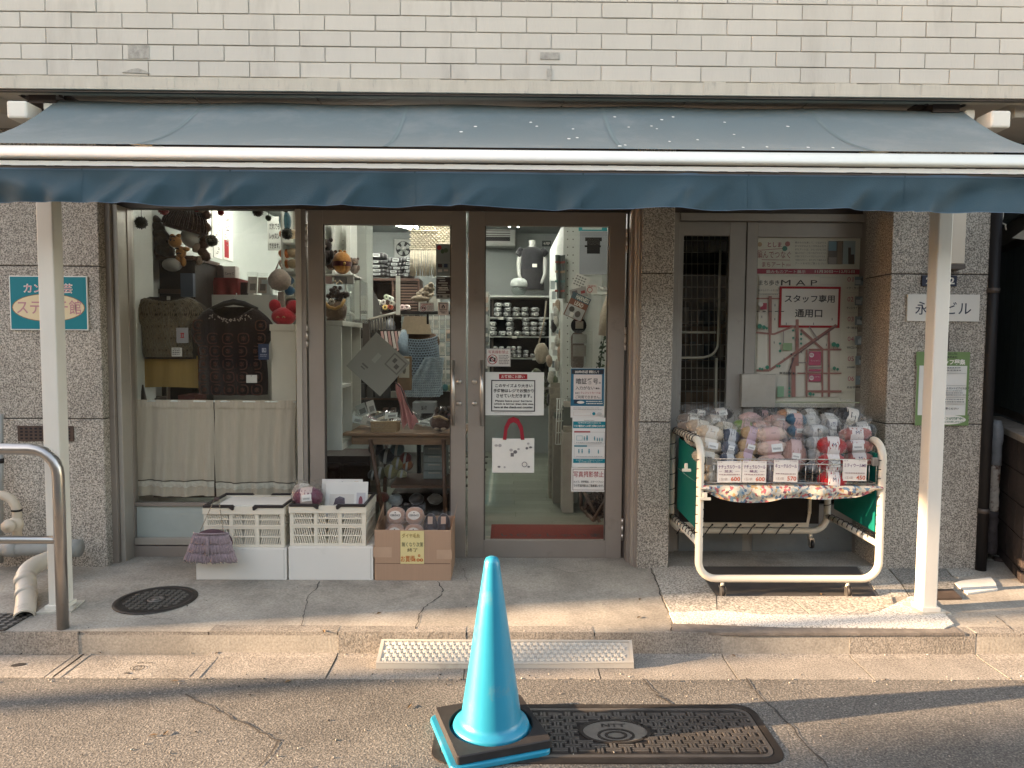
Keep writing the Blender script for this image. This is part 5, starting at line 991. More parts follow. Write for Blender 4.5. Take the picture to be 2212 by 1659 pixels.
P('bag of dark brown yarn with white label standing highest at left', 1555, 896, YA + .5, 52, 26, (.05, .035, .03), (.68, .62, .56), 1, -6, 26)
P('bag of pale pink yarn in the back row with a red label edge', 1622, 906, YA + .46, 50, 28, (.55, .36, .33), (.62, .42, .4), 1, 8, 30, sticker=False)
P('bag of rosy pink yarn in the third row at centre', 1680, 916, YA + .4, 60, 36, (.52, .30, .27), pb_, 1, 5, 28)
P('bag of black yarn peeping out between the pink bags at the back', 1651, 898, YA + .5, 32, 22, (.025, .02, .02), (.45, .28, .28), 1, 4, 28, sticker=False)
P('bag of orange yarn with white band in the back row', 1706, 898, YA + .5, 54, 26, (.50, .20, .06), (.66, .62, .55), 1, 6, 28)
P('bag of silver brown yarn beside the orange bag in the back row', 1748, 898, YA + .5, 42, 28, (.24, .20, .17), (.62, .6, .56), 1, -4, 28)
P('bag of white yarn marked M in the third row at right', 1790, 912, YA + .42, 46, 36, (.40, .39, .37), (.7, .69, .66), 1, 6, 26, 'M', False)
P('bag of black yarn with large white band at the back right corner', 1836, 905, YA + .46, 62, 44, (.018, .016, .018), (.72, .66, .58), 1, 14, 24, sticker=False)
P('bag of cream yarn inside the basket behind the first price card', 1537, 1020, YA + .05, 34, 40, cr_, wb_, 2, 0, 6, sticker=False)
P('bag of lilac grey yarn inside the basket between the price cards', 1663, 1018, YA + .05, 24, 44, (.28, .22, .24), (.5, .44, .46), 2, 0, 6, sticker=False)
# ---------------------------------------------------------------- papers on the glass
D = DD + .014
dr_txt = (.04, .035, .035)
sheet('baggage_notice', 'white notice with red heading and rounded frame asking to leave baggage', 'notice', (1047, 804, 1175, 897), D, (.74, .73, .68), [('r', (1078, 808, 1139, 819), red), ('t', (1083, 810, 1133, 817), white_ink, 'お客様にお願い', .008), ('f', (1061, 821, 1156, 889), dr_txt, 2.2)] +
      [('t', (1070, 829, 1150, 837), dr_txt, 'このサイズより大きい', .02), ('t', (1066, 840, 1153, 848), dr_txt, '手荷物はレジでお預かり', .02), ('t', (1072, 851, 1149, 859), dr_txt, 'させていただきます。', .02), ('t', (1070, 864, 1149, 869), dr_txt, 'Please leave your baggage', .03), ('t', (1067, 870.5, 1152, 875.5), dr_txt, 'which is bigger than this size', .03), ('t', (1067, 877, 1152, 882), dr_txt, 'here at the check-out counter.', .03)] + lines(1068, 891, 1150, 893, 1, (.3, .3, .3)))
def nophoto(name, lab, r, D, small=True):
    x0, y0, x1, y1 = r; w, h = x1 - x0, y1 - y0; cx_, cy_ = x0 + w * .26, y0 + h * .6
    return sheet(name, lab, 'sticker', r, D, (.74, .72, .67), [('f', (x0 + .5, y0 + .5, x1 - .5, y1 - .5), (.12, .1, .1), .8), ('t', (x0 + w * .09, y0 + h * .1, x1 - w * .08, y0 + h * .28), red, '写真撮影禁止', .0), ('r', (cx_ - w * .13, cy_ - h * .1, cx_ + w * .13, cy_ + h * .12), dr_txt), ('r', (cx_ - w * .06, cy_ - h * .16, cx_ + w * .04, cy_ - h * .1), dr_txt), ('d', cx_, cy_, w * .06, (.6, .58, .55)), ('c', cx_, cy_, w * .2, red, w * .028), ('l', (cx_ - w * .14, cy_ - w * .14, cx_ + w * .14, cy_ + w * .14), red, w * .028)] + lines(x0 + w * .52, y0 + h * .36, x1 - w * .06, y0 + h * .9, 6, (.2, .18, .18), .3))
nophoto('no_photo_sticker', 'small white no photography sticker with red camera sign above the baggage notice', (1050, 753, 1103, 792), D)
tealp, bluep = (.0, .20, .26), (.02, .13, .22)
sheet('pin_notice', 'blue bordered poster about card pin codes, topmost on the right of the door', 'poster', (1233, 795, 1306, 902), D, (.74, .73, .70), [('r', (1233, 796, 1305, 877), bluep), ('r', (1235, 798, 1304, 808), (.02, .025, .04)), ('t', (1242, 800, 1294, 806.5), white_ink, '2025年4月以降 原則として', .03), ('r', (1239, 809, 1300, 863), (.72, .66, .62)), ('t', (1244, 817, 1292, 830), dr_txt, '暗証番号', .015), ('t', (1293, 825, 1298, 829), dr_txt, 'の', .02), ('t', (1243, 834, 1284, 842), dr_txt, '入力がない', .012), ('t', (1286, 837, 1297, 841), dr_txt, '場合、', .03), ('t', (1254, 846, 1297, 851), red, 'クレジットカードは', .01), ('t', (1243, 847, 1252, 851), dr_txt, 'IC', .02), ('t', (1243, 854, 1297, 861), dr_txt, 'ご利用できません。', .01), ('r', (1240, 864, 1252, 872), (.02, .03, .05)), ('o', (1246, 866, 1262, 872), white_ink)] + lines(1266, 866, 1301, 875, 2, white_ink) + lines(1238, 880, 1300, 886, 2, (.4, .4, .4), .3) + [('f', (1238, 889, 1275, 897), (.6, .5, .45), .6), ('d', 1282, 893, 3.5, tealp), ('o', (1288, 890, 1300, 896), (.55, .55, .53))])
def stick(x, y, s, c): return [('d', x, y - s * .8, s * .35, c), ('r', (x - s * .35, y - s * .4, x + s * .35, y + s * .5), c), ('r', (x - s * .3, y + s * .5, x - s * .05, y + s * 1.1), c), ('r', (x + s * .05, y + s * .5, x + s * .3, y + s * 1.1), c)]
it = [('t', (1262, 907, 1284, 909.5), (.3, .3, .3), '厚生労働省からのお知らせ'), ('r', (1238, 910.5, 1308, 925), tealp), ('t', (1248, 912, 1298, 915), white_ink, '令和5年3月13日から', .02), ('t', (1240, 917.5, 1306, 923), white_ink, 'マスク着用は個人の判断が基本となります', .03), ('r', (1240, 931, 1275, 934.5), red), ('f', (1240, 933, 1306, 959), (.45, .42, .4), .6), ('r', (1240, 961.5, 1268, 965), tealp), ('f', (1240, 963, 1306, 988), (.45, .42, .4), .6), ('r', (1238, 991, 1308, 1000), tealp), ('t', (1244, 992.5, 1302, 995), white_ink, '本人の意思に反してマスクの着脱を強いることがないよう', .0), ('t', (1250, 996.5, 1296, 999), white_ink, '個人の判断を尊重してください', .0), ('f', (1245, 941, 1258, 951), (.1, .3, .36), .7)]
for x, y, s in ((1262, 947, 4), (1268, 946, 5), (1284, 947, 4), (1290, 949, 3.4), (1295, 949, 3.4), (1300, 949, 3.4), (1250, 974, 4), (1257, 974, 4.2), (1272, 974, 4.5), (1292, 975, 4)): it += stick(x, y, s, (.07, .28, .34))
sheet('mask_notice', 'white and teal poster about wearing masks below the blue poster', 'poster', (1236, 902, 1310, 1009), D + .0015, (.74, .74, .71), it + lines(1244, 954, 1300, 958, 1, (.4, .4, .4)) + lines(1244, 984, 1300, 987, 1, (.4, .4, .4)))
sheet('photo_ban_notice', 'white notice in red and black forbidding photography, lowest on the right of the door', 'notice', (1234, 1010, 1309, 1062), D, (.74, .72, .67), [('f', (1237, 1013, 1306, 1059), (.12, .06, .06), 1), ('t', (1239, 1018, 1304, 1031), red, '写真撮影禁止', .004), ('t', (1239, 1038, 1304, 1043), dr_txt, 'カメラ、携帯電話、スマートフォン', .01), ('t', (1239, 1046, 1304, 1052), dr_txt, 'での写真撮影はご遠慮願います。', .01)])
# tote bag printed white, red handles
D2 = DD + .012; t = thing('tote_bag', 'white printed tote bag with red handles hanging flat against the door glass', 'tote bag', W(1108, 1021, D2)); tw = M('tote_white', (.74, .72, .66), .8, var=.04, vs=20, bump=.0008); rd_ = M('handle_red', (.28, .012, .025), .7, var=.15, vs=20)
x0, x1, z0, z1 = RC((1063, 946, 1154, 1021), D2)
obj('bag_body', MB().grid(lambda u, v: Vector((x0 + (x1 - x0) * u, D2 - .004 * math.sin(pi * u) ** .5 * math.sin(pi * v) ** .5, z0 + (z1 - z0) * v - .005 * math.sin(pi * u) * v)), 12, 8, tw).box(x0 + .003, x1 - .003, D2 + .002, D2 + .004, z0 + .003, z1 - .012, tw), t)
hp = [W(*p) for p in ((1090, 950, D2), (1093, 925, D2), (1100, 910, D2), (1109, 906, D2), (1118, 910, D2), (1126, 925, D2), (1129, 950, D2))]; hm_ = MB()
hc = W(1109, 952, D2)
hm_.grid(lambda u, v: (lambda p: Vector((hc.x + (p.x - hc.x) * (1 + .2 * (v - .5) * 2), D2 - .004, hc.z + (p.z - hc.z) * (1 + .13 * (v - .5) * 2))))(hp[min(6, int(u * 6))].lerp(hp[min(6, int(u * 6) + 1)], u * 6 - int(u * 6))), 18, 1, rd_); obj('handle', hm_, t)
pm = MB(); k_ = plain((.16, .15, .15)); g2 = plain((.4, .38, .36))
for x, y, r_, m_ in ((1072, 962, 4, g2), (1080, 962, 4, g2), (1141, 958, 3, g2), (1146, 966, 3.5, k_), (1138, 968, 3, k_), (1104, 972, 4, g2), (1113, 976, 4.5, k_), (1120, 970, 3, g2), (1078, 1008, 3.5, k_), (1090, 1009, 2.5, g2), (1142, 1008, 3, k_)): p = W(x, y, D2); pm.disc(p.x, p.z, r_ / UP(D2), D2 - .0055, m_, 7, r_ * rnd.uniform(.6, 1) / UP(D2))
p = W(1133, 1003, D2); pm.ring(p.x, p.z, 6 / UP(D2), 1.4 / UP(D2), D2 - .0057, k_, 16); pm.rc(*RC((1103, 978, 1110, 986), D2), D2 - .0056, k_); obj('print', pm, t)
# staff door poster
D3 = DS + .010; ov = (.40, .07, .10); rdm = (.34, .17, .14); it = [('r', (1633, 581, 1868, 592), ov), ('t', (1655, 583, 1740, 590.5), white_ink, '編みものアート展示', .008), ('t', (1760, 583.5, 1846, 590), white_ink, '11月30日～12月2日', .02)]
it += [('d', 1641, 528, 5, (.50, .36, .24)), ('d', 1701, 527, 5.5, (.50, .22, .2)), ('d', 1695, 537, 5.5, (.14, .32, .26)), ('t', (1658, 523, 1688, 534), ov, 'としま', .01), ('t', (1635, 542, 1708, 558), (.38, .12, .12), '編んでつなぐ', 0), ('l', (1636, 541, 1690, 537), (.42, .15, .15), 1), ('l', (1645, 561, 1706, 562), (.42, .15, .15), 1), ('t', (1646, 566, 1695, 577), (.38, .12, .12), 'まちアート', .005), ('t', (1697, 570, 1707, 575), ov, '2024', 0)]
for i, s in enumerate(('編みものを通して、つながりと', 'まつながるよろこびをみんなで', 'まちアートは、ひとつひとつの', '編んだモチーフをつなげてひとつの', '作品にするアートプロジェクトです。', '今回のまちへ、ありがとう編みもの', 'アートをぜひご覧ください！')): it.append(('t', (1717, 522 + i * 7.5, 1784, 526.5 + i * 7.5), (.25, .23, .22), s, .005))
it += [('r', (1788, 521, 1820, 571), (.14, .13, .12)), ('r', (1789, 522, 1806, 542), (.18, .30, .36)), ('r', (1789, 556, 1806, 571), (.28, .26, .24)), ('r', (1808, 522, 1818, 571), (.24, .20, .16)), ('r', (1820, 521, 1846, 571), (.36, .44, .46)), ('l', (1834, 535, 1834, 570), (.10, .08, .07), 6), ('l', (1838, 550, 1838, 571), (.10, .08, .07), 12)]
it += [('r', (1636, 597, 1815, 857), (.70, .65, .56)), ('t', (1638, 605, 1682, 617), dr_txt, 'まち歩き', .012), ('t', (1686, 605, 1764, 617), dr_txt, 'M A P', 0), ('t', (1637, 625, 1730, 630), (.25, .22, .2), '編みものアートをさがして池袋のまちを歩こう', .01), ('f', (1636, 634, 1690, 640), (.3, .28, .26), .6), ('f', (1770, 600, 1805, 615), (.5, .47, .42), .6)] + lines(1640, 635.5, 1680, 639, 1, (.3, .28, .26))
for x0, y0, x1, y1, w_ in ((1632, 645, 1720, 645, 3), (1662, 640, 1662, 720, 7), (1632, 718, 1670, 722, 4), (1670, 722, 1720, 702, 4), (1661, 720, 1661, 800, 4), (1720, 690, 1720, 790, 7), (1632, 800, 1660, 800, 5), (1660, 800, 1712, 764, 5), (1712, 764, 1804, 702, 5), (1712, 772, 1712, 857, 9), (1728, 712, 1776, 756, 5), (1746, 706, 1766, 735, 2.5), (1745, 755, 1815, 755, 4), (1774, 756, 1774, 857, 4), (1788, 715, 1788, 857, 5), (1740, 755, 1740, 857, 4), (1720, 806, 1815, 806, 3), (1742, 845, 1815, 845, 5), (1745, 794, 1774, 794, 2), (1720, 783, 1740, 783, 2), (1690, 716, 1690, 745, 2)): it.append(('l', (x0, y0, x1, y1), rdm if w_ > 2.6 else (.3, .25, .23), w_))
it += [('l', (1702, 800, 1702, 857), (.12, .10, .10), 3), ('l', (1703, 800, 1712, 772), (.12, .10, .10), 3), ('l', (1712, 770, 1806, 703), (.2, .12, .11), 3)]
for k in range(5): it.append(('l', (1632 + k * 13, 673, 1639 + k * 13, 673), dr_txt, 1.6))
it += [('r', (1640, 655, 1654, 669), ov), ('d', 1641, 658, 5, (.72, .68, .62)), ('r', (1744, 759, 1770, 789), (.45, .10, .16)), ('r', (1744, 797, 1770, 802), (.45, .10, .16)), ('r', (1744, 808, 1770, 824), (.45, .10, .16)), ('d', 1750, 767, 5, (.74, .70, .66)), ('d', 1750, 816, 5, (.74, .70, .66)), ('t', (1747, 764, 1753, 769), ov, '02', .02), ('t', (1747, 813, 1753, 818), ov, '01', .02), ('t', (1748, 777, 1768, 781), white_ink, 'サンシャイン', 0), ('t', (1756, 812, 1769, 816), white_ink, 'イケサン', 0), ('r', (1688, 741, 1708, 757), (.26, .36, .20)), ('r', (1676, 834, 1690, 857), (.26, .42, .26)), ('t', (1680, 803, 1708, 808), dr_txt, '東池袋駅', .015), ('d', 1711, 806, 2.4, dr_txt), ('d', 1706, 765, 2, dr_txt)]
for x, y, s in ((1638, 705, 6), (1647, 707, 5), (1653, 709, 3), (1654, 793, 5), (1638, 796, 3), (1643, 797, 3), (1675, 790, 3), (1680, 790, 3), (1709, 714, 3), (1709, 730, 3), (1726, 722, 3), (1726, 732, 3), (1726, 742, 3), (1796, 744, 6), (1804, 746, 5), (1797, 795, 4.5), (1804, 797, 3.5), (1745, 850, 4.5), (1752, 851, 3), (1700, 838, 3), (1700, 846, 3), (1700, 854, 3), (1680, 742, 3), (1680, 758, 3.5)): it += [('r', (x - .5, y, x + .5, y + s * 1.5), (.25, .16, .10)), ('d', x, y, s * .85, (.05, .22, .15))]
for x, y in ((1669, 660), (1693, 700), (1667, 740), (1725, 760), (1783, 790), (1668, 690), (1640, 685), (1778, 745), (1790, 690), (1687, 775), (1750, 700)): it += stick(x, y, 2.4, (.10, .09, .09))
for i, s in enumerate(('イケ・サンパーク', 'サンシャインシティ', '中池袋公園', 'WACCA IKEBUKURO', 'JR池袋駅いけふくろう', '自由学園明日館')):
    y = 600 + i * 42.4; it += [('t', (1822, y, 1835, y + 10), (.42, .09, .13), '0%d' % (i + 1), 0), ('r', (1838, y - 1, 1866, y + 18), (.16, .19, .20)), ('r', (1838 + i * 2, y + 6, 1850 + i * 2, y + 15), (.36, .38, .38)), ('o', (1850 - i, y + 1, 1864 - i, y + 9), (.30, .36, .36) if i % 2 else (.08, .09, .09)), ('t', (1820, y + 21, 1862, y + 26), dr_txt, s, .015), ('r', (1820, y + 33, 1866, y + 33.6), (.5, .48, .44))]
it += [('r', (1633, 866, 1868, 869), (.36, .38, .24))] + lines(1680, 872, 1835, 879, 3, (.35, .33, .3), .15)
sheet('town_map_poster', 'large town map poster with red banner and numbered photos inside the staff door glass', 'poster', (1633, 514, 1868 - 2, 880), D3 + .012, (.80, .76, .66), it)
sheet('staff_notice', 'white notice with thick red border reading staff only on the map poster', 'notice', (1683, 619, 1815, 708), DS + .008, red, [('r', (1688, 624, 1810, 703), (.70, .66, .58)), ('t', (1695, 637, 1803, 654), dr_txt, 'スタッフ専用', .018), ('t', (1717, 668, 1776, 686), dr_txt, '通用口', .018)])
# ---------------------------------------------------------------- behind the glass
def WX(px, py, X):
    d = (CAMR @ Vector(((px - CX) / F, -(py - CY) / F, -1, 0))).xyz; return Vector((0, 0, CZ)) + d * (X / d.x)
def bx_thing(name, lab, cat, r, D, dep, mat, part='body', bevel=.002, group=None):
    x0, x1, z0, z1 = RC(r, D); t = thing(name, lab, cat, ((x0 + x1) / 2, D + dep / 2, z0), group); obj(part, MB().box(x0, x1, D, D + dep, z0, z1, mat), t, bevel); return t, x0, x1, z0, z1
K = lambda n, c, **k: M(n, c, .85, var=k.pop('var', .25), vs=k.pop('vs', 45), bump=k.pop('bump', .003), bs=k.pop('bs', 90), sheen=.3, spec=.15, **k)
# half curtains on a rod
lin = M('linen', (.50, .425, .335), .9, var=.07, vs=60, stretch=(1, 1, .12), bump=.0006, bs=300, sheen=.2); lace_m = M('lace', (.62, .57, .48), .9, var=.2, vs=60, bump=.002, bs=120); DCu = DD + .075
ZC1, ZC0 = W(460, 868, DCu).z, W(460, 1076, DCu).z
def curtain(px0, px1, lab, ph, dz):
    x0, x1 = W(px0, 970, DCu).x, W(px1, 970, DCu).x; t = thing('half_curtain', lab, 'curtain', ((x0 + x1) / 2, DCu, ZC0), 'linen half curtains in the window')
    def cf(u, v, o=0): return Vector((x0 + (x1 - x0) * u + .004 * math.sin(v * 5 + ph), DCu + o - (.013 * math.sin(u * 21 + ph + .6 * v) + .006 * math.sin(u * 47 + v * 3)) * (.35 + .65 * v), ZC1 + .012 - (ZC1 - ZC0 + dz) * v + .004 * math.sin(u * 9 + ph) * v))
    obj('cloth', MB().grid(cf, 90, 24, lin), t); obj('heading', MB().grid(lambda u, v: cf(u, v * .08, -.004 - .003 * abs(math.sin(u * 70))), 90, 3, lin), t)
    lc = MB().grid(lambda u, v: cf(u, .845 + .055 * v + .006 * v * math.sin(u * 60), -.0035), 90, 3, lace_m)
    for i in range(12): c = cf(.05 + i * .08, .872, -.007); lc.ring(c.x, c.z, .011, .004, c.y, lace_m, 10).ell(c, (.004, .002, .004), lace_m, 6, 4)
    obj('lace_trim', lc, t); obj('ribbon', MB().grid(lambda u, v: cf(u, .832 + .01 * v, -.004), 60, 1, M('dark_ribbon', (.08, .065, .05), .7)), t)
curtain(291, 463, 'left beige linen half curtain with a lace strip near its hem', 0, .0); curtain(466, 637, 'right beige linen half curtain behind the cream baskets', 2.1, .012)
one('curtain_rod', MB().tube([W(286, 866, DCu), W(640, 868, DCu)], .006, iwhite, 8), 'thin white curtain rod across the shop window', 'rod')
# the display floor behind the curtains
t, *_ = bx_thing('display_table', 'dark low display table hidden behind the half curtains', 'table', (272, 905, 640, 1075), 5.05, .6, M('dark_wood', (.045, .022, .014), .5, var=.3, vs=8, stretch=(1, 1, 8)))
# knitted tops on stands
def torso(name, lab, r, D, mat, sl=.16, neck=.30, dep=.09, parts=(), cat='knitwear', drop=.12):
    """a garment: front and back sheets bulging from an outline with shoulders, sleeves and neckline"""
    x0, x1, z0, z1 = RC(r, D); w, h = x1 - x0, z1 - z0; xc = (x0 + x1) / 2; t = thing(name, lab, cat, (xc, D, z0))
    def hw(v):                               # half width from hem (0) to neck (1): body, sleeve caps, shoulder slope
        if v < .5: return w * (.5 - sl) * (1 + .02 * math.sin(v * 9))
        if v < .72: return w * ((.5 - sl) + sl * (.5 - .5 * math.cos((v - .5) / .22 * pi)))
        return w * (neck / 2 + (.5 - neck / 2) * max(0, 1 - ((v - .72) / .28) ** 2.2))
    def f(u, v, s):
        x = (2 * u - 1); X_ = hw(v) * x; z = z0 + h * v - (drop * h * max(0, 1 - abs(X_) / (w * neck / 2)) ** .6 * (v ** 8) if s < 0 else 0)
        return Vector((xc + X_, D + s * dep * math.sqrt(max(0, 1 - x * x)) * (.75 + .25 * math.sin(pi * min(1, v * 1.1))) + .006 * math.sin(X_ * 60 + v * 4), z))
    m = MB().grid(lambda u, v: f(u, v, -1), 28, 28, mat); m.grid(lambda u, v: f(u, v, 1), 14, 10, mat); obj('knit_body', m, t); return t, f
olive = K('olive_knit', (.05, .038, .026), vs=30, bump=.006, bs=60, stretch=(1, 1, .3)); maroon = K('maroon_crochet', (.014, .006, .006), bump=.006, bs=120); rustk = K('rust_yarn', (.085, .024, .012))
t, f = torso('knit_sweater', 'olive brown striped knit sweater with yellow skirt on a stand in the window', (281, 641, 452, 775), 4.98, olive, .17, .50, drop=.07)
rb = MB()
for j in range(5):
    v0 = .12 + j * .19
    rb.grid(lambda u, v: f(.04 + .92 * u, v0 + .04 * v, -1) + Vector((0, -.006, 0)), 28, 2, K('dark_rib', (.035, .024, .017)))
obj('dark_stripe', rb, t); cb2 = MB()
oll = K('olive_light', (.17, .135, .085), vs=30, bump=.004)
for i in range(40): cb2.tube([f(.03 + i * .0238, .03 + .0375 * k, -1) + Vector((.002 * math.sin(k * 2), -.004, 0)) for k in range(26)], [(.0058 if (k * 3 + i) % 5 else .0015) for k in range(26)], oll, 5)
obj('rib_ridge', cb2, t)['kind'] = 'stuff'
sv = MB(); a = W(292, 700, 4.96); sv.tube([W(300, 690, 4.97), W(292, 760, 4.95), W(296, 830, 4.94), W(306, 868, 4.94)], [.05, .045, .04, .035], olive, 12); obj('sleeve', sv, t)
yel = M('mustard_cloth', (.32, .20, .055), .8, var=.15, vs=14, stretch=(1, 1, .2)); xa_, xb_, za_, zb_ = RC((297, 768, 430, 838), 5.0)
obj('skirt', MB().grid(lambda u, v: Vector((xa_ + (xb_ - xa_) * u, 4.98 - .03 * math.sin(pi * u) - .006 * math.sin(u * 24), za_ + (zb_ - za_) * v + .01 * math.sin(u * 3) * (1 - v))), 40, 6, yel), t)
obj('hanger_post', MB().tube([W(364, 880, 5.02), W(364, 640, 5.02)], .012, steel, 8), t)
sheet('garment_tag', 'grey hang tag with a small red emblem on the olive sweater', 'tag', (381, 708, 407, 741), 4.86, (.30, .28, .28), [('r', (390, 719, 398, 722), red), ('r', (391, 719, 393, 730), red), ('r', (395, 719, 397, 730), red), ('r', (390, 728, 398, 730), red)])
sheet('price_tag', 'small white handwritten price card at the waist of the olive sweater', 'tag', (371, 751, 393, 770), 4.858, (.66, .62, .55), lines(373, 753, 390, 768, 4, (.1, .08, .08)))
t, f = torso('crochet_blouse', 'dark maroon crochet top with granny square motifs on a black hanger', (414, 662, 593, 852), 4.95, maroon, .09, .50, drop=.16)
for j in range(6):
    for i in range(5):
        u, v = .12 + i * .19, .06 + j * .145
        c = f(u, v, -1) + Vector((0, -.006, 0)); m_ = MB(); r_ = .043
        m_.tube([c + Vector((r_ * .82 * (abs(math.cos(a)) ** .6) * math.copysign(1, math.cos(a)), .004 * math.cos(3 * a), r_ * .82 * (abs(math.sin(a)) ** .6) * math.copysign(1, math.sin(a)))) for a in [k * pi / 10 for k in range(20)]], .0035, rustk, 5, True)
        for k in range(8): m_.tube([c, c + Vector((.017 * math.cos(k * pi / 4), -.003, .017 * math.sin(k * pi / 4)))], .003, rustk, 4)
        if not (j == 5 and i in (1, 2, 3)): obj('granny_square', m_, t)
lcm = MB(); 
for i in range(60): u, v = rnd.uniform(.2, .8), rnd.uniform(.86, .97); c = f(u, v, -1) + Vector((0, -.007, 0)); lcm.ell(c, (.0045, .002, .0045), K('pale_lace', (.36, .30, .26)), 5, 4)
obj('lace_yoke', lcm, t)['kind'] = 'stuff'
hg = MB(); p0 = W(505, 655, 4.95); hg.tube([W(455, 668, 4.95), W(485, 656, 4.95), W(505, 652, 4.95), W(527, 656, 4.95), W(556, 668, 4.95)], [.014, .02, .022, .02, .014], black, 10).tube([p0, p0 + Vector((0, 0, .04)), p0 + Vector((.02, 0, .055)), p0 + Vector((.02, 0, .07))], .004, steel, 6); obj('hanger', hg, t)
sheet('garment_tag', 'navy hang tag with a small square emblem on the maroon top', 'tag', (558, 743, 581, 777), 4.83, (.02, .035, .09), [('f', (566, 752, 575, 761), (.4, .42, .5), 1.4), ('t', (568, 754, 573, 760), (.4, .42, .5), 'R', .03)] + lines(562, 765, 577, 772, 2, (.3, .32, .4)))
sheet('price_tag', 'blank white price card low on the maroon top', 'tag', (532, 810, 555, 827), 4.83, (.62, .60, .56), [('d', 543, 812, 1, (.05, .04, .04))])
# pompom garland
t = thing('pompom_garland', 'garland of dark green and red yarn pompoms hung across the window top', 'garland', W(460, 440, 4.86)); gs_ = MB()
for P_ in ([(300, 425), (306, 445), (330, 440)], [(395, 420), (412, 440), (424, 452), (440, 440), (458, 425)], [(540, 425), (556, 440), (581, 447), (620, 458), (628, 440)]): gs_.tube(path([(x, y, 4.86) for x, y in P_]), .004, K('cord_dark', (.05, .04, .035)), 6)
for x, y0, y1 in ((305, 440, 470), (353, 425, 440), (424, 440, 447), (477, 425, 452), (457, 425, 507), (580, 447, 466), (620, 458, 494)): gs_.tube(path([(x, y0, 4.86), (x, y1, 4.86)]), .002, K('cord_dark', (.05, .04, .035)), 5)
obj('string', gs_, t)['kind'] = 'stuff'
pg, prd, pbr = K('pom_green', (.030, .030, .018)), K('pom_red', (.20, .012, .014)), K('pom_brown', (.035, .018, .014))
for x, y, r_, m_ in ((305, 481, 14, pg), (353, 453, 12, prd), (424, 452, 6.5, prd), (477, 459, 7.5, prd), (457, 520, 13.5, pg), (557, 456, 12.5, pbr), (580, 471, 7, pg), (620, 505, 13, pg), (628, 440, 7, pbr)):
    c = W(x, y, 4.86); r_ /= UP(4.86); m2 = MB().ell(c, (r_ * .86,) * 3, m_, 14, 9, wob=.1, seed=x); q_ = random.Random(x)
    for k in range(150):
        d = Vector((q_.gauss(0, 1), q_.gauss(0, 1), q_.gauss(0, 1))).normalized(); e_ = d.orthogonal().normalized() * r_ * .09; m2.add([c + d * r_ * .75 - e_, c + d * r_ * .75 + e_, c + d * r_ * q_.uniform(.98, 1.12)], [(0, 1, 2)], m_)
    obj('pompom', m2, t)
# shelf with toys at the left of the window
dk = M('black_brown', (.022, .014, .011), .55, var=.2)
t, x0, x1, z0, z1 = bx_thing('dark_cabinet', 'black brown shelf unit at the left of the window display', 'cabinet', (303, 562, 424, 900), 5.45, .45, dk); obj('shelf_top', MB().box(x0 + .02, x1 + .01, 5.40, 5.9, z1 + .001, z1 + .03, M('brown_board', (.11, .065, .045), .5, var=.2)), t)
obj('shelf_board', MB().pr((330, 624, 400, 634), 5.43, .02, M('brown_board', (.11, .065, .045))), t)
one('box_file', MB().pr((390, 590, 417, 641), 5.38, .04, plain((.09, .12, .17))), 'slate blue box file standing in the black shelf unit', 'box')
one('sun_hat', MB().ell(W(372, 572, 5.36), (.07, .07, .05), M('cap_white', (.42, .41, .38), .8), 14, 8), 'pale cloth cap in front of the black shelf unit', 'cap')
hk_ = K('hat_brown', (.05, .028, .022), vs=25, bump=.008, bs=50)
t = thing('knit_hat', 'dark brown ribbed knit hat on a form above the orange toy', 'hat', W(400, 506, 5.5)); c = W(400, 500, 5.5)
hm2 = MB().lathe([(.155, 0), (.165, .02), (.16, .06), (.135, .115), (.09, .16), (.045, .185), (.03, .20), (.0005, .205)], hk_, c, 22, Matrix.Rotation(R(14), 4, 'Y')); obj('crown', hm2, t); rb = MB()
for i in range(18): a = pi + pi * i / 17; rb.tube([c + Matrix.Rotation(R(14), 3, 'Y') @ Vector((r_ * math.cos(a), r_ * math.sin(a), z)) for r_, z in ((.168, .02), (.164, .06), (.139, .115), (.094, .16))], .008, hk_, 5)
obj('rib', rb, t)['kind'] = 'stuff'; one('hat_form', MB().ell(W(420, 512, 5.55), (.1, .1, .09), iwhite, 14, 8), 'white hat form under the dark brown knit hat', 'hat form')
t = thing('spiral_scarf', 'thick dark olive spiral knit scarf draped on the cabinet top', 'scarf', W(340, 552, 5.42)); sc = MB(); ol2 = K('olive_dark', (.06, .045, .03), vs=30, bump=.008, bs=60)
for i, (x, y, r_) in enumerate(((322, 462, 12), (330, 474, 17), (337, 490, 19), (344, 506, 21), (350, 522, 22), (356, 540, 22))): sc.ell(W(x, y, 5.42), (r_ / UP(5.42) * 1.05, .06, r_ / UP(5.42) * .66), ol2, 14, 8, Matrix.Rotation(R(24), 4, 'Y'), .06, i)
obj('scarf_coil', sc, t)['kind'] = 'stuff'
org_, blk2 = K('plush_orange', (.42, .20, .055), var=.1), K('plush_black', (.03, .02, .018))
t = thing('plush_toy', 'orange plush animal with dark stripes sitting on the cabinet edge', 'plush toy', W(385, 565, 5.36)); s_ = 1 / UP(5.36)
pb = MB(); 
for x, y, rx, rz in ((378, 522, 14, 13), (391, 545, 11, 13), (385, 562, 6, 10), (396, 566, 6, 10), (402, 538, 8, 5), (372, 510, 5, 5), (386, 510, 5, 5)): pb.ell(W(x, y, 5.36), (rx * s_, rx * s_ * .9, rz * s_), org_, 12, 8)
obj('body', pb, t); st2 = MB()
for x, y in ((372, 520), (380, 514), (388, 540), (393, 550)): st2.tube([W(x - 5, y, 5.36) + Vector((0, -.045, 0)), W(x, y - 2, 5.36) + Vector((0, -.05, 0)), W(x + 5, y, 5.36) + Vector((0, -.045, 0))], .004, blk2, 5)
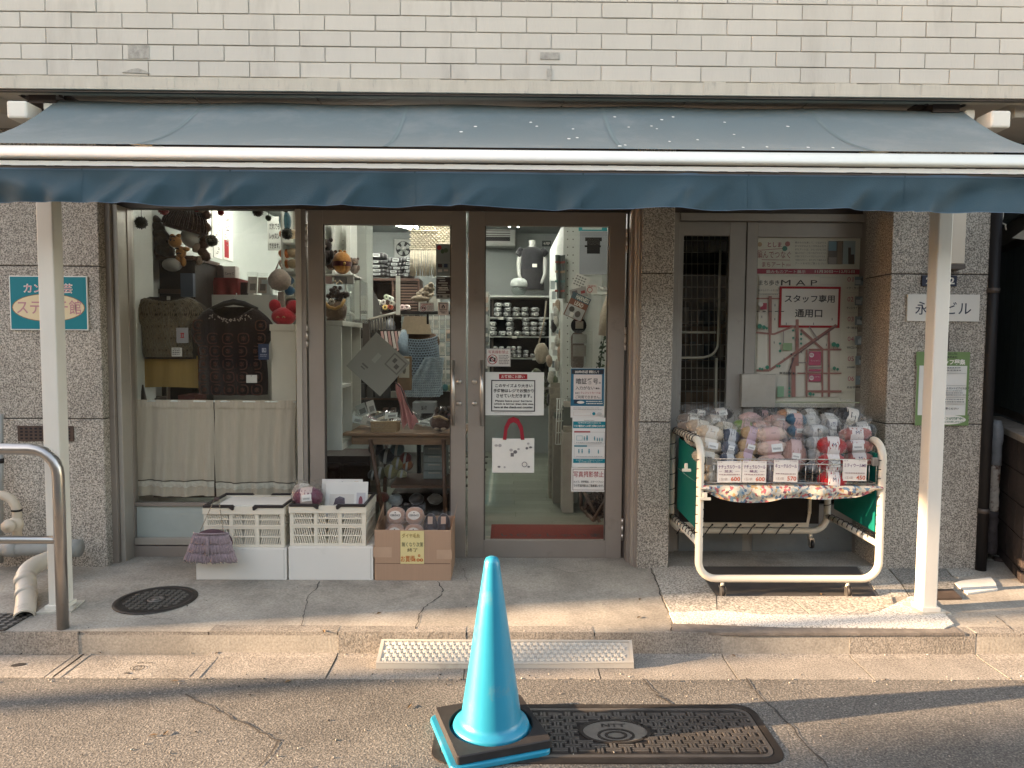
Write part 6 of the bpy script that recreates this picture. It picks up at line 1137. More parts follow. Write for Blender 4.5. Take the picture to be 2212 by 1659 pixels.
for x in (374, 382): st2.ell(W(x, 521, 5.36) + Vector((0, -.043, 0)), (.006,) * 3, blk2, 6, 4)
obj('stripe', st2, t)
grb = K('grey_brown_wool', (.14, .11, .09), vs=30)
for x, y, r_, m_, lb in ((318, 525, 13, grb, 'grey brown wool bundle on the cabinet at the far left'), (313, 505, 12, K('cream_wool', (.36, .30, .24)), 'cream patterned wool bundle at the far left of the cabinet'), (336, 544, 12, K('taupe_wool', (.2, .15, .13)), 'taupe wool bundle beside the spiral scarf')): one('wool_bundle', MB().ell(W(x, y, 5.44), (r_ * 1.3 / UP(5.4), .07, r_ / UP(5.4)), m_, 12, 8, None, .15, x), lb, 'wool')
t = thing('chain_garland', 'brown crochet chain garland hanging left of the wall charts', 'garland', W(436, 567, 5.5)); cg = MB(); cgm = K('chain_brown', (.13, .075, .055), vs=30, bump=.006)
for i in range(13): x, y = 436 + 10 * math.sin(i * 1.9), 455 + i * 9; cg.ell(W(x, y, 5.5), (.042, .03, .035), cgm if i % 3 else K('beige_wool', (.38, .29, .22)), 10, 6, Matrix.Rotation(i, 4, 'Y'), .15, i)
obj('link', cg, t)['kind'] = 'stuff'
# charts on the left wall, seen edge on
def wall_chart(lab, px0, px1, py0, py1, stripe):
    a, b_ = WX(px0, (py0 + py1) / 2, IL + .006), WX(px1, (py0 + py1) / 2, IL + .006); z0, z1 = WX((px0 + px1) / 2, py1, IL).z, WX((px0 + px1) / 2, py0, IL).z
    t = thing('wall_chart', lab, 'chart', (IL + .005, (a.y + b_.y) / 2, z0)); obj('sheet', MB().box(IL + .001, IL + .006, a.y, b_.y, z0, z1, plain((.72, .70, .64))), t); p = MB(); y0, y1 = a.y, b_.y; q_ = random.Random(px0)
    if stripe: p.add([(IL + .007, y0 + (y1 - y0) * u, z0 + (z1 - z0) * v) for u, v in ((.1, .05), (.55, .05), (.55, .42), (.1, .42))], [(0, 1, 2, 3)], plain(red))
    for i in range(14):
        u, v = q_.uniform(.08, .6), q_.uniform(.05, .92); p.add([(IL + .0075, y0 + (y1 - y0) * (u + du), z0 + (z1 - z0) * (v + dv)) for du, dv in ((0, 0), (.25, 0), (.25, .018), (0, .018))], [(0, 1, 2, 3)], plain((.25, .22, .2)))
    obj('print', p, t)
wall_chart('first white knitting chart on the left wall behind the garland', 443, 459, 450, 556, False); wall_chart('second white knitting chart in the middle of the left wall', 461, 479, 456, 558, False); wall_chart('third white chart with a dark red block on the left wall', 482, 503, 462, 563, True)
sheet('text_board', 'white board with three lines of bold black lettering deep in the window', 'sign', (578, 468, 607, 541), 6.6, (.66, .66, .62), [('t', (582, 482, 604, 496), ink, 'だれでも', .02), ('t', (582, 504, 604, 517), ink, 'レッスン', .02), ('t', (582, 525, 604, 537), ink, 'できます。', .02)], th=.01)
wcab = M('cabinet_white', (.56, .555, .50), .5, var=.04)
t, x0, x1, z0, z1 = bx_thing('white_drawer_unit', 'white drawer unit behind the maroon top carrying a red cloth', 'cabinet', (453, 637, 600, 905), 5.75, .5, wcab); obj('drawer_front', MB().pr((458, 650, 520, 700), 5.74, .009, wcab), t, .003)
t = thing('red_cloth_box', 'dark red cloth draped over a box on the white drawer unit', 'cloth', W(475, 637, 5.6)); x0, x1, z0, z1 = RC((436, 600, 514, 638), 5.78); redc = M('red_cloth', (.20, .018, .014), .7, var=.25, vs=9, bump=.004, bs=15)
obj('cloth', MB().grid(lambda u, v: Vector((x0 + (x1 - x0) * (u + (.5 - u) * .1 * v), 5.78 - .01 * math.sin(u * 17) * (1 - v), z0 - .03 * (u < .3) + (z1 - z0) * v)), 24, 6, redc).box(x0 + .01, x1 - .01, 5.8, 6.1, z0, z1, redc), t)
t, x0, x1, z0, z1 = bx_thing('kit_box', 'white needle kit box lettered with a small heart on the red cloth', 'box', (479, 575, 508, 600), 5.9, .1, plain((.68, .66, .62))); lm_ = MB(); put_text(lm_, 'Carry C', *RC((486, 588, 505, 595), 5.898), 5.8985, plain(dr_txt), .0); obj('lettering', lm_, t)
for r, c_, lb in (((468, 573, 479, 600), (.07, .05, .045), 'dark slim box left of the white needle kit box'), ((452, 586, 468, 600), (.25, .26, .25), 'small grey box at the left end of the red cloth'), ((514, 610, 536, 637), (.06, .04, .035), 'dark brown box right of the red cloth'), ((536, 612, 548, 637), (.6, .58, .54), 'small white box in front of the clear packets'), ((565, 604, 583, 637), (.5, .52, .5), 'pale carded packet at the right of the clear packets')): one('small_box', MB().pr(r, 5.86, .08, plain(c_)), lb, 'box')
def clear_packet(lab, r, D, col, roll=0, lean=10):
    x0, x1, z0, z1 = RC(r, D); t = thing('clear_packet', lab, 'packet', ((x0 + x1) / 2, D, z0)); w, h = x1 - x0, z1 - z0; t.rotation_euler = (R(-lean), R(roll), 0)
    obj('card', MB().box(-w * .4, w * .4, .004, .007, h * .08, h * .8, plain(col)).box(-w * .2, w * .3, .002, .0035, h * .2, h * .5, plain(tuple(v * .35 for v in col))), t, local=True); obj('film', MB().grid(lambda u, v: Vector((-w / 2 + w * u, -.004 - .012 * math.sin(pi * u) * math.sin(pi * v) + .003 * math.sin(u * 23 + v * 19), h * v)), 10, 10, film2), t, local=True)
clear_packet('clear packet of pale needles left of the hanging pouch', (531, 586, 556, 637), 5.8, (.52, .46, .40)); clear_packet('clear packet of tan needles right of the first clear packet', (553, 588, 577, 637), 5.84, (.42, .34, .28))
bei = K('beige_felt', (.34, .28, .235), vs=60)
t = thing('hanging_pouch', 'beige felted drop shaped pouch with strap hanging right of the packets', 'pouch', W(605, 628, 5.3)); c = W(604, 607, 5.3); obj('pouch_body', MB().lathe([(.001, -.075), (.055, -.06), (.083, -.02), (.086, .02), (.06, .06), (.03, .085), (.001, .09)], bei, c, 18, sy=.6), t)
obj('strap', MB().tube([c + Vector((-.03, 0, .07)), c + Vector((0, 0, .15)), c + Vector((.03, 0, .06))], .008, bei, 6), t); one('felt_strip', MB().pr((600, 630, 614, 684), 5.32, .02, bei), 'beige felt strip hanging under the drop shaped pouch', 'felt strip', bevel=.005)
rk = K('red_crochet', (.36, .012, .022), var=.2, vs=25, bump=.006, bs=60)
t = thing('crochet_hat', 'bright red crocheted hat with two round ears on the white cabinet', 'hat', W(612, 702, 5.0)); c = W(613, 684, 5.02)
obj('crown', MB().ell(c, (.085, .07, .065), rk, 16, 10, None, .03), t)
for x, y, rr2 in ((594, 661, 13), (632, 664, 14)): obj('ear', MB().ell(W(x, y, 5.02), (rr2 / UP(5), .03, rr2 * 1.15 / UP(5)), rk, 14, 8, Matrix.Rotation(R(20 if x > 610 else -20), 4, 'Y')), t)
obj('face_stitch', MB().tube([c + Vector((-.03, -.066, -.01)), c + Vector((-.02, -.07, 0)), c + Vector((-.01, -.068, -.01))], .003, M('gold_thread', (.4, .25, .1)), 5).tube([c + Vector((.01, -.068, -.01)), c + Vector((.02, -.07, 0)), c + Vector((.03, -.066, -.01))], .003, M('gold_thread', (.4, .25, .1)), 5), t)
t, x0, x1, z0, z1 = bx_thing('yarn_shelf', 'white shelf with orange, cream and blue yarn balls at the window edge', 'shelf', (607, 440, 611, 700), 5.9, .3, wcab, 'side_panel')
for y in (524, 536 + 50, 640): obj('shelf_board', MB().pr((611, y, 646, y + 4), 5.9, .3, wcab), t)
obj('back_panel', MB().pr((607, 440, 650, 700), 6.22, .02, wcab), t)
yc = {'orange': (.52, .16, .05), 'cream': (.60, .46, .30), 'blue': (.02, .12, .26), 'pink': (.5, .16, .16), 'teal': (.06, .14, .17)}
for x, y, k_, lb in ((616, 478, 'teal', 'slate teal yarn heap on the top of the white yarn shelf'), (616, 506, 'orange', 'top orange yarn ball in the left pile of the yarn shelf'), (632, 506, 'cream', 'top cream yarn ball in the right pile of the yarn shelf'), (615, 548, 'orange', 'middle orange yarn ball in the left pile of the yarn shelf'), (632, 546, 'cream', 'middle cream yarn ball in the right pile of the yarn shelf'), (616, 570, 'orange', 'lowest orange yarn ball in the left pile of the yarn shelf'), (633, 570, 'cream', 'lowest cream yarn ball in the right pile of the yarn shelf'), (622, 606, 'blue', 'upper blue yarn ball on the yarn shelf'), (624, 628, 'blue', 'lower blue yarn ball on the yarn shelf'), (630, 656, 'pink', 'pink yarn ball on the bottom board of the yarn shelf')):
    big = k_ == 'teal'; one('yarn_ball', MB().ell(W(x, y, 6.0), (.05, .06, .04 if not big else .09), yarnm(yc[k_]), 12, 8, None, .04, y), lb, 'yarn')
t, x0, x1, z0, z1 = bx_thing('display_pedestal', 'cream white display cabinet at the right edge of the window', 'cabinet', (587, 702, 640, 1074), 4.86, .5, M('pedestal_white', (.60, .55, .45), .5, var=.05)); obj('top_board', MB().box(x0 - .005, x1 + .005, 4.85, 5.37, z1 - .04, z1 + .004, M('pedestal_white', (.60, .55, .45))), t, .002)
for i, (x, w_, h_, c_) in enumerate(((310, 30, 40, (.10, .08, .07)), (345, 40, 30, (.05, .04, .04)), (385, 36, 46, (.16, .05, .04)), (425, 26, 30, (.4, .38, .34)), (470, 40, 22, (.5, .47, .4)), (520, 36, 30, (.12, .10, .09)))): one('pattern_book', MB().pr((x, 900 - h_, x + w_, 904), 5.1, .2, plain(c_)), ('dark brown', 'black', 'dark red', 'grey white', 'cream', 'charcoal')[i] + ' pattern book standing on the display table behind the curtain', 'book')

# ---- seen through the left door leaf
t, x0, x1, z0, z1 = bx_thing('tall_bookcase', 'tall white bookcase with shelf pin holes inside the left door', 'bookcase', (694, 470, 756, 600), 5.75, .02, iwhite, 'back_panel')
for a, b_ in ((692, 699), (717, 723), (748, 757)): obj('side_panel', MB().pr((a, 470, b_, 600), 5.5, .25, iwhite), t)
ph_ = MB()
for x in (709, 733, 741):
    for i in range(6): p = W(x, 520 + i * 9, 5.748); ph_.disc(p.x, p.z, .004, p.y, alu_d, 8)
obj('pin_hole', ph_, t)['kind'] = 'stuff'; one('wall_pillar', MB().pr((758, 470, 792, 690), 6.4, .3, iw), 'pale grey wall pillar left of the dark yarn stacks', 'pillar')
t, x0, x1, z0, z1 = bx_thing('toy_shelf', 'glass and white shelf carrying plush toys inside the left door', 'shelf', (690, 592, 764, 596), 5.0, .35, iwhite, 'shelf_board')
for a, b_, c_, lb in ((700, 716, (.55, .38, .36), 'pink carded packet hanging under the toy shelf'), (722, 748, (.22, .22, .21), 'grey printed packet hanging under the toy shelf'), (749, 764, (.52, .52, .5), 'white packet hanging at the end of the toy shelf')): one('carded_packet', MB().pr((a, 597, b_, 613), 5.02, .02, plain(c_)), lb, 'packet')
oz = K('plush_mustard', (.30, .135, .03), var=.12); dred = K('plush_dark_red', (.07, .012, .012))
t = thing('round_plush', 'egg shaped mustard plush with dark red belt on the toy shelf', 'plush toy', W(740, 592, 5.1)); c = W(739, 568, 5.1); s_ = 1 / UP(5.1)
obj('body', MB().ell(c, (20 * s_, .07, 24 * s_), oz, 20, 14, None, .0), t); obj('belt', MB().lathe([(20.3 * s_, -8 * s_), (20.6 * s_, -2 * s_), (20.4 * s_, 2 * s_)], dred, c, 24, None, 1, .07 / (20 * s_) * 1.02), t)
obj('buckle', MB().ell(c + Vector((.03, -.064, -3 * s_)), (.012, .006, .012), K('gold_felt', (.35, .22, .06)), 8, 6), t); obj('ear', MB().ell(c + Vector((-.012, 0, 25 * s_)), (.014, .012, .01), oz, 8, 6).ell(c + Vector((.018, 0, 24 * s_)), (.012, .012, .01), oz, 8, 6), t)
def bear(lab, x, y, r_, m_, D=5.2):
    c = W(x, y, D); s_ = r_ / UP(D); t = thing('plush_bear', lab, 'plush toy', W(x, y + r_ * 2.6, D)); b_ = MB().ell(c, (s_, s_ * .9, s_ * .95), m_, 12, 8).ell(c + Vector((0, 0, -s_ * 1.7)), (s_ * 1.1, s_, s_ * 1.15), m_, 12, 8)
    for k in (-1, 1): b_.ell(c + Vector((k * s_ * .8, 0, s_ * .75)), (s_ * .35, s_ * .2, s_ * .35), m_, 8, 6).ell(c + Vector((k * s_ * 1.05, -s_ * .5, -s_ * 1.4)), (s_ * .35, s_ * .35, s_ * .7), m_, 8, 6)
    obj('body', b_, t); obj('muzzle', MB().ell(c + Vector((0, -s_ * .8, -s_ * .25)), (s_ * .4, s_ * .3, s_ * .3), K('muzzle_tan', (.25, .17, .11)), 8, 6), t); return t
bear('brown plush bear behind the mustard plush on the toy shelf', 716, 552, 11, K('bear_brown', (.085, .05, .035))); bear('black plush bear at the left edge of the toy shelf', 702, 530, 15, K('bear_black', (.022, .015, .013)), 5.15); bear('grey brown plush bear leaning right of the mustard plush', 766, 566, 9, K('bear_grey', (.17, .13, .11)), 5.25)
t = thing('knitted_doll', 'dark haired knitted doll with mustard collar and white flower', 'doll', W(728, 700, 4.98)); s_ = 1 / UP(4.98); kd, hd_ = K('doll_brown', (.105, .068, .045), vs=30, bump=.006, bs=60), K('doll_hair', (.03, .018, .014), vs=30, bump=.012, bs=50)
P_ = lambda x, y, d=0: W(x, y, 4.98) + Vector((0, d, 0))
obj('body', MB().ell(P_(726, 672), (24 * s_, .06, 24 * s_), kd, 14, 10, None, .05).ell(P_(714, 692), (9 * s_, .04, 9 * s_), kd, 10, 8).ell(P_(736, 693), (9 * s_, .04, 8 * s_), kd, 10, 8), t)
hr = MB(); q_ = random.Random(5)
for i in range(34): a, b_ = q_.uniform(0, 2 * pi), q_.uniform(0, 1) ** .5; hr.ell(P_(728 + 24 * b_ * math.cos(a), 636 - 15 * b_ * math.sin(a), -.03 * (1 - b_)), (.016,) * 3, hd_, 6, 5, None, .2, i)
obj('hair', hr, t)['kind'] = 'stuff'; obj('collar', MB().tube([P_(702, 650, -.05), P_(715, 664, -.07), P_(730, 668, -.075), P_(742, 662, -.07), P_(748, 648, -.05)], .012, K('doll_mustard', (.38, .23, .08)), 8), t)
fw = MB(); 
for k in range(6): fw.ell(P_(723, 653, -.085) + Vector((.014 * math.cos(k * pi / 3), 0, .014 * math.sin(k * pi / 3))), (.009, .005, .009), K('flower_white', (.6, .56, .48)), 7, 5)
obj('flower', fw, t); obj('bow', MB().tube([P_(718, 612), P_(724, 606), P_(728, 614), P_(734, 606), P_(740, 613)], .007, K('bow_cream', (.45, .36, .25)), 6), t); obj('foot', MB().ell(P_(712, 698, -.03), (8 * s_, .03, 5 * s_), K('foot_tan', (.3, .23, .17)), 8, 6).ell(P_(738, 698, -.03), (8 * s_, .03, 5 * s_), K('foot_tan', (.3, .23, .17)), 8, 6), t)
t = thing('acrylic_case', 'clear acrylic display case right of the knitted doll', 'display case', W(762, 697, 5.2)); x0, x1, z0, z1 = RC((746, 604, 778, 697), 5.2); obj('pane', MB().box(x0, x1, 5.2, 5.204, z0, z1, glass).box(x0, x0 + .004, 5.204, 5.5, z0, z1, glass).box(x1 - .004, x1, 5.204, 5.5, z0, z1, glass), t); obj('edge', MB().box(x0 - .003, x0 + .002, 5.195, 5.2, z0, z1, alu_l).box(x1 - .002, x1 + .003, 5.195, 5.2, z0, z1, alu_d).box(x0, x1, 5.195, 5.2, z1, z1 + .012, alu_d), t)
lw = M('low_shelf_white', (.50, .50, .45), .5, var=.05)
t = thing('low_shelf', 'white low shelving unit with open compartments just inside the left door', 'shelf', W(735, 975, 4.9)); x0 = W(690, 800, 4.84).x; xm, xn = W(738, 800, 4.84).x, W(776, 800, 5.35).x; z0, z1 = W(740, 973, 4.84).z, W(740, 704, 4.84).z
obj('end_panel', MB().box(x0, xm, 4.84, 4.86, z0, z1, lw), t, .002); obj('top_board', MB().box(x0, xm + .012, 4.838, 5.5, z1 + .001, z1 + .035, lw), t, .002); obj('base_board', MB().box(x0, xm, 4.862, 5.5, z0, z0 + .04, lw), t, .002); obj('back_panel', MB().box(x0, x0 + .02, 4.862, 5.5, z0 + .041, z1, lw), t)
for y in (5.16, 5.48): obj('divider', MB().box(x0 + .021, xm - .002, y, y + .02, z0 + .041, z1, lw), t)
obj('shelf_board', MB().box(x0 + .021, xm - .002, 4.862, 5.155, W(740, 838, 4.9).z, W(740, 832, 4.9).z, lw), t)
# coats, fan, yarn stacks and the brown shelf at the back left
ck = M('coat_grey', (.10, .095, .09), .8, var=.3, vs=5)
for x, dx, lb, m_ in ((788, 0, 'dark grey coat on a hook left of the brown shelf', ck), (800, 7, 'black coat on a hook touching the brown shelf', M('coat_black', (.05, .045, .042), .8, var=.3, vs=5))):
    t = thing('hanging_coat', lab if 0 else lb, 'coat', W(x, 722, 7.6)); a, z0, z1 = W(x, 640, 7.6), W(x, 722, 7.6).z, W(x, 628, 7.6).z
    obj('cloth', MB().grid(lambda u, v: Vector((a.x + (.03 + .12 * (1 - v) ** .7) * math.cos(2 * pi * u) * (1 + .1 * math.sin(14 * u)) + dx * .002 * (1 - v), 7.6 + (.02 + .05 * (1 - v)) * math.sin(2 * pi * u), z0 + (z1 - z0) * v)), 22, 8, m_), t); obj('hook', MB().tube([W(x, 628, 7.6), W(x, 614, 7.6), W(x + 3, 609, 7.6)], .012, black, 6), t)
t = thing('ventilator_fan', 'square wall ventilator fan with five blades high on the back wall', 'fan', W(872, 556, 9.2)); c = W(872, 538, 9.26); s_ = 1 / UP(9.26)
fw_ = M('fan_white', (.36, .36, .34), .5); obj('frame', MB().box(c.x - 21 * s_, c.x + 21 * s_, 9.24, 9.3, c.z - 21 * s_, c.z + 21 * s_, fw_), t, .01); obj('housing_ring', MB().disc(c.x, c.z, 16 * s_, 9.238, black, 28).ring(c.x, c.z, 17.5 * s_, 1.6 * s_, 9.234, fw_, 28), t)
for k in range(5):
    a = k * 2 * pi / 5 + .3; bl_ = MB().add([(c.x + r_ * s_ * math.cos(a + d), 9.22 - .012 * d, c.z + r_ * s_ * math.sin(a + d)) for r_, d in ((4, -.3), (14, -.25), (15, .1), (13.5, .5), (4, .5))], [(0, 1, 2, 3, 4)], M('fan_blade', (.30, .31, .29), .5)); obj('blade', bl_, t)
obj('hub', MB().lathe([(.001, -.05), (.028, -.05), (.035, -.03), (.035, 0)], fw_, (c.x, 9.23, c.z), 16, Matrix.Rotation(R(-90), 4, 'X')), t)
dyp, silver = K('packed_dark', (.03, .027, .028)), M('silver_label', (.30, .31, .30), .35, metal=.3)
def bale(lab, x, y, w, h, D, group):
    s_ = 1 / UP(D); c = W(x, y, D); t = thing('yarn_bale', lab, 'yarn pack', c + Vector((0, 0, -h * s_ / 2)), group); t.rotation_euler = (0, 0, R(rnd.uniform(-6, 6))); w, h = w * s_, h * s_
    obj('bale_body', MB().ell((0, 0, h / 2), (w / 2, .12, h * .56), dyp, 14, 8, None, .04, int(x + y), .55), t, local=True); obj('label', MB().box(-w * .17, w * .17, -.126, -.12, h * .22, h * .78, silver).box(-w * .12, w * .12, -.1275, -.1262, h * .42, h * .6, plain(ink)), t, local=True)
    obj('wrap_band', MB().grid(lambda u, v: Vector((-w * .36 + w * .08 * u, -.122 * math.sin(pi * (.15 + .7 * v)) ** .6, h / 2 + h * .55 * -math.cos(pi * (.15 + .7 * v)))), 1, 8, M('dull_band', (.10, .10, .10), .4)).grid(lambda u, v: Vector((w * .28 + w * .08 * u, -.122 * math.sin(pi * (.15 + .7 * v)) ** .6, h / 2 + h * .55 * -math.cos(pi * (.15 + .7 * v)))), 1, 8, M('dull_band', (.10, .10, .10))), t, local=True)
for x, ys, w in ((817, (554, 568, 577.5, 586, 594), 44), (856, (564, 573, 581.5, 589, 596), 38), (884, (563, 572, 580, 588, 596), 22)):
    nm = {817: 'left', 856: 'middle', 884: 'right'}[x]
    for i, y in enumerate(ys): bale('dark yarn bale with silver label, %s from the top of the %s stack' % (ORD[i], nm), x + rnd.uniform(-2, 2), y, w, 13 if i == 0 else 9, 8.55, 'dark yarn bales in the %s stack' % nm)
brn = M('shelf_brown', (.075, .036, .024), .5, var=.25, vs=6, stretch=(6, 1, 1)); t = thing('brown_shelf', 'dark brown wooden shelf of yarn cones under the stacked bales', 'shelf', W(856, 760, 8.45))
for r in ((799, 601, 905, 606), (799, 676, 905, 681), (799, 735, 905, 740)): obj('shelf_board', MB().pr(r, 8.4, .4, brn), t)
for r in ((798, 606, 803, 760), (846, 606, 850, 676), (902, 606, 906, 760)): obj('upright', MB().pr(r, 8.41, .38, brn), t)
obj('back_panel', MB().pr((799, 601, 905, 760), 8.82, .02, M('shelf_back', (.03, .016, .012), .7)), t)
for i in range(11): obj('slat', MB().pr((851, 608 + i * 6.1, 901, 611 + i * 6.1), 8.44, .012, M('slat_brown', (.16, .10, .075), .45, var=.2)), t, .001)
co = MB()
for x, y, c_, lb in ((818, 653, (.55, .52, .45), 'white yarn cone at the left of the upper row'), (829, 653, (.56, .5, .45), 'second white yarn cone of the upper row'), (835, 642, (.42, .45, .33), 'green grey yarn cone topmost on the pile'), (843, 645, (.5, .52, .46), 'pale green yarn cone topmost at the right of the pile'), (838.5, 653, (.09, .05, .04), 'brown yarn cone between two pale cones'), (846, 655, (.36, .35, .28), 'grey yarn cone at the right of the upper row'), (820, 665, (.05, .03, .03), 'dark yarn cone in the bottom row of the pile'), (832, 664, (.52, .36, .13), 'yellow yarn cone in the bottom row of the pile'), (843, 663, (.34, .07, .04), 'red yarn cone in the bottom row of the pile'), (869, 664, (.56, .40, .38), 'left pink yarn cone on the slatted side'), (879, 664, (.58, .44, .42), 'right pink yarn cone on the slatted side')):
    c = W(x, y, 8.36); t2 = thing('yarn_cone', lb, 'yarn cone', c - Vector((0, 0, .03))); ax = Matrix.Rotation(R(90), 4, 'X'); obj('winding', MB().lathe([(.012, .02), (.02, .024), (.033, .015), (.034, -.1), (.001, -.1)], yarnm(c_), c, 14, ax), t2); obj('core', MB().lathe([(.013, .022), (.013, -.02), (.001, -.02)], plain(tuple(v * .4 for v in c_)), c, 10, ax), t2)
for x, y, lb in ((824, 712, 'left grey wrapped bundle under the brown shelf board'), (843, 706, 'right grey wrapped bundle under the brown shelf board')): one('wrapped_bundle', MB().ell(W(x, y, 8.4), (.06, .1, .11), M('grey_foil', (.16, .16, .17), .35, metal=.3, var=.4, vs=20), 12, 8, None, .1, x), lb, 'bundle')
# macrame hanging
mac = M('macrame', (.76, .70, .57), .9, var=.15, vs=40, bump=.002, bs=120, spec=.15); DM = 5.3; t = thing('macrame_hanging', 'cream macrame wall hanging with long fringe inside the left door', 'macrame', W(920, 597, DM)); s_ = 1 / UP(DM)
for x0, x1, y0, y1, ft, fb_, nm in ((886, 946, 499, 538, 538, 596, 0), (940, 973, 488, 520, 520, 552, 1), (907, 960, 470, 499, 499, 506, 2)):
    kn = MB(); D_ = DM + nm * .05; xs0, xs1, z0, z1 = RC((x0, y0, x1, y1), D_); kn.box(xs0 + .004, xs1 - .004, D_ + .004, D_ + .008, z0, z1, mac)
    nx, nz = int((x1 - x0) / 4), int((y1 - y0) / 4)
    for j in range(nz + 1):
        for i in range(nx + 1):
            if (i + j) % 2 == 0 or j in (0, nz): kn.ell((xs0 + (xs1 - xs0) * i / nx, D_ - .002 + .003 * math.sin(i * 2 + j), z1 + (z0 - z1) * j / nz), (.0075, .007, .0065), mac, 6, 4)
    obj('knotted_band', kn, t)['kind'] = 'stuff'
    fr_ = MB(); n_ = int((x1 - x0) / 2.2)
    for i in range(n_):
        x = xs0 + (xs1 - xs0) * (i + .5) / n_; l_ = (fb_ - ft + rnd.uniform(-2, 2)) * s_; z_ = z0 + .004; fr_.tube([(x, D_, z_), (x + rnd.uniform(-.003, .003), D_ - .004, z_ - l_ * .5), (x + rnd.uniform(-.006, .006), D_ + rnd.uniform(-.008, .004), z_ - l_)], [.0034, .0036, .0042], mac, 5)
    obj('fringe', fr_, t)['kind'] = 'stuff'
obj('dowel', MB().tube([W(882, 499, DM), W(950, 499, DM)], .006, mac, 8), t); obj('cord', MB().tube([W(892, 498, DM), W(898, 470, DM + .02)], .007, mac, 6), t)
fz = K('fuzzy_beige', (.46, .385, .29), vs=25, bump=.012, bs=45); t = thing('fuzzy_hat', 'beige fuzzy knit hat on a stand below the macrame fringe', 'hat', W(915, 652, 5.2)); q_ = random.Random(3); fh = MB()
for i in range(70):
    a, b_ = q_.uniform(0, 1), q_.uniform(-1, 1); x = 903 + 32 * a; y = 641 - 18 * a + b_ * (7 + 8 * a); fh.ell(W(x, y, 5.2) + Vector((0, q_.uniform(-.04, .02), 0)), (.017, .015, .014), fz, 7, 5, None, .15, i)
obj('knit', fh, t)['kind'] = 'stuff'; obj('brim', MB().ell(W(908, 645, 5.18), (.07, .05, .024), fz, 12, 8, None, .12, 2), t); one('hat_stand', MB().tube([W(924, 625, 5.24), W(924, 700, 5.24)], .008, black, 8), 'thin dark stand under the beige fuzzy hat', 'stand')
DSt = DD + .012
sheet('payment_sticker', 'grey sticker with payment marks high on the left door glass', 'sticker', (942, 527, 973, 596), DSt, (.20, .23, .22), [('o', (944, 530, 954, 540), (.36, .04, .05)), ('o', (952, 538, 960, 548), (.05, .09, .05)), ('o', (958, 536, 968, 546), (.08, .12, .07)), ('r', (946, 570, 955, 578), (.05, .03, .03)), ('r', (959, 570, 967, 578), (.03, .05, .09)), ('r', (946, 582, 955, 588), (.5, .5, .46)), ('r', (959, 582, 968, 586), (.5, .45, .4)), ('f', (943, 566, 972, 592), (.34, .37, .35), .6)])
it = [('t', (948, 620, 968, 625), white_ink, 'WELCOME', .0), ('r', (944, 638, 949, 643), (.1, .1, .1)), ('r', (951, 638, 956, 643), (.1, .1, .1)), ('r', (958, 638, 964, 642), (.35, .35, .33)), ('r', (966, 638, 971, 643), (.1, .1, .1))]
for i in range(7): it.insert(0, ('r', (943 + rnd.uniform(0, 12), 600 + i * 5, 960 + rnd.uniform(0, 12), 602.5 + i * 5), (.38, .38, .35)))
sheet('welcome_sticker', 'black and grey striped welcome sticker under the payment sticker', 'sticker', (942, 598, 973, 646), DSt, (.05, .04, .04), [('r', (942, 635, 973, 646), (.30, .31, .29)), ('f', (944, 617, 972, 628), (.3, .3, .28), .5)] + it)
nophoto('no_photo_sticker', 'no photography sticker low on the left door beside the linen neck', (907, 654, 938, 673), DSt)
sheet('camera_sticker', 'upright pink white sticker with a framed security camera symbol', 'sticker', (946, 653, 969, 681), DSt, (.62, .52, .46), [('f', (949, 655, 966, 669), ink, 1), ('r', (954, 661, 961, 666), ink), ('r', (956, 658, 959, 661), ink), ('d', 957.5, 663.5, 1.6, (.6, .5, .45)), ('t', (950, 670.5, 965, 674), ink, '防犯カメラ', .02), ('t', (953, 674.5, 962, 677.5), ink, '作動中', .02)])
# table, stand and wares behind the left door
tw_ = M('table_wood', (.20, .115, .062), .4, var=.3, vs=7, stretch=(1, 9, 9), spec=.5); DT = 4.98; zt_ = W(856, 936, DT).z; x0, x1 = W(739, 940, DT).x, W(1006, 940, DT).x
t = thing('wooden_table', 'brown wooden table with trestle legs just inside the left door', 'table', ((x0 + x1) / 2, DT + .3, .13)); 
for k in range(5): obj('plank', MB().box(x0 + (.03 if k else 0), x1, DT + .002 + k * .125, DT + .122 + k * .125, zt_ - .022, zt_, tw_), t, .004)
obj('apron', MB().box(x0 + .06, x1, DT + .03, DT + .05, zt_ - .085, zt_ - .025, tw_), t); dkw = M('leg_wood', (.10, .052, .032), .5, var=.3, vs=8)
for a, b_ in (((800, 950, DT + .02), (842, 1200, DT + .1)), ((835, 950, DT + .55), (826, 1205, DT - .02)), ((958, 950, DT + .02), (964, 1200, DT + .05)), ((975, 950, DT + .5), (985, 1190, DT + .45))): obj('leg', MB().tube([W(*a), W(*b_)], .016, dkw, 6), t)
obj('lower_shelf', MB().box(W(842, 1054, DT).x, W(978, 1054, DT).x, DT + .04, DT + .5, W(900, 1057, DT).z, W(900, 1051, DT).z, dkw), t); obj('stretcher', MB().box(W(838, 1150, DT).x, W(980, 1150, DT).x, DT + .04, DT + .07, W(900, 1152, DT).z, W(900, 1140, DT).z, dkw), t)
bsk = M('basket_weave', (.34, .235, .13), .7, var=.2, vs=30); t = thing('woven_basket', 'small tan woven basket on the front edge of the wooden table', 'basket', W(829, 935, DT + .05)); bm_ = MB()
for j in range(4):
    for i in range(10):
        k = j / 3; hw_ = 24 + 4 * k; x = 829 - hw_ + (i + .5) * hw_ / 5; bm_.cb(W(x, 931 - j * 5.3, DT + .06) + Vector((0, .003 if (i + j) % 2 else -.003, 0)), (hw_ / 5 / UP(DT) * 1.05, .006, 4.6 / UP(DT)), bsk)
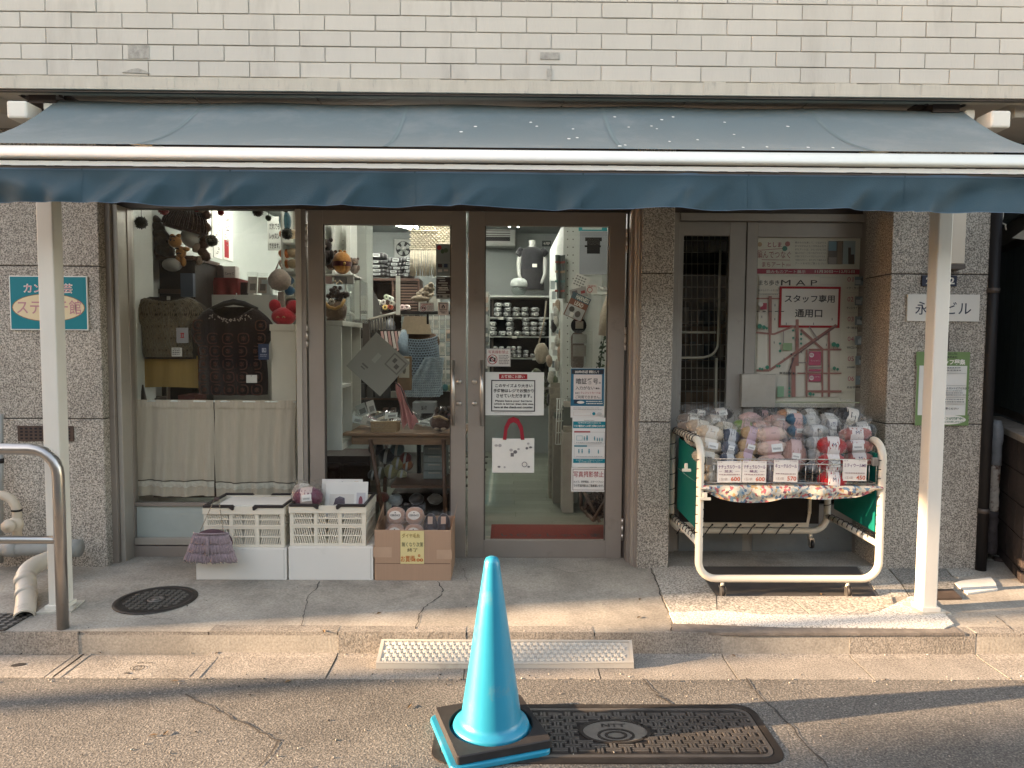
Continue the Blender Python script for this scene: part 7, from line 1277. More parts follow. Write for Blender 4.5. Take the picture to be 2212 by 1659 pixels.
xb0, xb1, zb0_, zb1_ = RC((804, 914, 855, 936), DT + .07); bm_.box(xb0, xb1, DT + .07, DT + .22, zb0_, zb0_ + .01, bsk).box(xb0 - .01, xb0, DT + .07, DT + .22, zb0_, zb1_, bsk).box(xb1, xb1 + .01, DT + .07, DT + .22, zb0_, zb1_, bsk).box(xb0, xb1, DT + .215, DT + .22, zb0_, zb1_, bsk); obj('weave', bm_, t)['kind'] = 'stuff'; obj('rim', MB().tube([W(800, 912, DT + .055), W(859, 912, DT + .055)], .006, bsk, 6), t)
for r, c_, ro, le, D_, lb in (((744, 888, 806, 916), (.30, .34, .34), 12, 50, 5.2, 'flat silver packet spread at the left of the table'), ((770, 894, 832, 922), (.20, .18, .16), 16, 45, 5.12, 'dark packet lying across the back of the basket'), ((772, 862, 800, 900), (.32, .35, .33), -24, 20, 5.3, 'upright clear packet leaning at the back of the table'), ((795, 856, 816, 896), (.5, .5, .47), -18, 16, 5.28, 'tall pale packet beside the pink sash bundle'), ((893, 900, 935, 918), (.3, .32, .31), 10, 55, 5.15, 'clear packet lying right of the pink sash bundle')): clear_packet(lb, r, D_, c_, ro, le)
t = thing('pink_bundle', 'long pink cloth bundle with dark cord hanging over the table', 'cloth bundle', W(880, 926, 5.02)); pk_ = M('pink_cloth', (.44, .20, .19), .75, var=.15, vs=8, bump=.004, bs=20); 
def pinkf(u, v):                             # a gathered length of cloth, narrow at the cord, frilled at the foot
    wd = (7 + 26 * v ** .8 + 4 * math.sin(v * 9)); x = 858 + 26 * v + wd * (u - .42); y = 828 + 92 * v + 7 * math.sin(u * 11 + 1) * v ** 3
    return W(x, y, 5.02) + Vector((0, -.05 * math.sin(pi * u) * (.4 + v * .6) - .016 * math.sin(u * 19 + v * 5) * (.3 + v), 0))
obj('cloth', MB().grid(pinkf, 40, 22, pk_), t); obj('cord', MB().tube([W(854, 826, 5.0), W(866, 836, 4.96), W(878, 868, 4.93), W(892, 896, 4.93)], .005, M('dark_cord', (.05, .03, .03)), 6), t)
one('dark_filler', MB().pr((846, 1066, 975, 1150), 5.35, .25, M('filler_dark', (.03, .02, .016), .7, var=.3)), 'dark box added to darken the space under the lower table shelf', 'box')  # added dark filler: hides bright floor so this space reads dark
q_ = random.Random(77)
for i in range(14): x, y = 752 + i * 15.5 + q_.uniform(-3, 3), 908 + q_.uniform(-8, 10); clear_packet(('silver', 'pale grey', 'plum', 'charcoal', 'cream')[i % 5] + ' film packet, %s from the left among the wares heaped on the table' % (ORD + ('eleventh', 'twelfth', 'thirteenth', 'fourteenth'))[i], (x, y - 24, x + q_.uniform(26, 40), y), 5.3 - i % 3 * .06, ((.6, .62, .6), (.5, .5, .48), (.16, .05, .08), (.06, .06, .06), (.55, .48, .38))[i % 5], q_.uniform(-35, 35), q_.uniform(35, 62))
t, *_ = bx_thing('grey_box', 'long grey packaging box on the table under the blue vest', 'box', (891, 869, 940, 893), 5.3, .15, plain((.26, .28, .28))); lm_ = MB(); put_text(lm_, '編み機', *RC((910, 876, 922, 886), 5.299), 5.299, plain(ink), .01); obj('lettering', lm_, t)
t = thing('hedgehog_doll', 'brown furry hedgehog doll with pale mane on the right of the table', 'doll', W(954, 930, 5.0)); hgk = K('hedgehog', (.10, .06, .045), vs=40, bump=.01, bs=60); obj('body', MB().ell(W(952, 912, 5.02), (.075, .06, .068), hgk, 14, 10, None, .05), t); hh2 = MB(); q_ = random.Random(9)
for i in range(26): hh2.ell(W(956 + q_.uniform(-17, 17), 892 + q_.uniform(-9, 9), 5.02) + Vector((0, q_.uniform(-.03, .03), 0)), (.018,) * 3, K('doll_hair', (.03, .018, .014)), 6, 5, None, .2, i)
obj('mane', hh2, t)['kind'] = 'stuff'; obj('collar', MB().tube([W(936, 902, 4.97), W(950, 899, 4.955), (W(968, 908, 4.96))], .009, K('mane_tan', (.36, .27, .16)), 8), t); obj('foot', MB().ell(W(943, 927, 4.97), (.022, .02, .012), K('foot_tan', (.3, .23, .17)), 8, 6).ell(W(958, 927, 4.97), (.022, .02, .012), K('foot_tan', (.3, .23, .17)), 8, 6), t)
one('leaflet', MB().add([W(893, 942.5, DT + .0) + Vector((0, .004, .002)), W(980, 942.5, DT) + Vector((0, .004, .002)), W(980, 942.5, DT) + Vector((0, .13, .002)), W(893, 942.5, DT) + Vector((.03, .13, .002))], [(0, 1, 2, 3)], plain((.55, .53, .47))), 'pale printed leaflet lying on the right of the table', 'leaflet')
sheet('diamond_card', 'grey envelope shaped card hung on its corner inside the left door', 'card', (768, 738, 866, 836), 5.0, (.30, .29, .26), [('r', (826, 744, 862, 778), (.18, .17, .15)), ('r', (829, 747, 859, 775), (.31, .30, .27)), ('r', (834, 752, 842, 762), (.12, .11, .1)), ('r', (845, 760, 854, 770), (.12, .11, .1)), ('r', (790, 806, 806, 810), (.14, .13, .12)), ('r', (792, 813, 803, 816), (.14, .13, .12)), ('r', (800, 768, 810, 790), (.38, .37, .33))], th=.004, roll=42)
t = thing('glove_pattern_card', 'cream pattern card with printed gloves on a kraft bag', 'card', W(872, 842, 5.15)); obj('kraft_bag', MB().pr((858, 770, 888, 843), 5.16, .05, M('kraft', (.25, .165, .095), .8, var=.15)), t, .004); obj('sheet', MB().pr((862, 775, 884, 816), 5.15, .003, plain((.60, .58, .49))), t); gp = MB()
for x, y, a, b_ in ((866, 786, 3.5, 6), (879, 784, 3.5, 6), (873, 798, 4, 10)): p = W(x, y, 5.149); gp.disc(p.x, p.z, a / UP(5.15), 5.149, plain((.2, .19, .15)), 12, b_ / UP(5.15))
obj('print', gp, t)
# dress form with vest
t = thing('dress_form', 'wooden dress form with linen neck wearing a pale blue knit vest', 'dress form', W(905, 860, 5.5)); Df = 5.5; s_ = 1 / UP(Df); lnn, wod = M('neck_linen', (.36, .285, .20), .85, var=.12, vs=50), M('form_wood', (.15, .085, .048), .45, var=.2, vs=6)
cn = W(899, 722, Df); obj('neck_block', MB().lathe([(.001, 38 * s_), (25 * s_, 38 * s_), (26 * s_, 36 * s_), (34 * s_, 0)], lnn, cn, 20, None, 1, .8), t)
obj('torso', MB().ell(W(905, 768, Df) + Vector((0, .02, 0)), (44 * s_, .11, 60 * s_), wod, 18, 12), t); obj('shoulder', MB().ell(W(934, 738, Df), (16 * s_, .05, 18 * s_), wod, 14, 10), t); obj('stand_pole', MB().tube([W(905, 800, Df), W(905, 1120, Df + .1)], .018, black, 10), t)
kv = []
vb_, vd_ = K('vest_blue', (.26, .34, .41), vs=25, bump=.006, bs=60), K('vest_shadow', (.03, .03, .035))
def net(lab, ax, rows, cols, m_, th, par):
    mb = MB()
    for j in range(rows + 1):
        for i in range(cols):
            a, b_ = ax(i / cols, j / rows), ax((i + 1) / cols, j / rows); mb.tube([a, a.lerp(b_, .5) + Vector((0, -.003, -.004)), b_], th, m_, 4, caps=False)
    for i in range(cols + 1):
        for j in range(rows):
            a, b_ = ax((i + .5 * (j % 2)) / cols if i < cols else 1, j / rows), ax((i + .5 * (j % 2)) / cols if i < cols else 1, (j + 1) / rows); mb.tube([a, b_], th * .8, m_, 4, caps=False)
    o = obj(lab, mb, par); o['kind'] = 'stuff'; return o
def vest(u, v):                              # yoke and body round the form
    a = pi * (u * 1.0); k = 1 - .25 * v; x = 908 - 46 * math.cos(a) * (.8 + .25 * (1 - v)); y = 724 + (850 - 724) * (1 - v) + 10 * math.sin(a) * v
    return W(x, y, Df) + Vector((0, -.11 * math.sin(a) - .01, 0))
obj('vest_lining', MB().grid(lambda u, v: vest(u, v) + Vector((0, .012, 0)), 16, 10, M('vest_inner', (.10, .115, .13), .9, var=.3, vs=20)), t); net('vest_front', vest, 22, 20, vb_, .0055, t)
def skirt2(u, v): x = 892 + (70 + 8 * (1 - v)) * u - 16 * (1 - v) + 30 * v * (1 - u); y = 772 + (852 - 772) * (1 - v); return W(x, y, Df) + Vector((0, -.14 - .035 * math.sin(pi * u) - .01 * math.sin(u * 19), 0))
obj('skirt_lining', MB().grid(lambda u, v: skirt2(u, v) + Vector((0, .012, 0)), 16, 8, M('vest_inner2', (.25, .30, .34), .9, var=.3, vs=20)), t); net('vest_skirt', skirt2, 16, 16, K('vest_pale', (.40, .49, .55), vs=25), .006, t)
obj('neck_scarf', MB().tube([W(875, 716, 5.45), W(870, 740, 5.40), W(876, 780, 5.38)], [.03, .04, .03], vb_, 10), t)
# rack of notions and the white racks behind the form
t = thing('notions_rack', 'grey slatted rack with pink and white carded notions', 'rack', W(830, 800, 5.9)); obj('post', MB().pr((783, 690, 798, 800), 5.85, .04, alu_d), t, .003); obj('rail', MB().tube([W(798, 690, 5.9), W(862, 674, 6.3)], .012, alu_l, 8), t); obj('tall_ruler', MB().pr((855, 596, 864, 680), 6.2, .02, wcab), t)
for i in range(9): p = W(802 + i * 6, 692 - i * 1.4, 5.95 + i * .04); obj('bar', MB().tube([p, p + Vector((0, 0, -.1))], .004, alu_l, 6), t)
for i in range(7):
    c_ = [(.50, .30, .28), (.60, .56, .52), (.46, .26, .25), (.58, .54, .5)][i % 4]; r0 = 822 + i * 7.5; o_ = one('notion_card', MB().add([W(r0, 716, 5.9), W(r0 + 5, 715, 5.9), W(r0 + 12, 752 + (i % 3) * 4, 5.86), W(r0 + 6, 754 + (i % 3) * 4, 5.86)], [(0, 1, 2, 3)], plain(c_)), ['pink', 'white', 'rose', 'cream'][i % 4] + ' long notion card, %s from the left on the grey slatted rack' % ORD[i], 'card', 'notion cards on the grey rack')
t = thing('wire_rack', 'white wire rack of small carded packets behind the dress form', 'rack', W(940, 820, 6.6)); wr = MB()
for i in range(9): a = W(868 + i * 13.5, 678, 6.6); wr.tube([a, W(868 + i * 13.5, 830, 6.6)], .004, iwhite, 5)
for y in range(680, 830, 15): wr.tube([W(866, y, 6.6), W(980, y, 6.6)], .004, iwhite, 5)
obj('wire_mesh', wr, t)['kind'] = 'stuff'; obj('top_panel', MB().pr((904, 640, 945, 672), 6.65, .3, wcab), t); obj('header_bar', MB().pr((866, 672, 980, 679), 6.58, .02, black), t)
q_ = random.Random(11); cols_ = [(.62, .62, .58), (.50, .52, .5), (.56, .44, .36), (.40, .46, .46), (.66, .64, .58), (.2, .22, .22)]; names_ = ['white', 'pale grey', 'tan', 'grey blue', 'cream', 'dark grey']
for j in range(5):
    for i in range(8):
        x, y = 868 + i * 13.6, 683 + j * 29; k = q_.randrange(6)
        if 885 < x < 930 and y > 700 and False: continue
        t2 = thing('carded_packet', names_[k] + ' carded packet, %s along the %s row of the white wire rack' % (ORD[i], ORD[j]), 'packet', W(x + 5, y + 24, 6.55), 'carded packets on the white wire rack'); obj('card', MB().pr((x, y, x + 11, y + 25), 6.55, .006, plain(cols_[k])), t2); obj('print', MB().pr((x + 2, y + 9, x + 9, y + 19), 6.547, .002, plain(cols_[(k + 3) % 6])), t2); obj('film', MB().pr((x + .5, y + 7, x + 10.5, y + 24), 6.538, .003, film2), t2)
t, x0, x1, z0, z1 = bx_thing('dark_rack', 'black rack of dim goods behind the diamond card', 'rack', (772, 712, 864, 960), 6.9, .3, M('rack_black', (.022, .018, .016), .6, var=.3), 'back_panel')
q_ = random.Random(5)
for j in range(4): obj('shelf_board', MB().pr((772, 760 + j * 50, 864, 764 + j * 50), 6.8, .1, dkw), t)
for i in range(20): k = q_.randrange(4); x, y = 776 + i % 5 * 17, 760 + i // 5 * 50; one('dim_parcel', MB().pr((x, y - q_.uniform(14, 34), x + q_.uniform(9, 15), y - .5), 6.76, .08, plain(((.16, .11, .07), (.05, .05, .05), (.22, .21, .18), (.09, .05, .04))[k])), ('tan', 'black', 'grey', 'dark brown')[k] + ' parcel, %s along the %s board of the black rack' % (ORD[i % 5], ORD[i // 5]), 'parcel', 'parcels on the black rack')
t, *_ = bx_thing('yarn_bin', 'dark low bin topped with coloured yarn under the white wire rack', 'bin', (866, 846, 990, 960), 6.5, .3, M('rack_black', (.022, .018, .016)))
for x, c_, nm in ((962, (.05, .16, .17), 'teal'), (974, (.20, .26, .14), 'green'), (985, (.30, .07, .10), 'dark pink'), (950, (.30, .28, .25), 'grey'), (938, (.12, .05, .04), 'brown')): one('yarn_ball', MB().ell(W(x, 838, 6.45), (.035, .035, .035), yarnm(c_), 12, 8, None, .06, x), nm + ' yarn ball on the dark bin beside the blue vest', 'yarn')
# under the table
for x, y, r_, c_, lb in ((812, 968, 17, (.03, .03, .035), 'black yarn ball under the left of the table'), (835, 985, 18, (.025, .025, .03), 'near black yarn ball in the upper heap under the table'), (858, 970, 16, (.10, .17, .20), 'teal yarn ball at the top of the heap under the table'), (876, 990, 14, (.22, .05, .04), 'dark red yarn ball at the right of the heap'), (880, 1004, 13, (.34, .13, .05), 'rust orange yarn ball at the right of the heap'), (860, 1000, 15, (.34, .29, .13), 'pale mustard yarn ball high in the front heap'), (845, 1018, 17, (.30, .26, .12), 'largest mustard yarn ball in the front heap'), (822, 1022, 15, (.13, .12, .07), 'dark olive yarn ball in the front heap'), (806, 1026, 12, (.06, .055, .05), 'charcoal yarn ball at the left of the front heap'), (868, 1026, 12, (.40, .36, .2), 'straw yarn ball low at the right of the front heap')):
    D_ = 5.35; c = W(x, y, D_); s_ = r_ / UP(D_); t2 = thing('yarn_ball', lb, 'yarn', c - Vector((0, 0, s_))); obj('skein', MB().ell(c, (s_, s_, s_ * .95), yarnm(c_), 14, 9, None, .04, x), t2); obj('paper_band', MB().grid(lambda u, v: c + Vector((s_ * 1.03 * (.35 * (u - .5) + .3 * (v - .5)), -s_ * 1.02 * math.cos((v - .5) * 2.2), s_ * 1.03 * math.sin((v - .5) * 2.2))), 2, 8, plain((.42, .42, .4))), t2)
t, x0, x1, z0, z1 = bx_thing('drawer_tower', 'grey translucent plastic drawer tower under the right of the table', 'drawers', (914, 965, 962, 1052), 5.25, .3, M('drawer_plastic', (.16, .18, .175), .4, var=.08))
for j in range(5):
    a, b_ = z0 + (z1 - z0) * (j + .08) / 5, z0 + (z1 - z0) * (j + .92) / 5; o = obj('drawer', MB().box(x0 + .008, x1 - .008, 5.238, 5.249, a, b_, M('drawer_front', (.24, .265, .255), .35, var=.06)), t, .003); obj('pull', MB().box(x0 + .04, x1 - .04, 5.232, 5.237, b_ - .012, b_ - .004, alu_l), o); rb = MB()
    for i in range(12): xx = x0 + .015 + i * (x1 - x0 - .03) / 11; rb.box(xx - .002, xx + .002, 5.234, 5.2375, a + .005, b_ - .016, M('drawer_front', (.24, .265, .255)))
    obj('rib', rb, o)['kind'] = 'stuff'
t, *_ = bx_thing('wood_cabinet', 'dark brown wooden cabinet in the corner behind the table legs', 'cabinet', (690, 985, 800, 1180), 5.6, .4, M('cabinet_dark', (.042, .018, .012), .45, var=.3, vs=6, stretch=(6, 1, 1))); 
for r in ((700, 1000, 735, 1170), (742, 1000, 795, 1170)): obj('door_panel', MB().pr(r, 5.585, .014, M('cabinet_dark', (.042, .018, .012))), t, .004)
for x, y, c_, lb in ((800, 1078, (.2, .05, .03), 'dark red yarn ball on the lower table shelf'), (826, 1075, (.16, .05, .035), 'brown red yarn ball on the lower table shelf'), (855, 1080, (.4, .42, .42), 'silver grey wrapped yarn on the lower table shelf'), (900, 1078, (.09, .08, .075), 'grey brown yarn lump on the lower table shelf'), (940, 1078, (.14, .12, .1), 'taupe yarn lump at the right of the lower table shelf')): one('yarn_ball', MB().ell(W(x, y, 5.2), (.055, .05, .042), yarnm(c_), 12, 8, None, .1, x), lb, 'yarn')

# ---- seen through the right door leaf
t = thing('air_conditioner', 'white wall air conditioner high on the back wall', 'air conditioner', W(1078, 532, 9.0)); acm = M('ac_white', (.40, .405, .38), .45); x0, x1, z0, z1 = RC((1020, 492, 1114, 531), 9.0); obj('casing', MB().box(x0, x1, 9.0, 9.28, z0, z1, acm), t, .02, 2); obj('outlet', MB().box(x0 + .03, x1 - .07, 8.99, 9.0, z0 + .06, z0 + .11, black), t)
for i in range(3): obj('louver', MB().box(x0 + .03, x1 - .07, 8.985, 9.0, z0 + .12 + i * .03, z0 + .13 + i * .03, alu_d), t)
obj('flap', MB().box(x0 + .02, x1 - .05, 8.97, 8.995, z0 + .03, z0 + .045, acm), t)
t = thing('mannequin_torso', 'white mannequin torso in a black short sleeved knit top on the back shelf', 'mannequin', W(1149, 632, 8.6)); Dm = 8.6; s_ = 1 / UP(Dm); sk = M('mannequin_white', (.42, .42, .39), .5, var=.03)
bd = MB().lathe([(20 * s_, -52 * s_), (22 * s_, -20 * s_), (21 * s_, 10 * s_), (18 * s_, 30 * s_), (9 * s_, 38 * s_), (6.5 * s_, 44 * s_), (7 * s_, 55 * s_), (.001, 56 * s_)], sk, W(1149, 575, Dm), 20, None, 1, .55)
for k in (-1, 1): bd.tube([W(1149 + k * 24, 545, Dm), W(1149 + k * 29, 568, Dm), W(1149 + k * 28, 592, Dm - .05), W(1149 + k * 21, 612, Dm - .1)], [5.5 * s_, 5 * s_, 4 * s_, 3.4 * s_], sk, 10)
obj('body', bd, t)
bt = K('black_top', (.028, .027, .030), vs=30, bump=.005); cm = W(1149, 575, Dm)
obj('black_top', MB().lathe([(27 * s_, -50 * s_), (26 * s_, -25 * s_), (23 * s_, 5 * s_), (25 * s_, 20 * s_), (27 * s_, 30 * s_), (20 * s_, 37 * s_), (11 * s_, 40 * s_)], bt, cm, 24, None, 1, .62).tube([W(1130, 540, Dm), W(1118, 552, Dm)], [.055, .045], bt, 10).tube([W(1168, 540, Dm), W(1180, 552, Dm)], [.055, .045], bt, 10), t)
sheet('small_sign', 'small dark sign with white lettering beside the mannequin neck', 'sign', (1171, 520, 1190, 532), 9.27, (.05, .06, .06), [('t', (1174, 523, 1188, 529), white_ink, '4-PEP', .02)], th=.01)
one('price_card', MB().pr((1150, 570, 1160, 577), 8.42, .003, plain((.7, .68, .62))), 'small white price card pinned on the black top', 'tag')
t = thing('white_beanie', 'white knit beanie on a clear head form on the back shelf', 'hat', W(1121, 632, 8.3)); c = W(1121, 612, 8.3); obj('knit', MB().lathe([(.095, -.04), (.1, -.01), (.09, .03), (.06, .055), (.001, .065)], K('beanie_white', (.32, .34, .32)), c, 18), t); obj('form', MB().ell(c - Vector((0, 0, .08)), (.09, .09, .06), clear('form_clear', (.9, .95, .93), 1.4), 12, 8), t)
shw = M('wall_shelf', (.42, .43, .40), .5); t = thing('back_shelf', 'wall shelving with four boards of wrapped yarn at the back of the shop', 'shelf', W(1112, 780, 8.7))
SB = [(638, 642), (685, 688), (726, 729), (773, 776)]
for a, b_ in SB: obj('shelf_board', MB().pr((1054, a, 1186, b_), 8.55, .45, shw), t)
obj('back_panel', MB().pr((1054, 642, 1186, 830), 9.0, .02, M('shelf_dark_back', (.022, .02, .02), .8)), t); obj('upright', MB().pr((1062, 642, 1066, 830), 8.96, .03, alu_d).pr((1178, 642, 1182, 830), 8.96, .03, alu_d), t); obj('price_strip', MB().pr((1076, 685, 1087, 690), 8.545, .004, plain((.66, .64, .58))).pr((1106, 726, 1116, 731), 8.545, .004, plain((.66, .64, .58))).pr((1150, 773, 1161, 778), 8.545, .004, plain((.66, .64, .58))), t)
gw = M('wrapped_grey', (.30, .31, .30), .3, var=.5, vs=28, spec=.7)
pk0 = None
def wrapped(lab, x, y, w, h, group):
    global pk0
    s_ = 1 / UP(8.6)
    if pk0 is None:
        pk0 = thing('wrapped_yarn', lab, 'yarn pack', W(x, y, 8.6), group); obj('wrap', MB().ell((0, 0, 0), (.5, .6, .5), gw, 12, 8, None, .09, 4, .7), pk0, local=True); obj('label', MB().box(-.2, .2, -.62, -.56, -.28, .28, plain((.6, .6, .57))).box(-.14, .14, -.64, -.622, -.1, .08, plain(ink)), pk0, local=True); o = pk0
    else:
        o = dup_tree(pk0, W(x, y, 8.6), None, lab); o['group'] = group
    o.location = W(x, y, 8.6); o.scale = (w * s_, .16, h * s_); o.rotation_euler = (0, R(rnd.uniform(-7, 7)), R(rnd.uniform(-10, 10)))
for row, base, spec, gname, lb in (('top', 684, ((1076, 3), (1096, 3), (1115, 2), (1134, 2), (1155, 2)), 'wrapped yarn on the upper back board', 'grey yarn pack, %s from the bottom of the %s pile on the upper back board'), ('middle', 725, ((1064, 3), (1085, 1), (1102, 4), (1119, 1), (1136, 4), (1153, 3), (1171, 4)), 'wrapped yarn on the middle back board', 'grey yarn pack, %s from the bottom of the %s pile on the middle back board'), ('low', 772, ((1070, 3), (1082, 3), (1099, 3), (1110, 3), (1121, 3), (1136, 2), (1150, 1), (1162, 2)), 'wrapped yarn on the lower back board', 'small grey yarn pack, %s from the bottom of the %s pile, lower back board')):
    for x, n_ in spec:
        for k in range(n_): h_ = 10 if row != 'low' else 8; wrapped(lb % (ORD[k], ORD[[q[0] for q in spec].index(x)]), x + rnd.uniform(-1, 1), base - h_ * (k + .5), 17 if row != 'low' else 10, h_ * 1.02, gname)
# right side shelving
peg = M('pegboard', (.56, .575, .53), .55, var=.03); t = thing('pegboard_column', 'tall white pegboard shelving side at the right of the shop', 'shelving', W(1236, 900, 6.3)); x0, x1, z0, z1 = RC((1220, 480, 1252, 940), 6.3); obj('side_panel', MB().box(x0 - .02, x0, 6.3, 8.2, .135, z1, peg), t); obj('front_panel', MB().box(x0, x1, 6.3, 6.33, .135, z1, peg), t); ph2 = MB()
for i in range(24):
    for x in (1226, 1238): p = W(x, 500 + i * 17, 6.299); ph2.disc(p.x, p.z, .006, 6.299, alu_d, 7)
obj('peg_hole', ph2, t)['kind'] = 'stuff'
one('side_board', MB().pr((1252, 480, 1330, 900), 6.42, .05, peg), 'pale board behind the hanging magazine at the right of the shop', 'board')
tart = M('tartan', (.10, .12, .11), .85, var=.7, vs=18, stretch=(4, 1, .6)); t = thing('tartan_shawl', 'dark green and red tartan shawl hung on the pegboard side', 'shawl', W(1212, 640, 6.25)); x0, x1, z0, z1 = RC((1199, 551, 1220, 645), 6.25); obj('cloth', MB().grid(lambda u, v: Vector((x0 + (x1 - x0) * u + .02 * (1 - v) * (1 - u), 6.25 - .02 * math.sin(u * 8), z0 + (z1 - z0) * v)), 10, 10, tart), t); sb_ = MB()
for i, c_ in enumerate(((.22, .05, .04), (.06, .14, .13), (.3, .2, .12), (.2, .05, .04))): v = .15 + i * .22; sb_.grid(lambda a, b_: Vector((x0 + (x1 - x0) * a, 6.246 - .02 * math.sin(a * 8), z0 + (z1 - z0) * (v + .05 * b_))), 10, 1, plain(c_))
obj('stripe', sb_, t)
sheet('grey_poster', 'grey poster with a plain black hat shape at the top right of the door', 'poster', (1252, 500, 1316, 593), 5.9, (.30, .31, .33), [('r', (1268, 519, 1296, 548), black and (.015, .012, .012)), ('r', (1264, 513, 1300, 521), (.015, .012, .012)), ('r', (1263, 530, 1298, 534), (.015, .012, .012))])
one('teal_banner', MB().pr((1250, 484, 1312, 499), 5.92, .004, plain((.05, .30, .32))).pr((1258, 486, 1300, 496), 5.915, .004, plain((.5, .58, .55))), 'teal and white banner above the grey poster', 'banner')
sheet('price_leaflet', 'white leaflet with rows of small pictures hung askew', 'leaflet', (1237, 594, 1270, 629), 5.6, (.64, .63, .58), [('r', (1240 + i * 6, 598 + j * 6, 1244 + i * 6, 601 + j * 6), (.2, .2, .19)) for i in range(4) for j in range(4)] + [('d', 1264, 618, 3, (.3, .28, .25))], roll=24)
sheet('knitting_magazine', 'brown knitting magazine with bold white title letters hung askew', 'magazine', (1226, 636, 1268, 690), 5.55, (.20, .08, .05), [('r', (1226, 636, 1268, 650), (.06, .10, .12)), ('t', (1236, 638, 1266, 648), (.6, .58, .5), 'HARNESS', .03), ('t', (1238, 652, 1258, 661), (.6, .55, .48), 'LEAD', .03), ('r', (1228, 663, 1266, 689), (.40, .40, .38)), ('o', (1232, 666, 1244, 678), (.08, .07, .06)), ('o', (1248, 670, 1260, 684), (.12, .10, .09)), ('r', (1238, 678, 1246, 688), (.66, .64, .6))], th=.006, roll=24)
sheet('folded_leaflet', 'grey and red folded leaflet between the price leaflet and the magazine', 'leaflet', (1232, 622, 1268, 644), 5.58, (.32, .30, .28), [('r', (1255, 630, 1264, 636), (.3, .05, .05)), ('r', (1236, 626, 1248, 634), (.12, .1, .1))], roll=-14)
t = thing('bag_bottoms', 'clear packs of brown leather bag bottoms hanging at the right of the shop', 'packs', W(1255, 795, 5.6)); lt = M('leather_brown', (.12, .075, .05), .5, var=.2); p = W(1250, 703, 5.6); 
bg = MB().disc(p.x, p.z, 17 / UP(5.6), 5.6, black, 24).rc(*RC((1243, 694, 1260, 710), 5.595), 5.596, plain((.55, .52, .45))); obj('round_base', bg, t)
x0, x1, z0, z1 = RC((1233, 716, 1262, 800), 5.62); r_ = (x1 - x0) / 2; obj('oval_base', MB().prism([(x0 + r_ + r_ * math.cos(a), (z1 - r_ if math.sin(a) >= 0 else z0 + r_) + r_ * math.sin(a)) for a in [i * pi / 10 for i in range(20)]], 5.62, 5.63, lt), t); obj('label_card', MB().rc(*RC((1237, 722, 1268, 742), 5.61), 5.612, plain((.36, .35, .32))).rc(*RC((1238, 746, 1266, 770), 5.61), 5.612, plain((.30, .25, .21))), t); obj('film', MB().pr((1230, 714, 1280, 800), 5.58, .003, film2), t)
sheet('no_photo_sticker', 'small no photography sticker behind the tiny animal figurines', 'sticker', (1296 - 30, 614, 1290, 634), 5.7, (.6, .56, .5), [('c', 1274, 626, 6, red, 1.4), ('t', (1269, 616, 1288, 620), red, '写真撮影禁止', .0)])
t = thing('white_ledge', 'small white wall ledge carrying pale animal figurines', 'ledge', W(1300, 640, 5.8)); obj('board', MB().pr((1282, 630, 1320, 635), 5.8, .15, iwhite), t)
for x, lb in ((1287, 'pale sheep figurine at the left of the small ledge'), (1300, 'pale pink figurine in the middle of the small ledge'), (1311, 'white figurine at the right of the small ledge')): c = W(x, 624, 5.85); one('figurine', MB().ell(c, (.02, .015, .014), M('figurine_white', (.6, .56, .52), .6), 10, 6).ell(c + Vector((-.018, -.005, .012)), (.009,) * 3, M('figurine_white', (.6, .56, .52)), 8, 5), lb, 'figurine')
lf = MB(); q_ = random.Random(21); lm2 = M('knit_leaf', (.045, .075, .045), .8, var=.4, vs=20)
for i in range(150): u = q_.random(); c = W(1286 + 28 * u + q_.uniform(-5, 5), 860 - 190 * u + q_.uniform(-14, 14), 5.5); d = Vector((q_.uniform(-1, 1), q_.uniform(-.6, .2), q_.uniform(-1, .6))).normalized() * .03; e_ = d.orthogonal().normalized() * .011; lf.add([c, c + d * .5 + e_, c + d, c + d * .5 - e_], [(0, 1, 2, 3)], lm2)
t = thing('leaf_garland', 'dark green leaf garland hanging at the right edge of the door glass', 'garland', W(1300, 870, 5.5)); obj('leaves', lf, t)['kind'] = 'stuff'; obj('stem', MB().tube([W(1286, 860, 5.5), W(1300, 760, 5.5), W(1316, 670, 5.5)], .005, lm2, 6), t)
t = thing('cream_scarf', 'cream ribbed scarf hanging at the right edge of the door glass', 'scarf', W(1306, 730, 5.4)); obj('knit', MB().tube([W(1318, 640, 5.4), W(1308, 680, 5.4), W(1302, 725, 5.4)], [.03, .045, .035], K('cream_rib', (.42, .36, .28), vs=20, bump=.01, bs=35), 10), t)
q_ = random.Random(33)
for i in range(24):                          # goods hung down the shelving side
    x, y = 1186 + q_.uniform(0, 32), 660 + i * 9.2 + q_.uniform(-4, 4); k = q_.randrange(5); c_ = [(.5, .48, .42), (.10, .13, .08), (.40, .30, .22), (.05, .045, .045), (.56, .55, .5)][k]; nm = ['pale', 'mossy green', 'tan', 'black', 'white'][k]
    one('hanging_skein', MB().ell(W(x, y, 6.6), (.03, .035, .06), yarnm(c_), 10, 7, None, .15, i), nm + ' yarn skein hung %s from the top of the %s right side shelving' % (ORD[i % 8], ('upper', 'middle', 'lower')[i // 8]), 'yarn', 'skeins hanging on the right side shelving')
for i in range(36):
    x, y, k = 1192 + (i % 3) * 10 + q_.uniform(-3, 3), 606 + (i // 3) * 22 + q_.uniform(-5, 5), q_.randrange(6)
    one('carded_packet', MB().pr((x, y, x + q_.uniform(7, 11), y + q_.uniform(12, 19)), 6.7 + q_.uniform(0, .1), .012, plain(cols_[k])), names_[k] + ' packet, %s of the %s row down the right side shelving' % (ORD[i % 3], (ORD + ('eleventh', 'twelfth'))[i // 3]), 'packet', 'packets down the right side shelving')
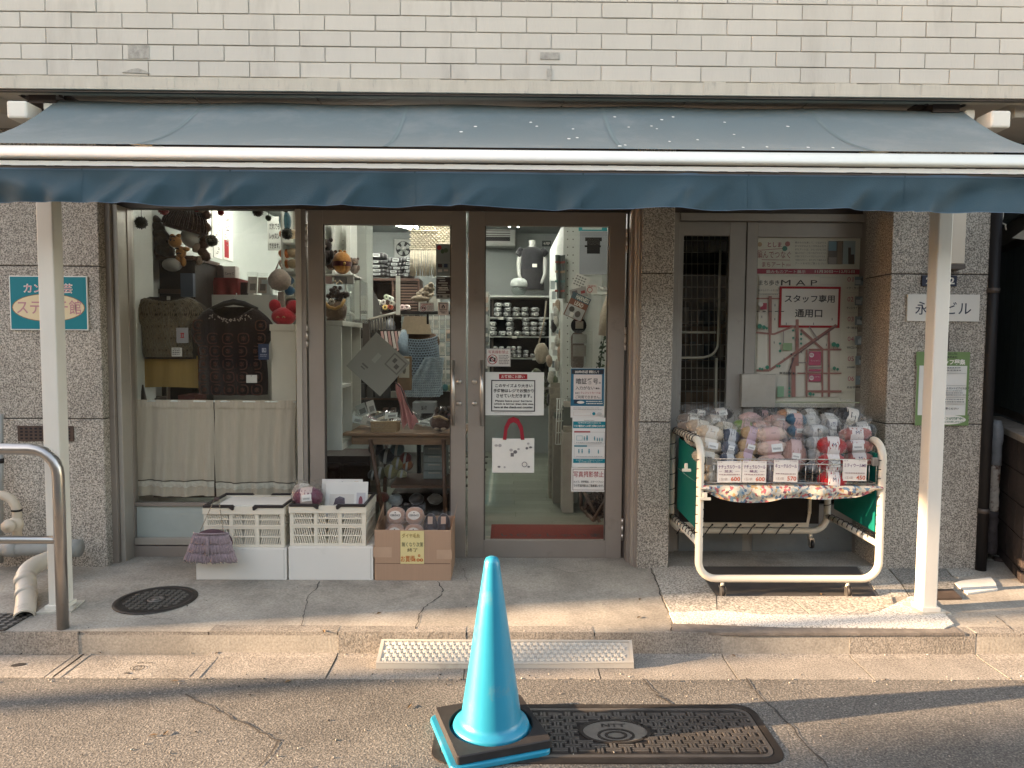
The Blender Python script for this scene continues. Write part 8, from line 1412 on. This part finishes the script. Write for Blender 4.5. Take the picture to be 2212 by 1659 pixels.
one('string_bag', MB().ell(W(1170, 703 + 60, 6.9), (.07, .06, .1), K('bag_beige', (.42, .36, .28), vs=40), 12, 9, None, .08).tube([W(1163, 745, 6.9), W(1176, 690, 6.9), W(1180, 650, 6.9)], .008, K('bag_beige', (.42, .36, .28)), 6), 'beige crochet bag hanging beside the back shelf', 'bag')
mo = MB()
for i in range(40): mo.ell(W(1166 + q_.uniform(-14, 16), 800 + q_.uniform(0, 75), 7.4), (.05, .05, .045), [K('pile_dark', (.04, .04, .035)), K('pile_moss', (.08, .09, .05)), K('pile_grey', (.2, .19, .17))][i % 3], 8, 6, None, .25, i)
tag(obj('yarn_pile', mo), 'dark heap of yarn and knitted goods below the back shelf', 'yarn pile', kind='stuff')
for i, (r, c_, D_, lb) in enumerate((((1188, 838, 1216, 900), (.28, .25, .2), 6.5, 'tan basket of goods on the floor against the right side shelving'), ((1196, 905, 1222, 968), (.12, .13, .11), 6.3, 'dark green carton at the foot of the right side shelving'), ((1218, 880, 1238, 930), (.45, .40, .34), 6.1, 'cream carton leaning on the right side shelving'), ((1216, 935, 1240, 1000), (.17, .10, .07), 5.95, 'brown wooden box at the near end of the right side shelving'))):
    x0, x1, z0, z1 = RC(r, D_); one('goods_box', MB().box(x0, x1, D_, D_ + .2, .13, z1, M('goods_%d' % i, c_, .8, var=.35, vs=25, bump=.004, bs=30)).cb(((x0 + x1) / 2, D_ + .1, z1 + .02), ((x1 - x0) * .8, .14, .05), M('goods_%d' % ((i + 1) % 4), c_, .8)), lb, 'box')
t = thing('white_cart', 'white wire trolley standing along the right side shelving', 'trolley', W(1215, 930, 6.0)); wc_ = MB()
for i in range(7): wc_.tube([W(1204 + i * 5, 860, 6.1 + i * .05), W(1200 + i * 5.5, 960, 6.0 + i * .05)], .005, iwhite, 5)
for y in (862, 885, 910, 935, 960): wc_.tube([W(1202, y, 6.05), W(1240, y - 3, 6.4)], .005, iwhite, 5)
obj('wire_frame', wc_, t)['kind'] = 'stuff'
t = thing('left_display', 'tall white display of small goods along the left edge of the right door', 'display', W(1048, 830, 6.4)); obj('side_panel', MB().pr((1030, 630, 1056, 840), 6.45, .4, iw), t)
for i in range(20): k = q_.randrange(6); one('carded_packet', MB().pr((1040 + q_.uniform(-4, 6), 632 + i * 9.5, 1054 + q_.uniform(-2, 4), 644 + i * 9.5), 6.38 + q_.uniform(0, .05), .01, plain(cols_[k])), names_[k] + ' packet hung %s from the top of the %s half of the white display' % (ORD[i % 10], 'upper' if i < 10 else 'lower'), 'packet', 'packets on the white display')
x0, x1 = W(1058, 1150, 4.9).x, W(1330, 1150, 4.9).x; y1_ = G(1180, 1134, .135).y; matm = M('door_mat_red', (.17, .024, .015), .95, var=.3, vs=60, bump=.004, bs=200)
t = thing('door_mat', 'dark red door mat with brushed welcome lettering inside the right door', 'door mat', ((x0 + x1) / 2, 5, .127)); obj('mat', MB().box(x0, x1, DD + .09, y1_, .127, .14, matm), t, .003); le = MB(); put_text(le, 'いらっしゃいませ', -.02 - t.location.x, .84 - t.location.x, -.045, .045, 0, plain((.02, .01, .01)), .02); o = obj('lettering', le, t, local=True); o.location = (0, .205, .0145); o.rotation_euler = (R(-90) + R(180) * 0, 0, 0)
o.rotation_euler = (0, 0, 0); o.data.transform(Matrix.Rotation(R(-90), 4, 'X'))
wdk = M('crate_wood', (.085, .05, .032), .6, var=.3, vs=10); t = thing('folding_rack', 'dark folding wooden rack filled with brown netting at the foot of the door', 'rack', W(1285, 1130, 5.05))
for a, b_ in (((1262, 1062, 5.1), (1296, 1128, 5.0)), ((1320, 1060, 5.0), (1280, 1126, 5.0)), ((1254, 1062, 5.3), (1256, 1098, 5.3)), ((1256, 1096, 5.3), (1284, 1124, 5.02)), ((1296, 1062, 5.25), (1330, 1120, 5.15))): obj('slat', MB().tube([W(*a), W(*b_)], .016, wdk, 4), t)
nt_ = MB()
for i in range(60): p = W(1290 + q_.uniform(-22, 28), 1088 + q_.uniform(-24, 26), 5.18); nt_.tube([p, p + Vector((q_.uniform(-.04, .04), q_.uniform(-.04, .04), q_.uniform(-.04, .04))), p + Vector((q_.uniform(-.05, .05), q_.uniform(-.04, .04), q_.uniform(-.04, .04)))], .004, wdk, 4)
nt_.ell(W(1292, 1092, 5.25), (.10, .08, .10), M('net_dark', (.03, .018, .014), .9), 12, 8, None, .15); obj('netting', nt_, t)['kind'] = 'stuff'
# ---- behind the staff sidelight: mesh panel, trolley and cartons
t = thing('mesh_panel', 'pale wire mesh panel behind the narrow staff sidelight', 'mesh panel', W(1525, 900, 5.05)); mm_ = MB(); pw_ = M('wire_pale', (.40, .37, .32), .4, metal=.4)
for i in range(9): x = 1470 + i * 12.4; mm_.tube([W(x, 505, 5.05), W(x - 2, 930, 5.05)], .0028, pw_, 5)
for j in range(17): y = 520 + j * 25; mm_.tube([W(1462, y, 5.05), W(1572, y, 5.05)], .0028, pw_, 5)
obj('wire_mesh', mm_, t)['kind'] = 'stuff'; obj('edge_tube', MB().tube(smooth([W(1462, 773, 5.03), W(1550, 773, 5.03), W(1552, 700, 5.03), W(1556, 540, 5.03)], 6), .009, tubw, 8).tube([W(1462, 718, 5.03), W(1546, 718, 5.03)], .009, tubw, 8).tube([W(1548, 773, 5.03), W(1546, 930, 5.03)], .009, tubw, 8), t)
cbx = M('carton_old', (.22, .14, .085), .8, var=.15, vs=5, stretch=(12, 1, 1))
for r, D_, lb in (((1462, 848, 1512, 935), 5.7, 'lower brown carton behind the wire mesh at the left'), ((1514, 840, 1556, 935), 5.75, 'lower brown carton behind the wire mesh at the right'), ((1490, 700, 1560, 780), 5.9, 'dark carton on the stock shelf behind the wire mesh')): t, x0, x1, z0, z1 = bx_thing('stock_carton', lb, 'carton', r, D_, .35, cbx); obj('tape', MB().box((x0 + x1) / 2 - .03, (x0 + x1) / 2 + .03, D_ - .002, D_ - .0005, z0, z1, tape), t)
t = thing('stock_shelf', 'dim stock shelf with small grey goods behind the staff sidelight', 'shelf', W(1520, 840, 5.9)); 
for y in (640, 700, 780): obj('shelf_board', MB().pr((1455, y, 1600, y + 5), 5.85, .4, alu_d), t)
for i in range(14): one('stock_item', MB().pr((1462 + i % 7 * 15, (664 if i < 7 else 736) + q_.uniform(0, 10), 1473 + i % 7 * 15, 699 if i < 7 else 778), 5.87, .1, plain(((.2, .22, .22), (.3, .3, .28), (.1, .11, .12))[i % 3])), 'small grey packet, %s along the %s stock board behind the mesh' % (ORD[i % 7], 'upper' if i < 7 else 'lower'), 'packet', 'packets on the dim stock shelf')
t = thing('white_hook_tag', 'white plastic hanger hook with tag high behind the staff sidelight', 'hook', W(1468, 575, 5.0)); obj('hook', MB().pr((1466, 535, 1470, 545), 5.0, .01, iwhite).add([W(1466, 548, 5.0), W(1472, 552, 5.0), W(1476, 574, 5.0), W(1468, 575, 5.0)], [(0, 1, 2, 3)], iwhite), t)
one('branch_bundle', sum([[MB()]], [])[0].tube([W(1640, 905, 5.1), W(1700, 882, 5.2)], .008, pw_, 5).tube([W(1690, 900, 5.1), W(1760, 885, 5.3)], .006, pw_, 5).tube([W(1740, 890, 5.15), W(1830, 905, 5.2)], .007, pw_, 5), 'pale sticks lying behind the lower staff door glass', 'sticks')
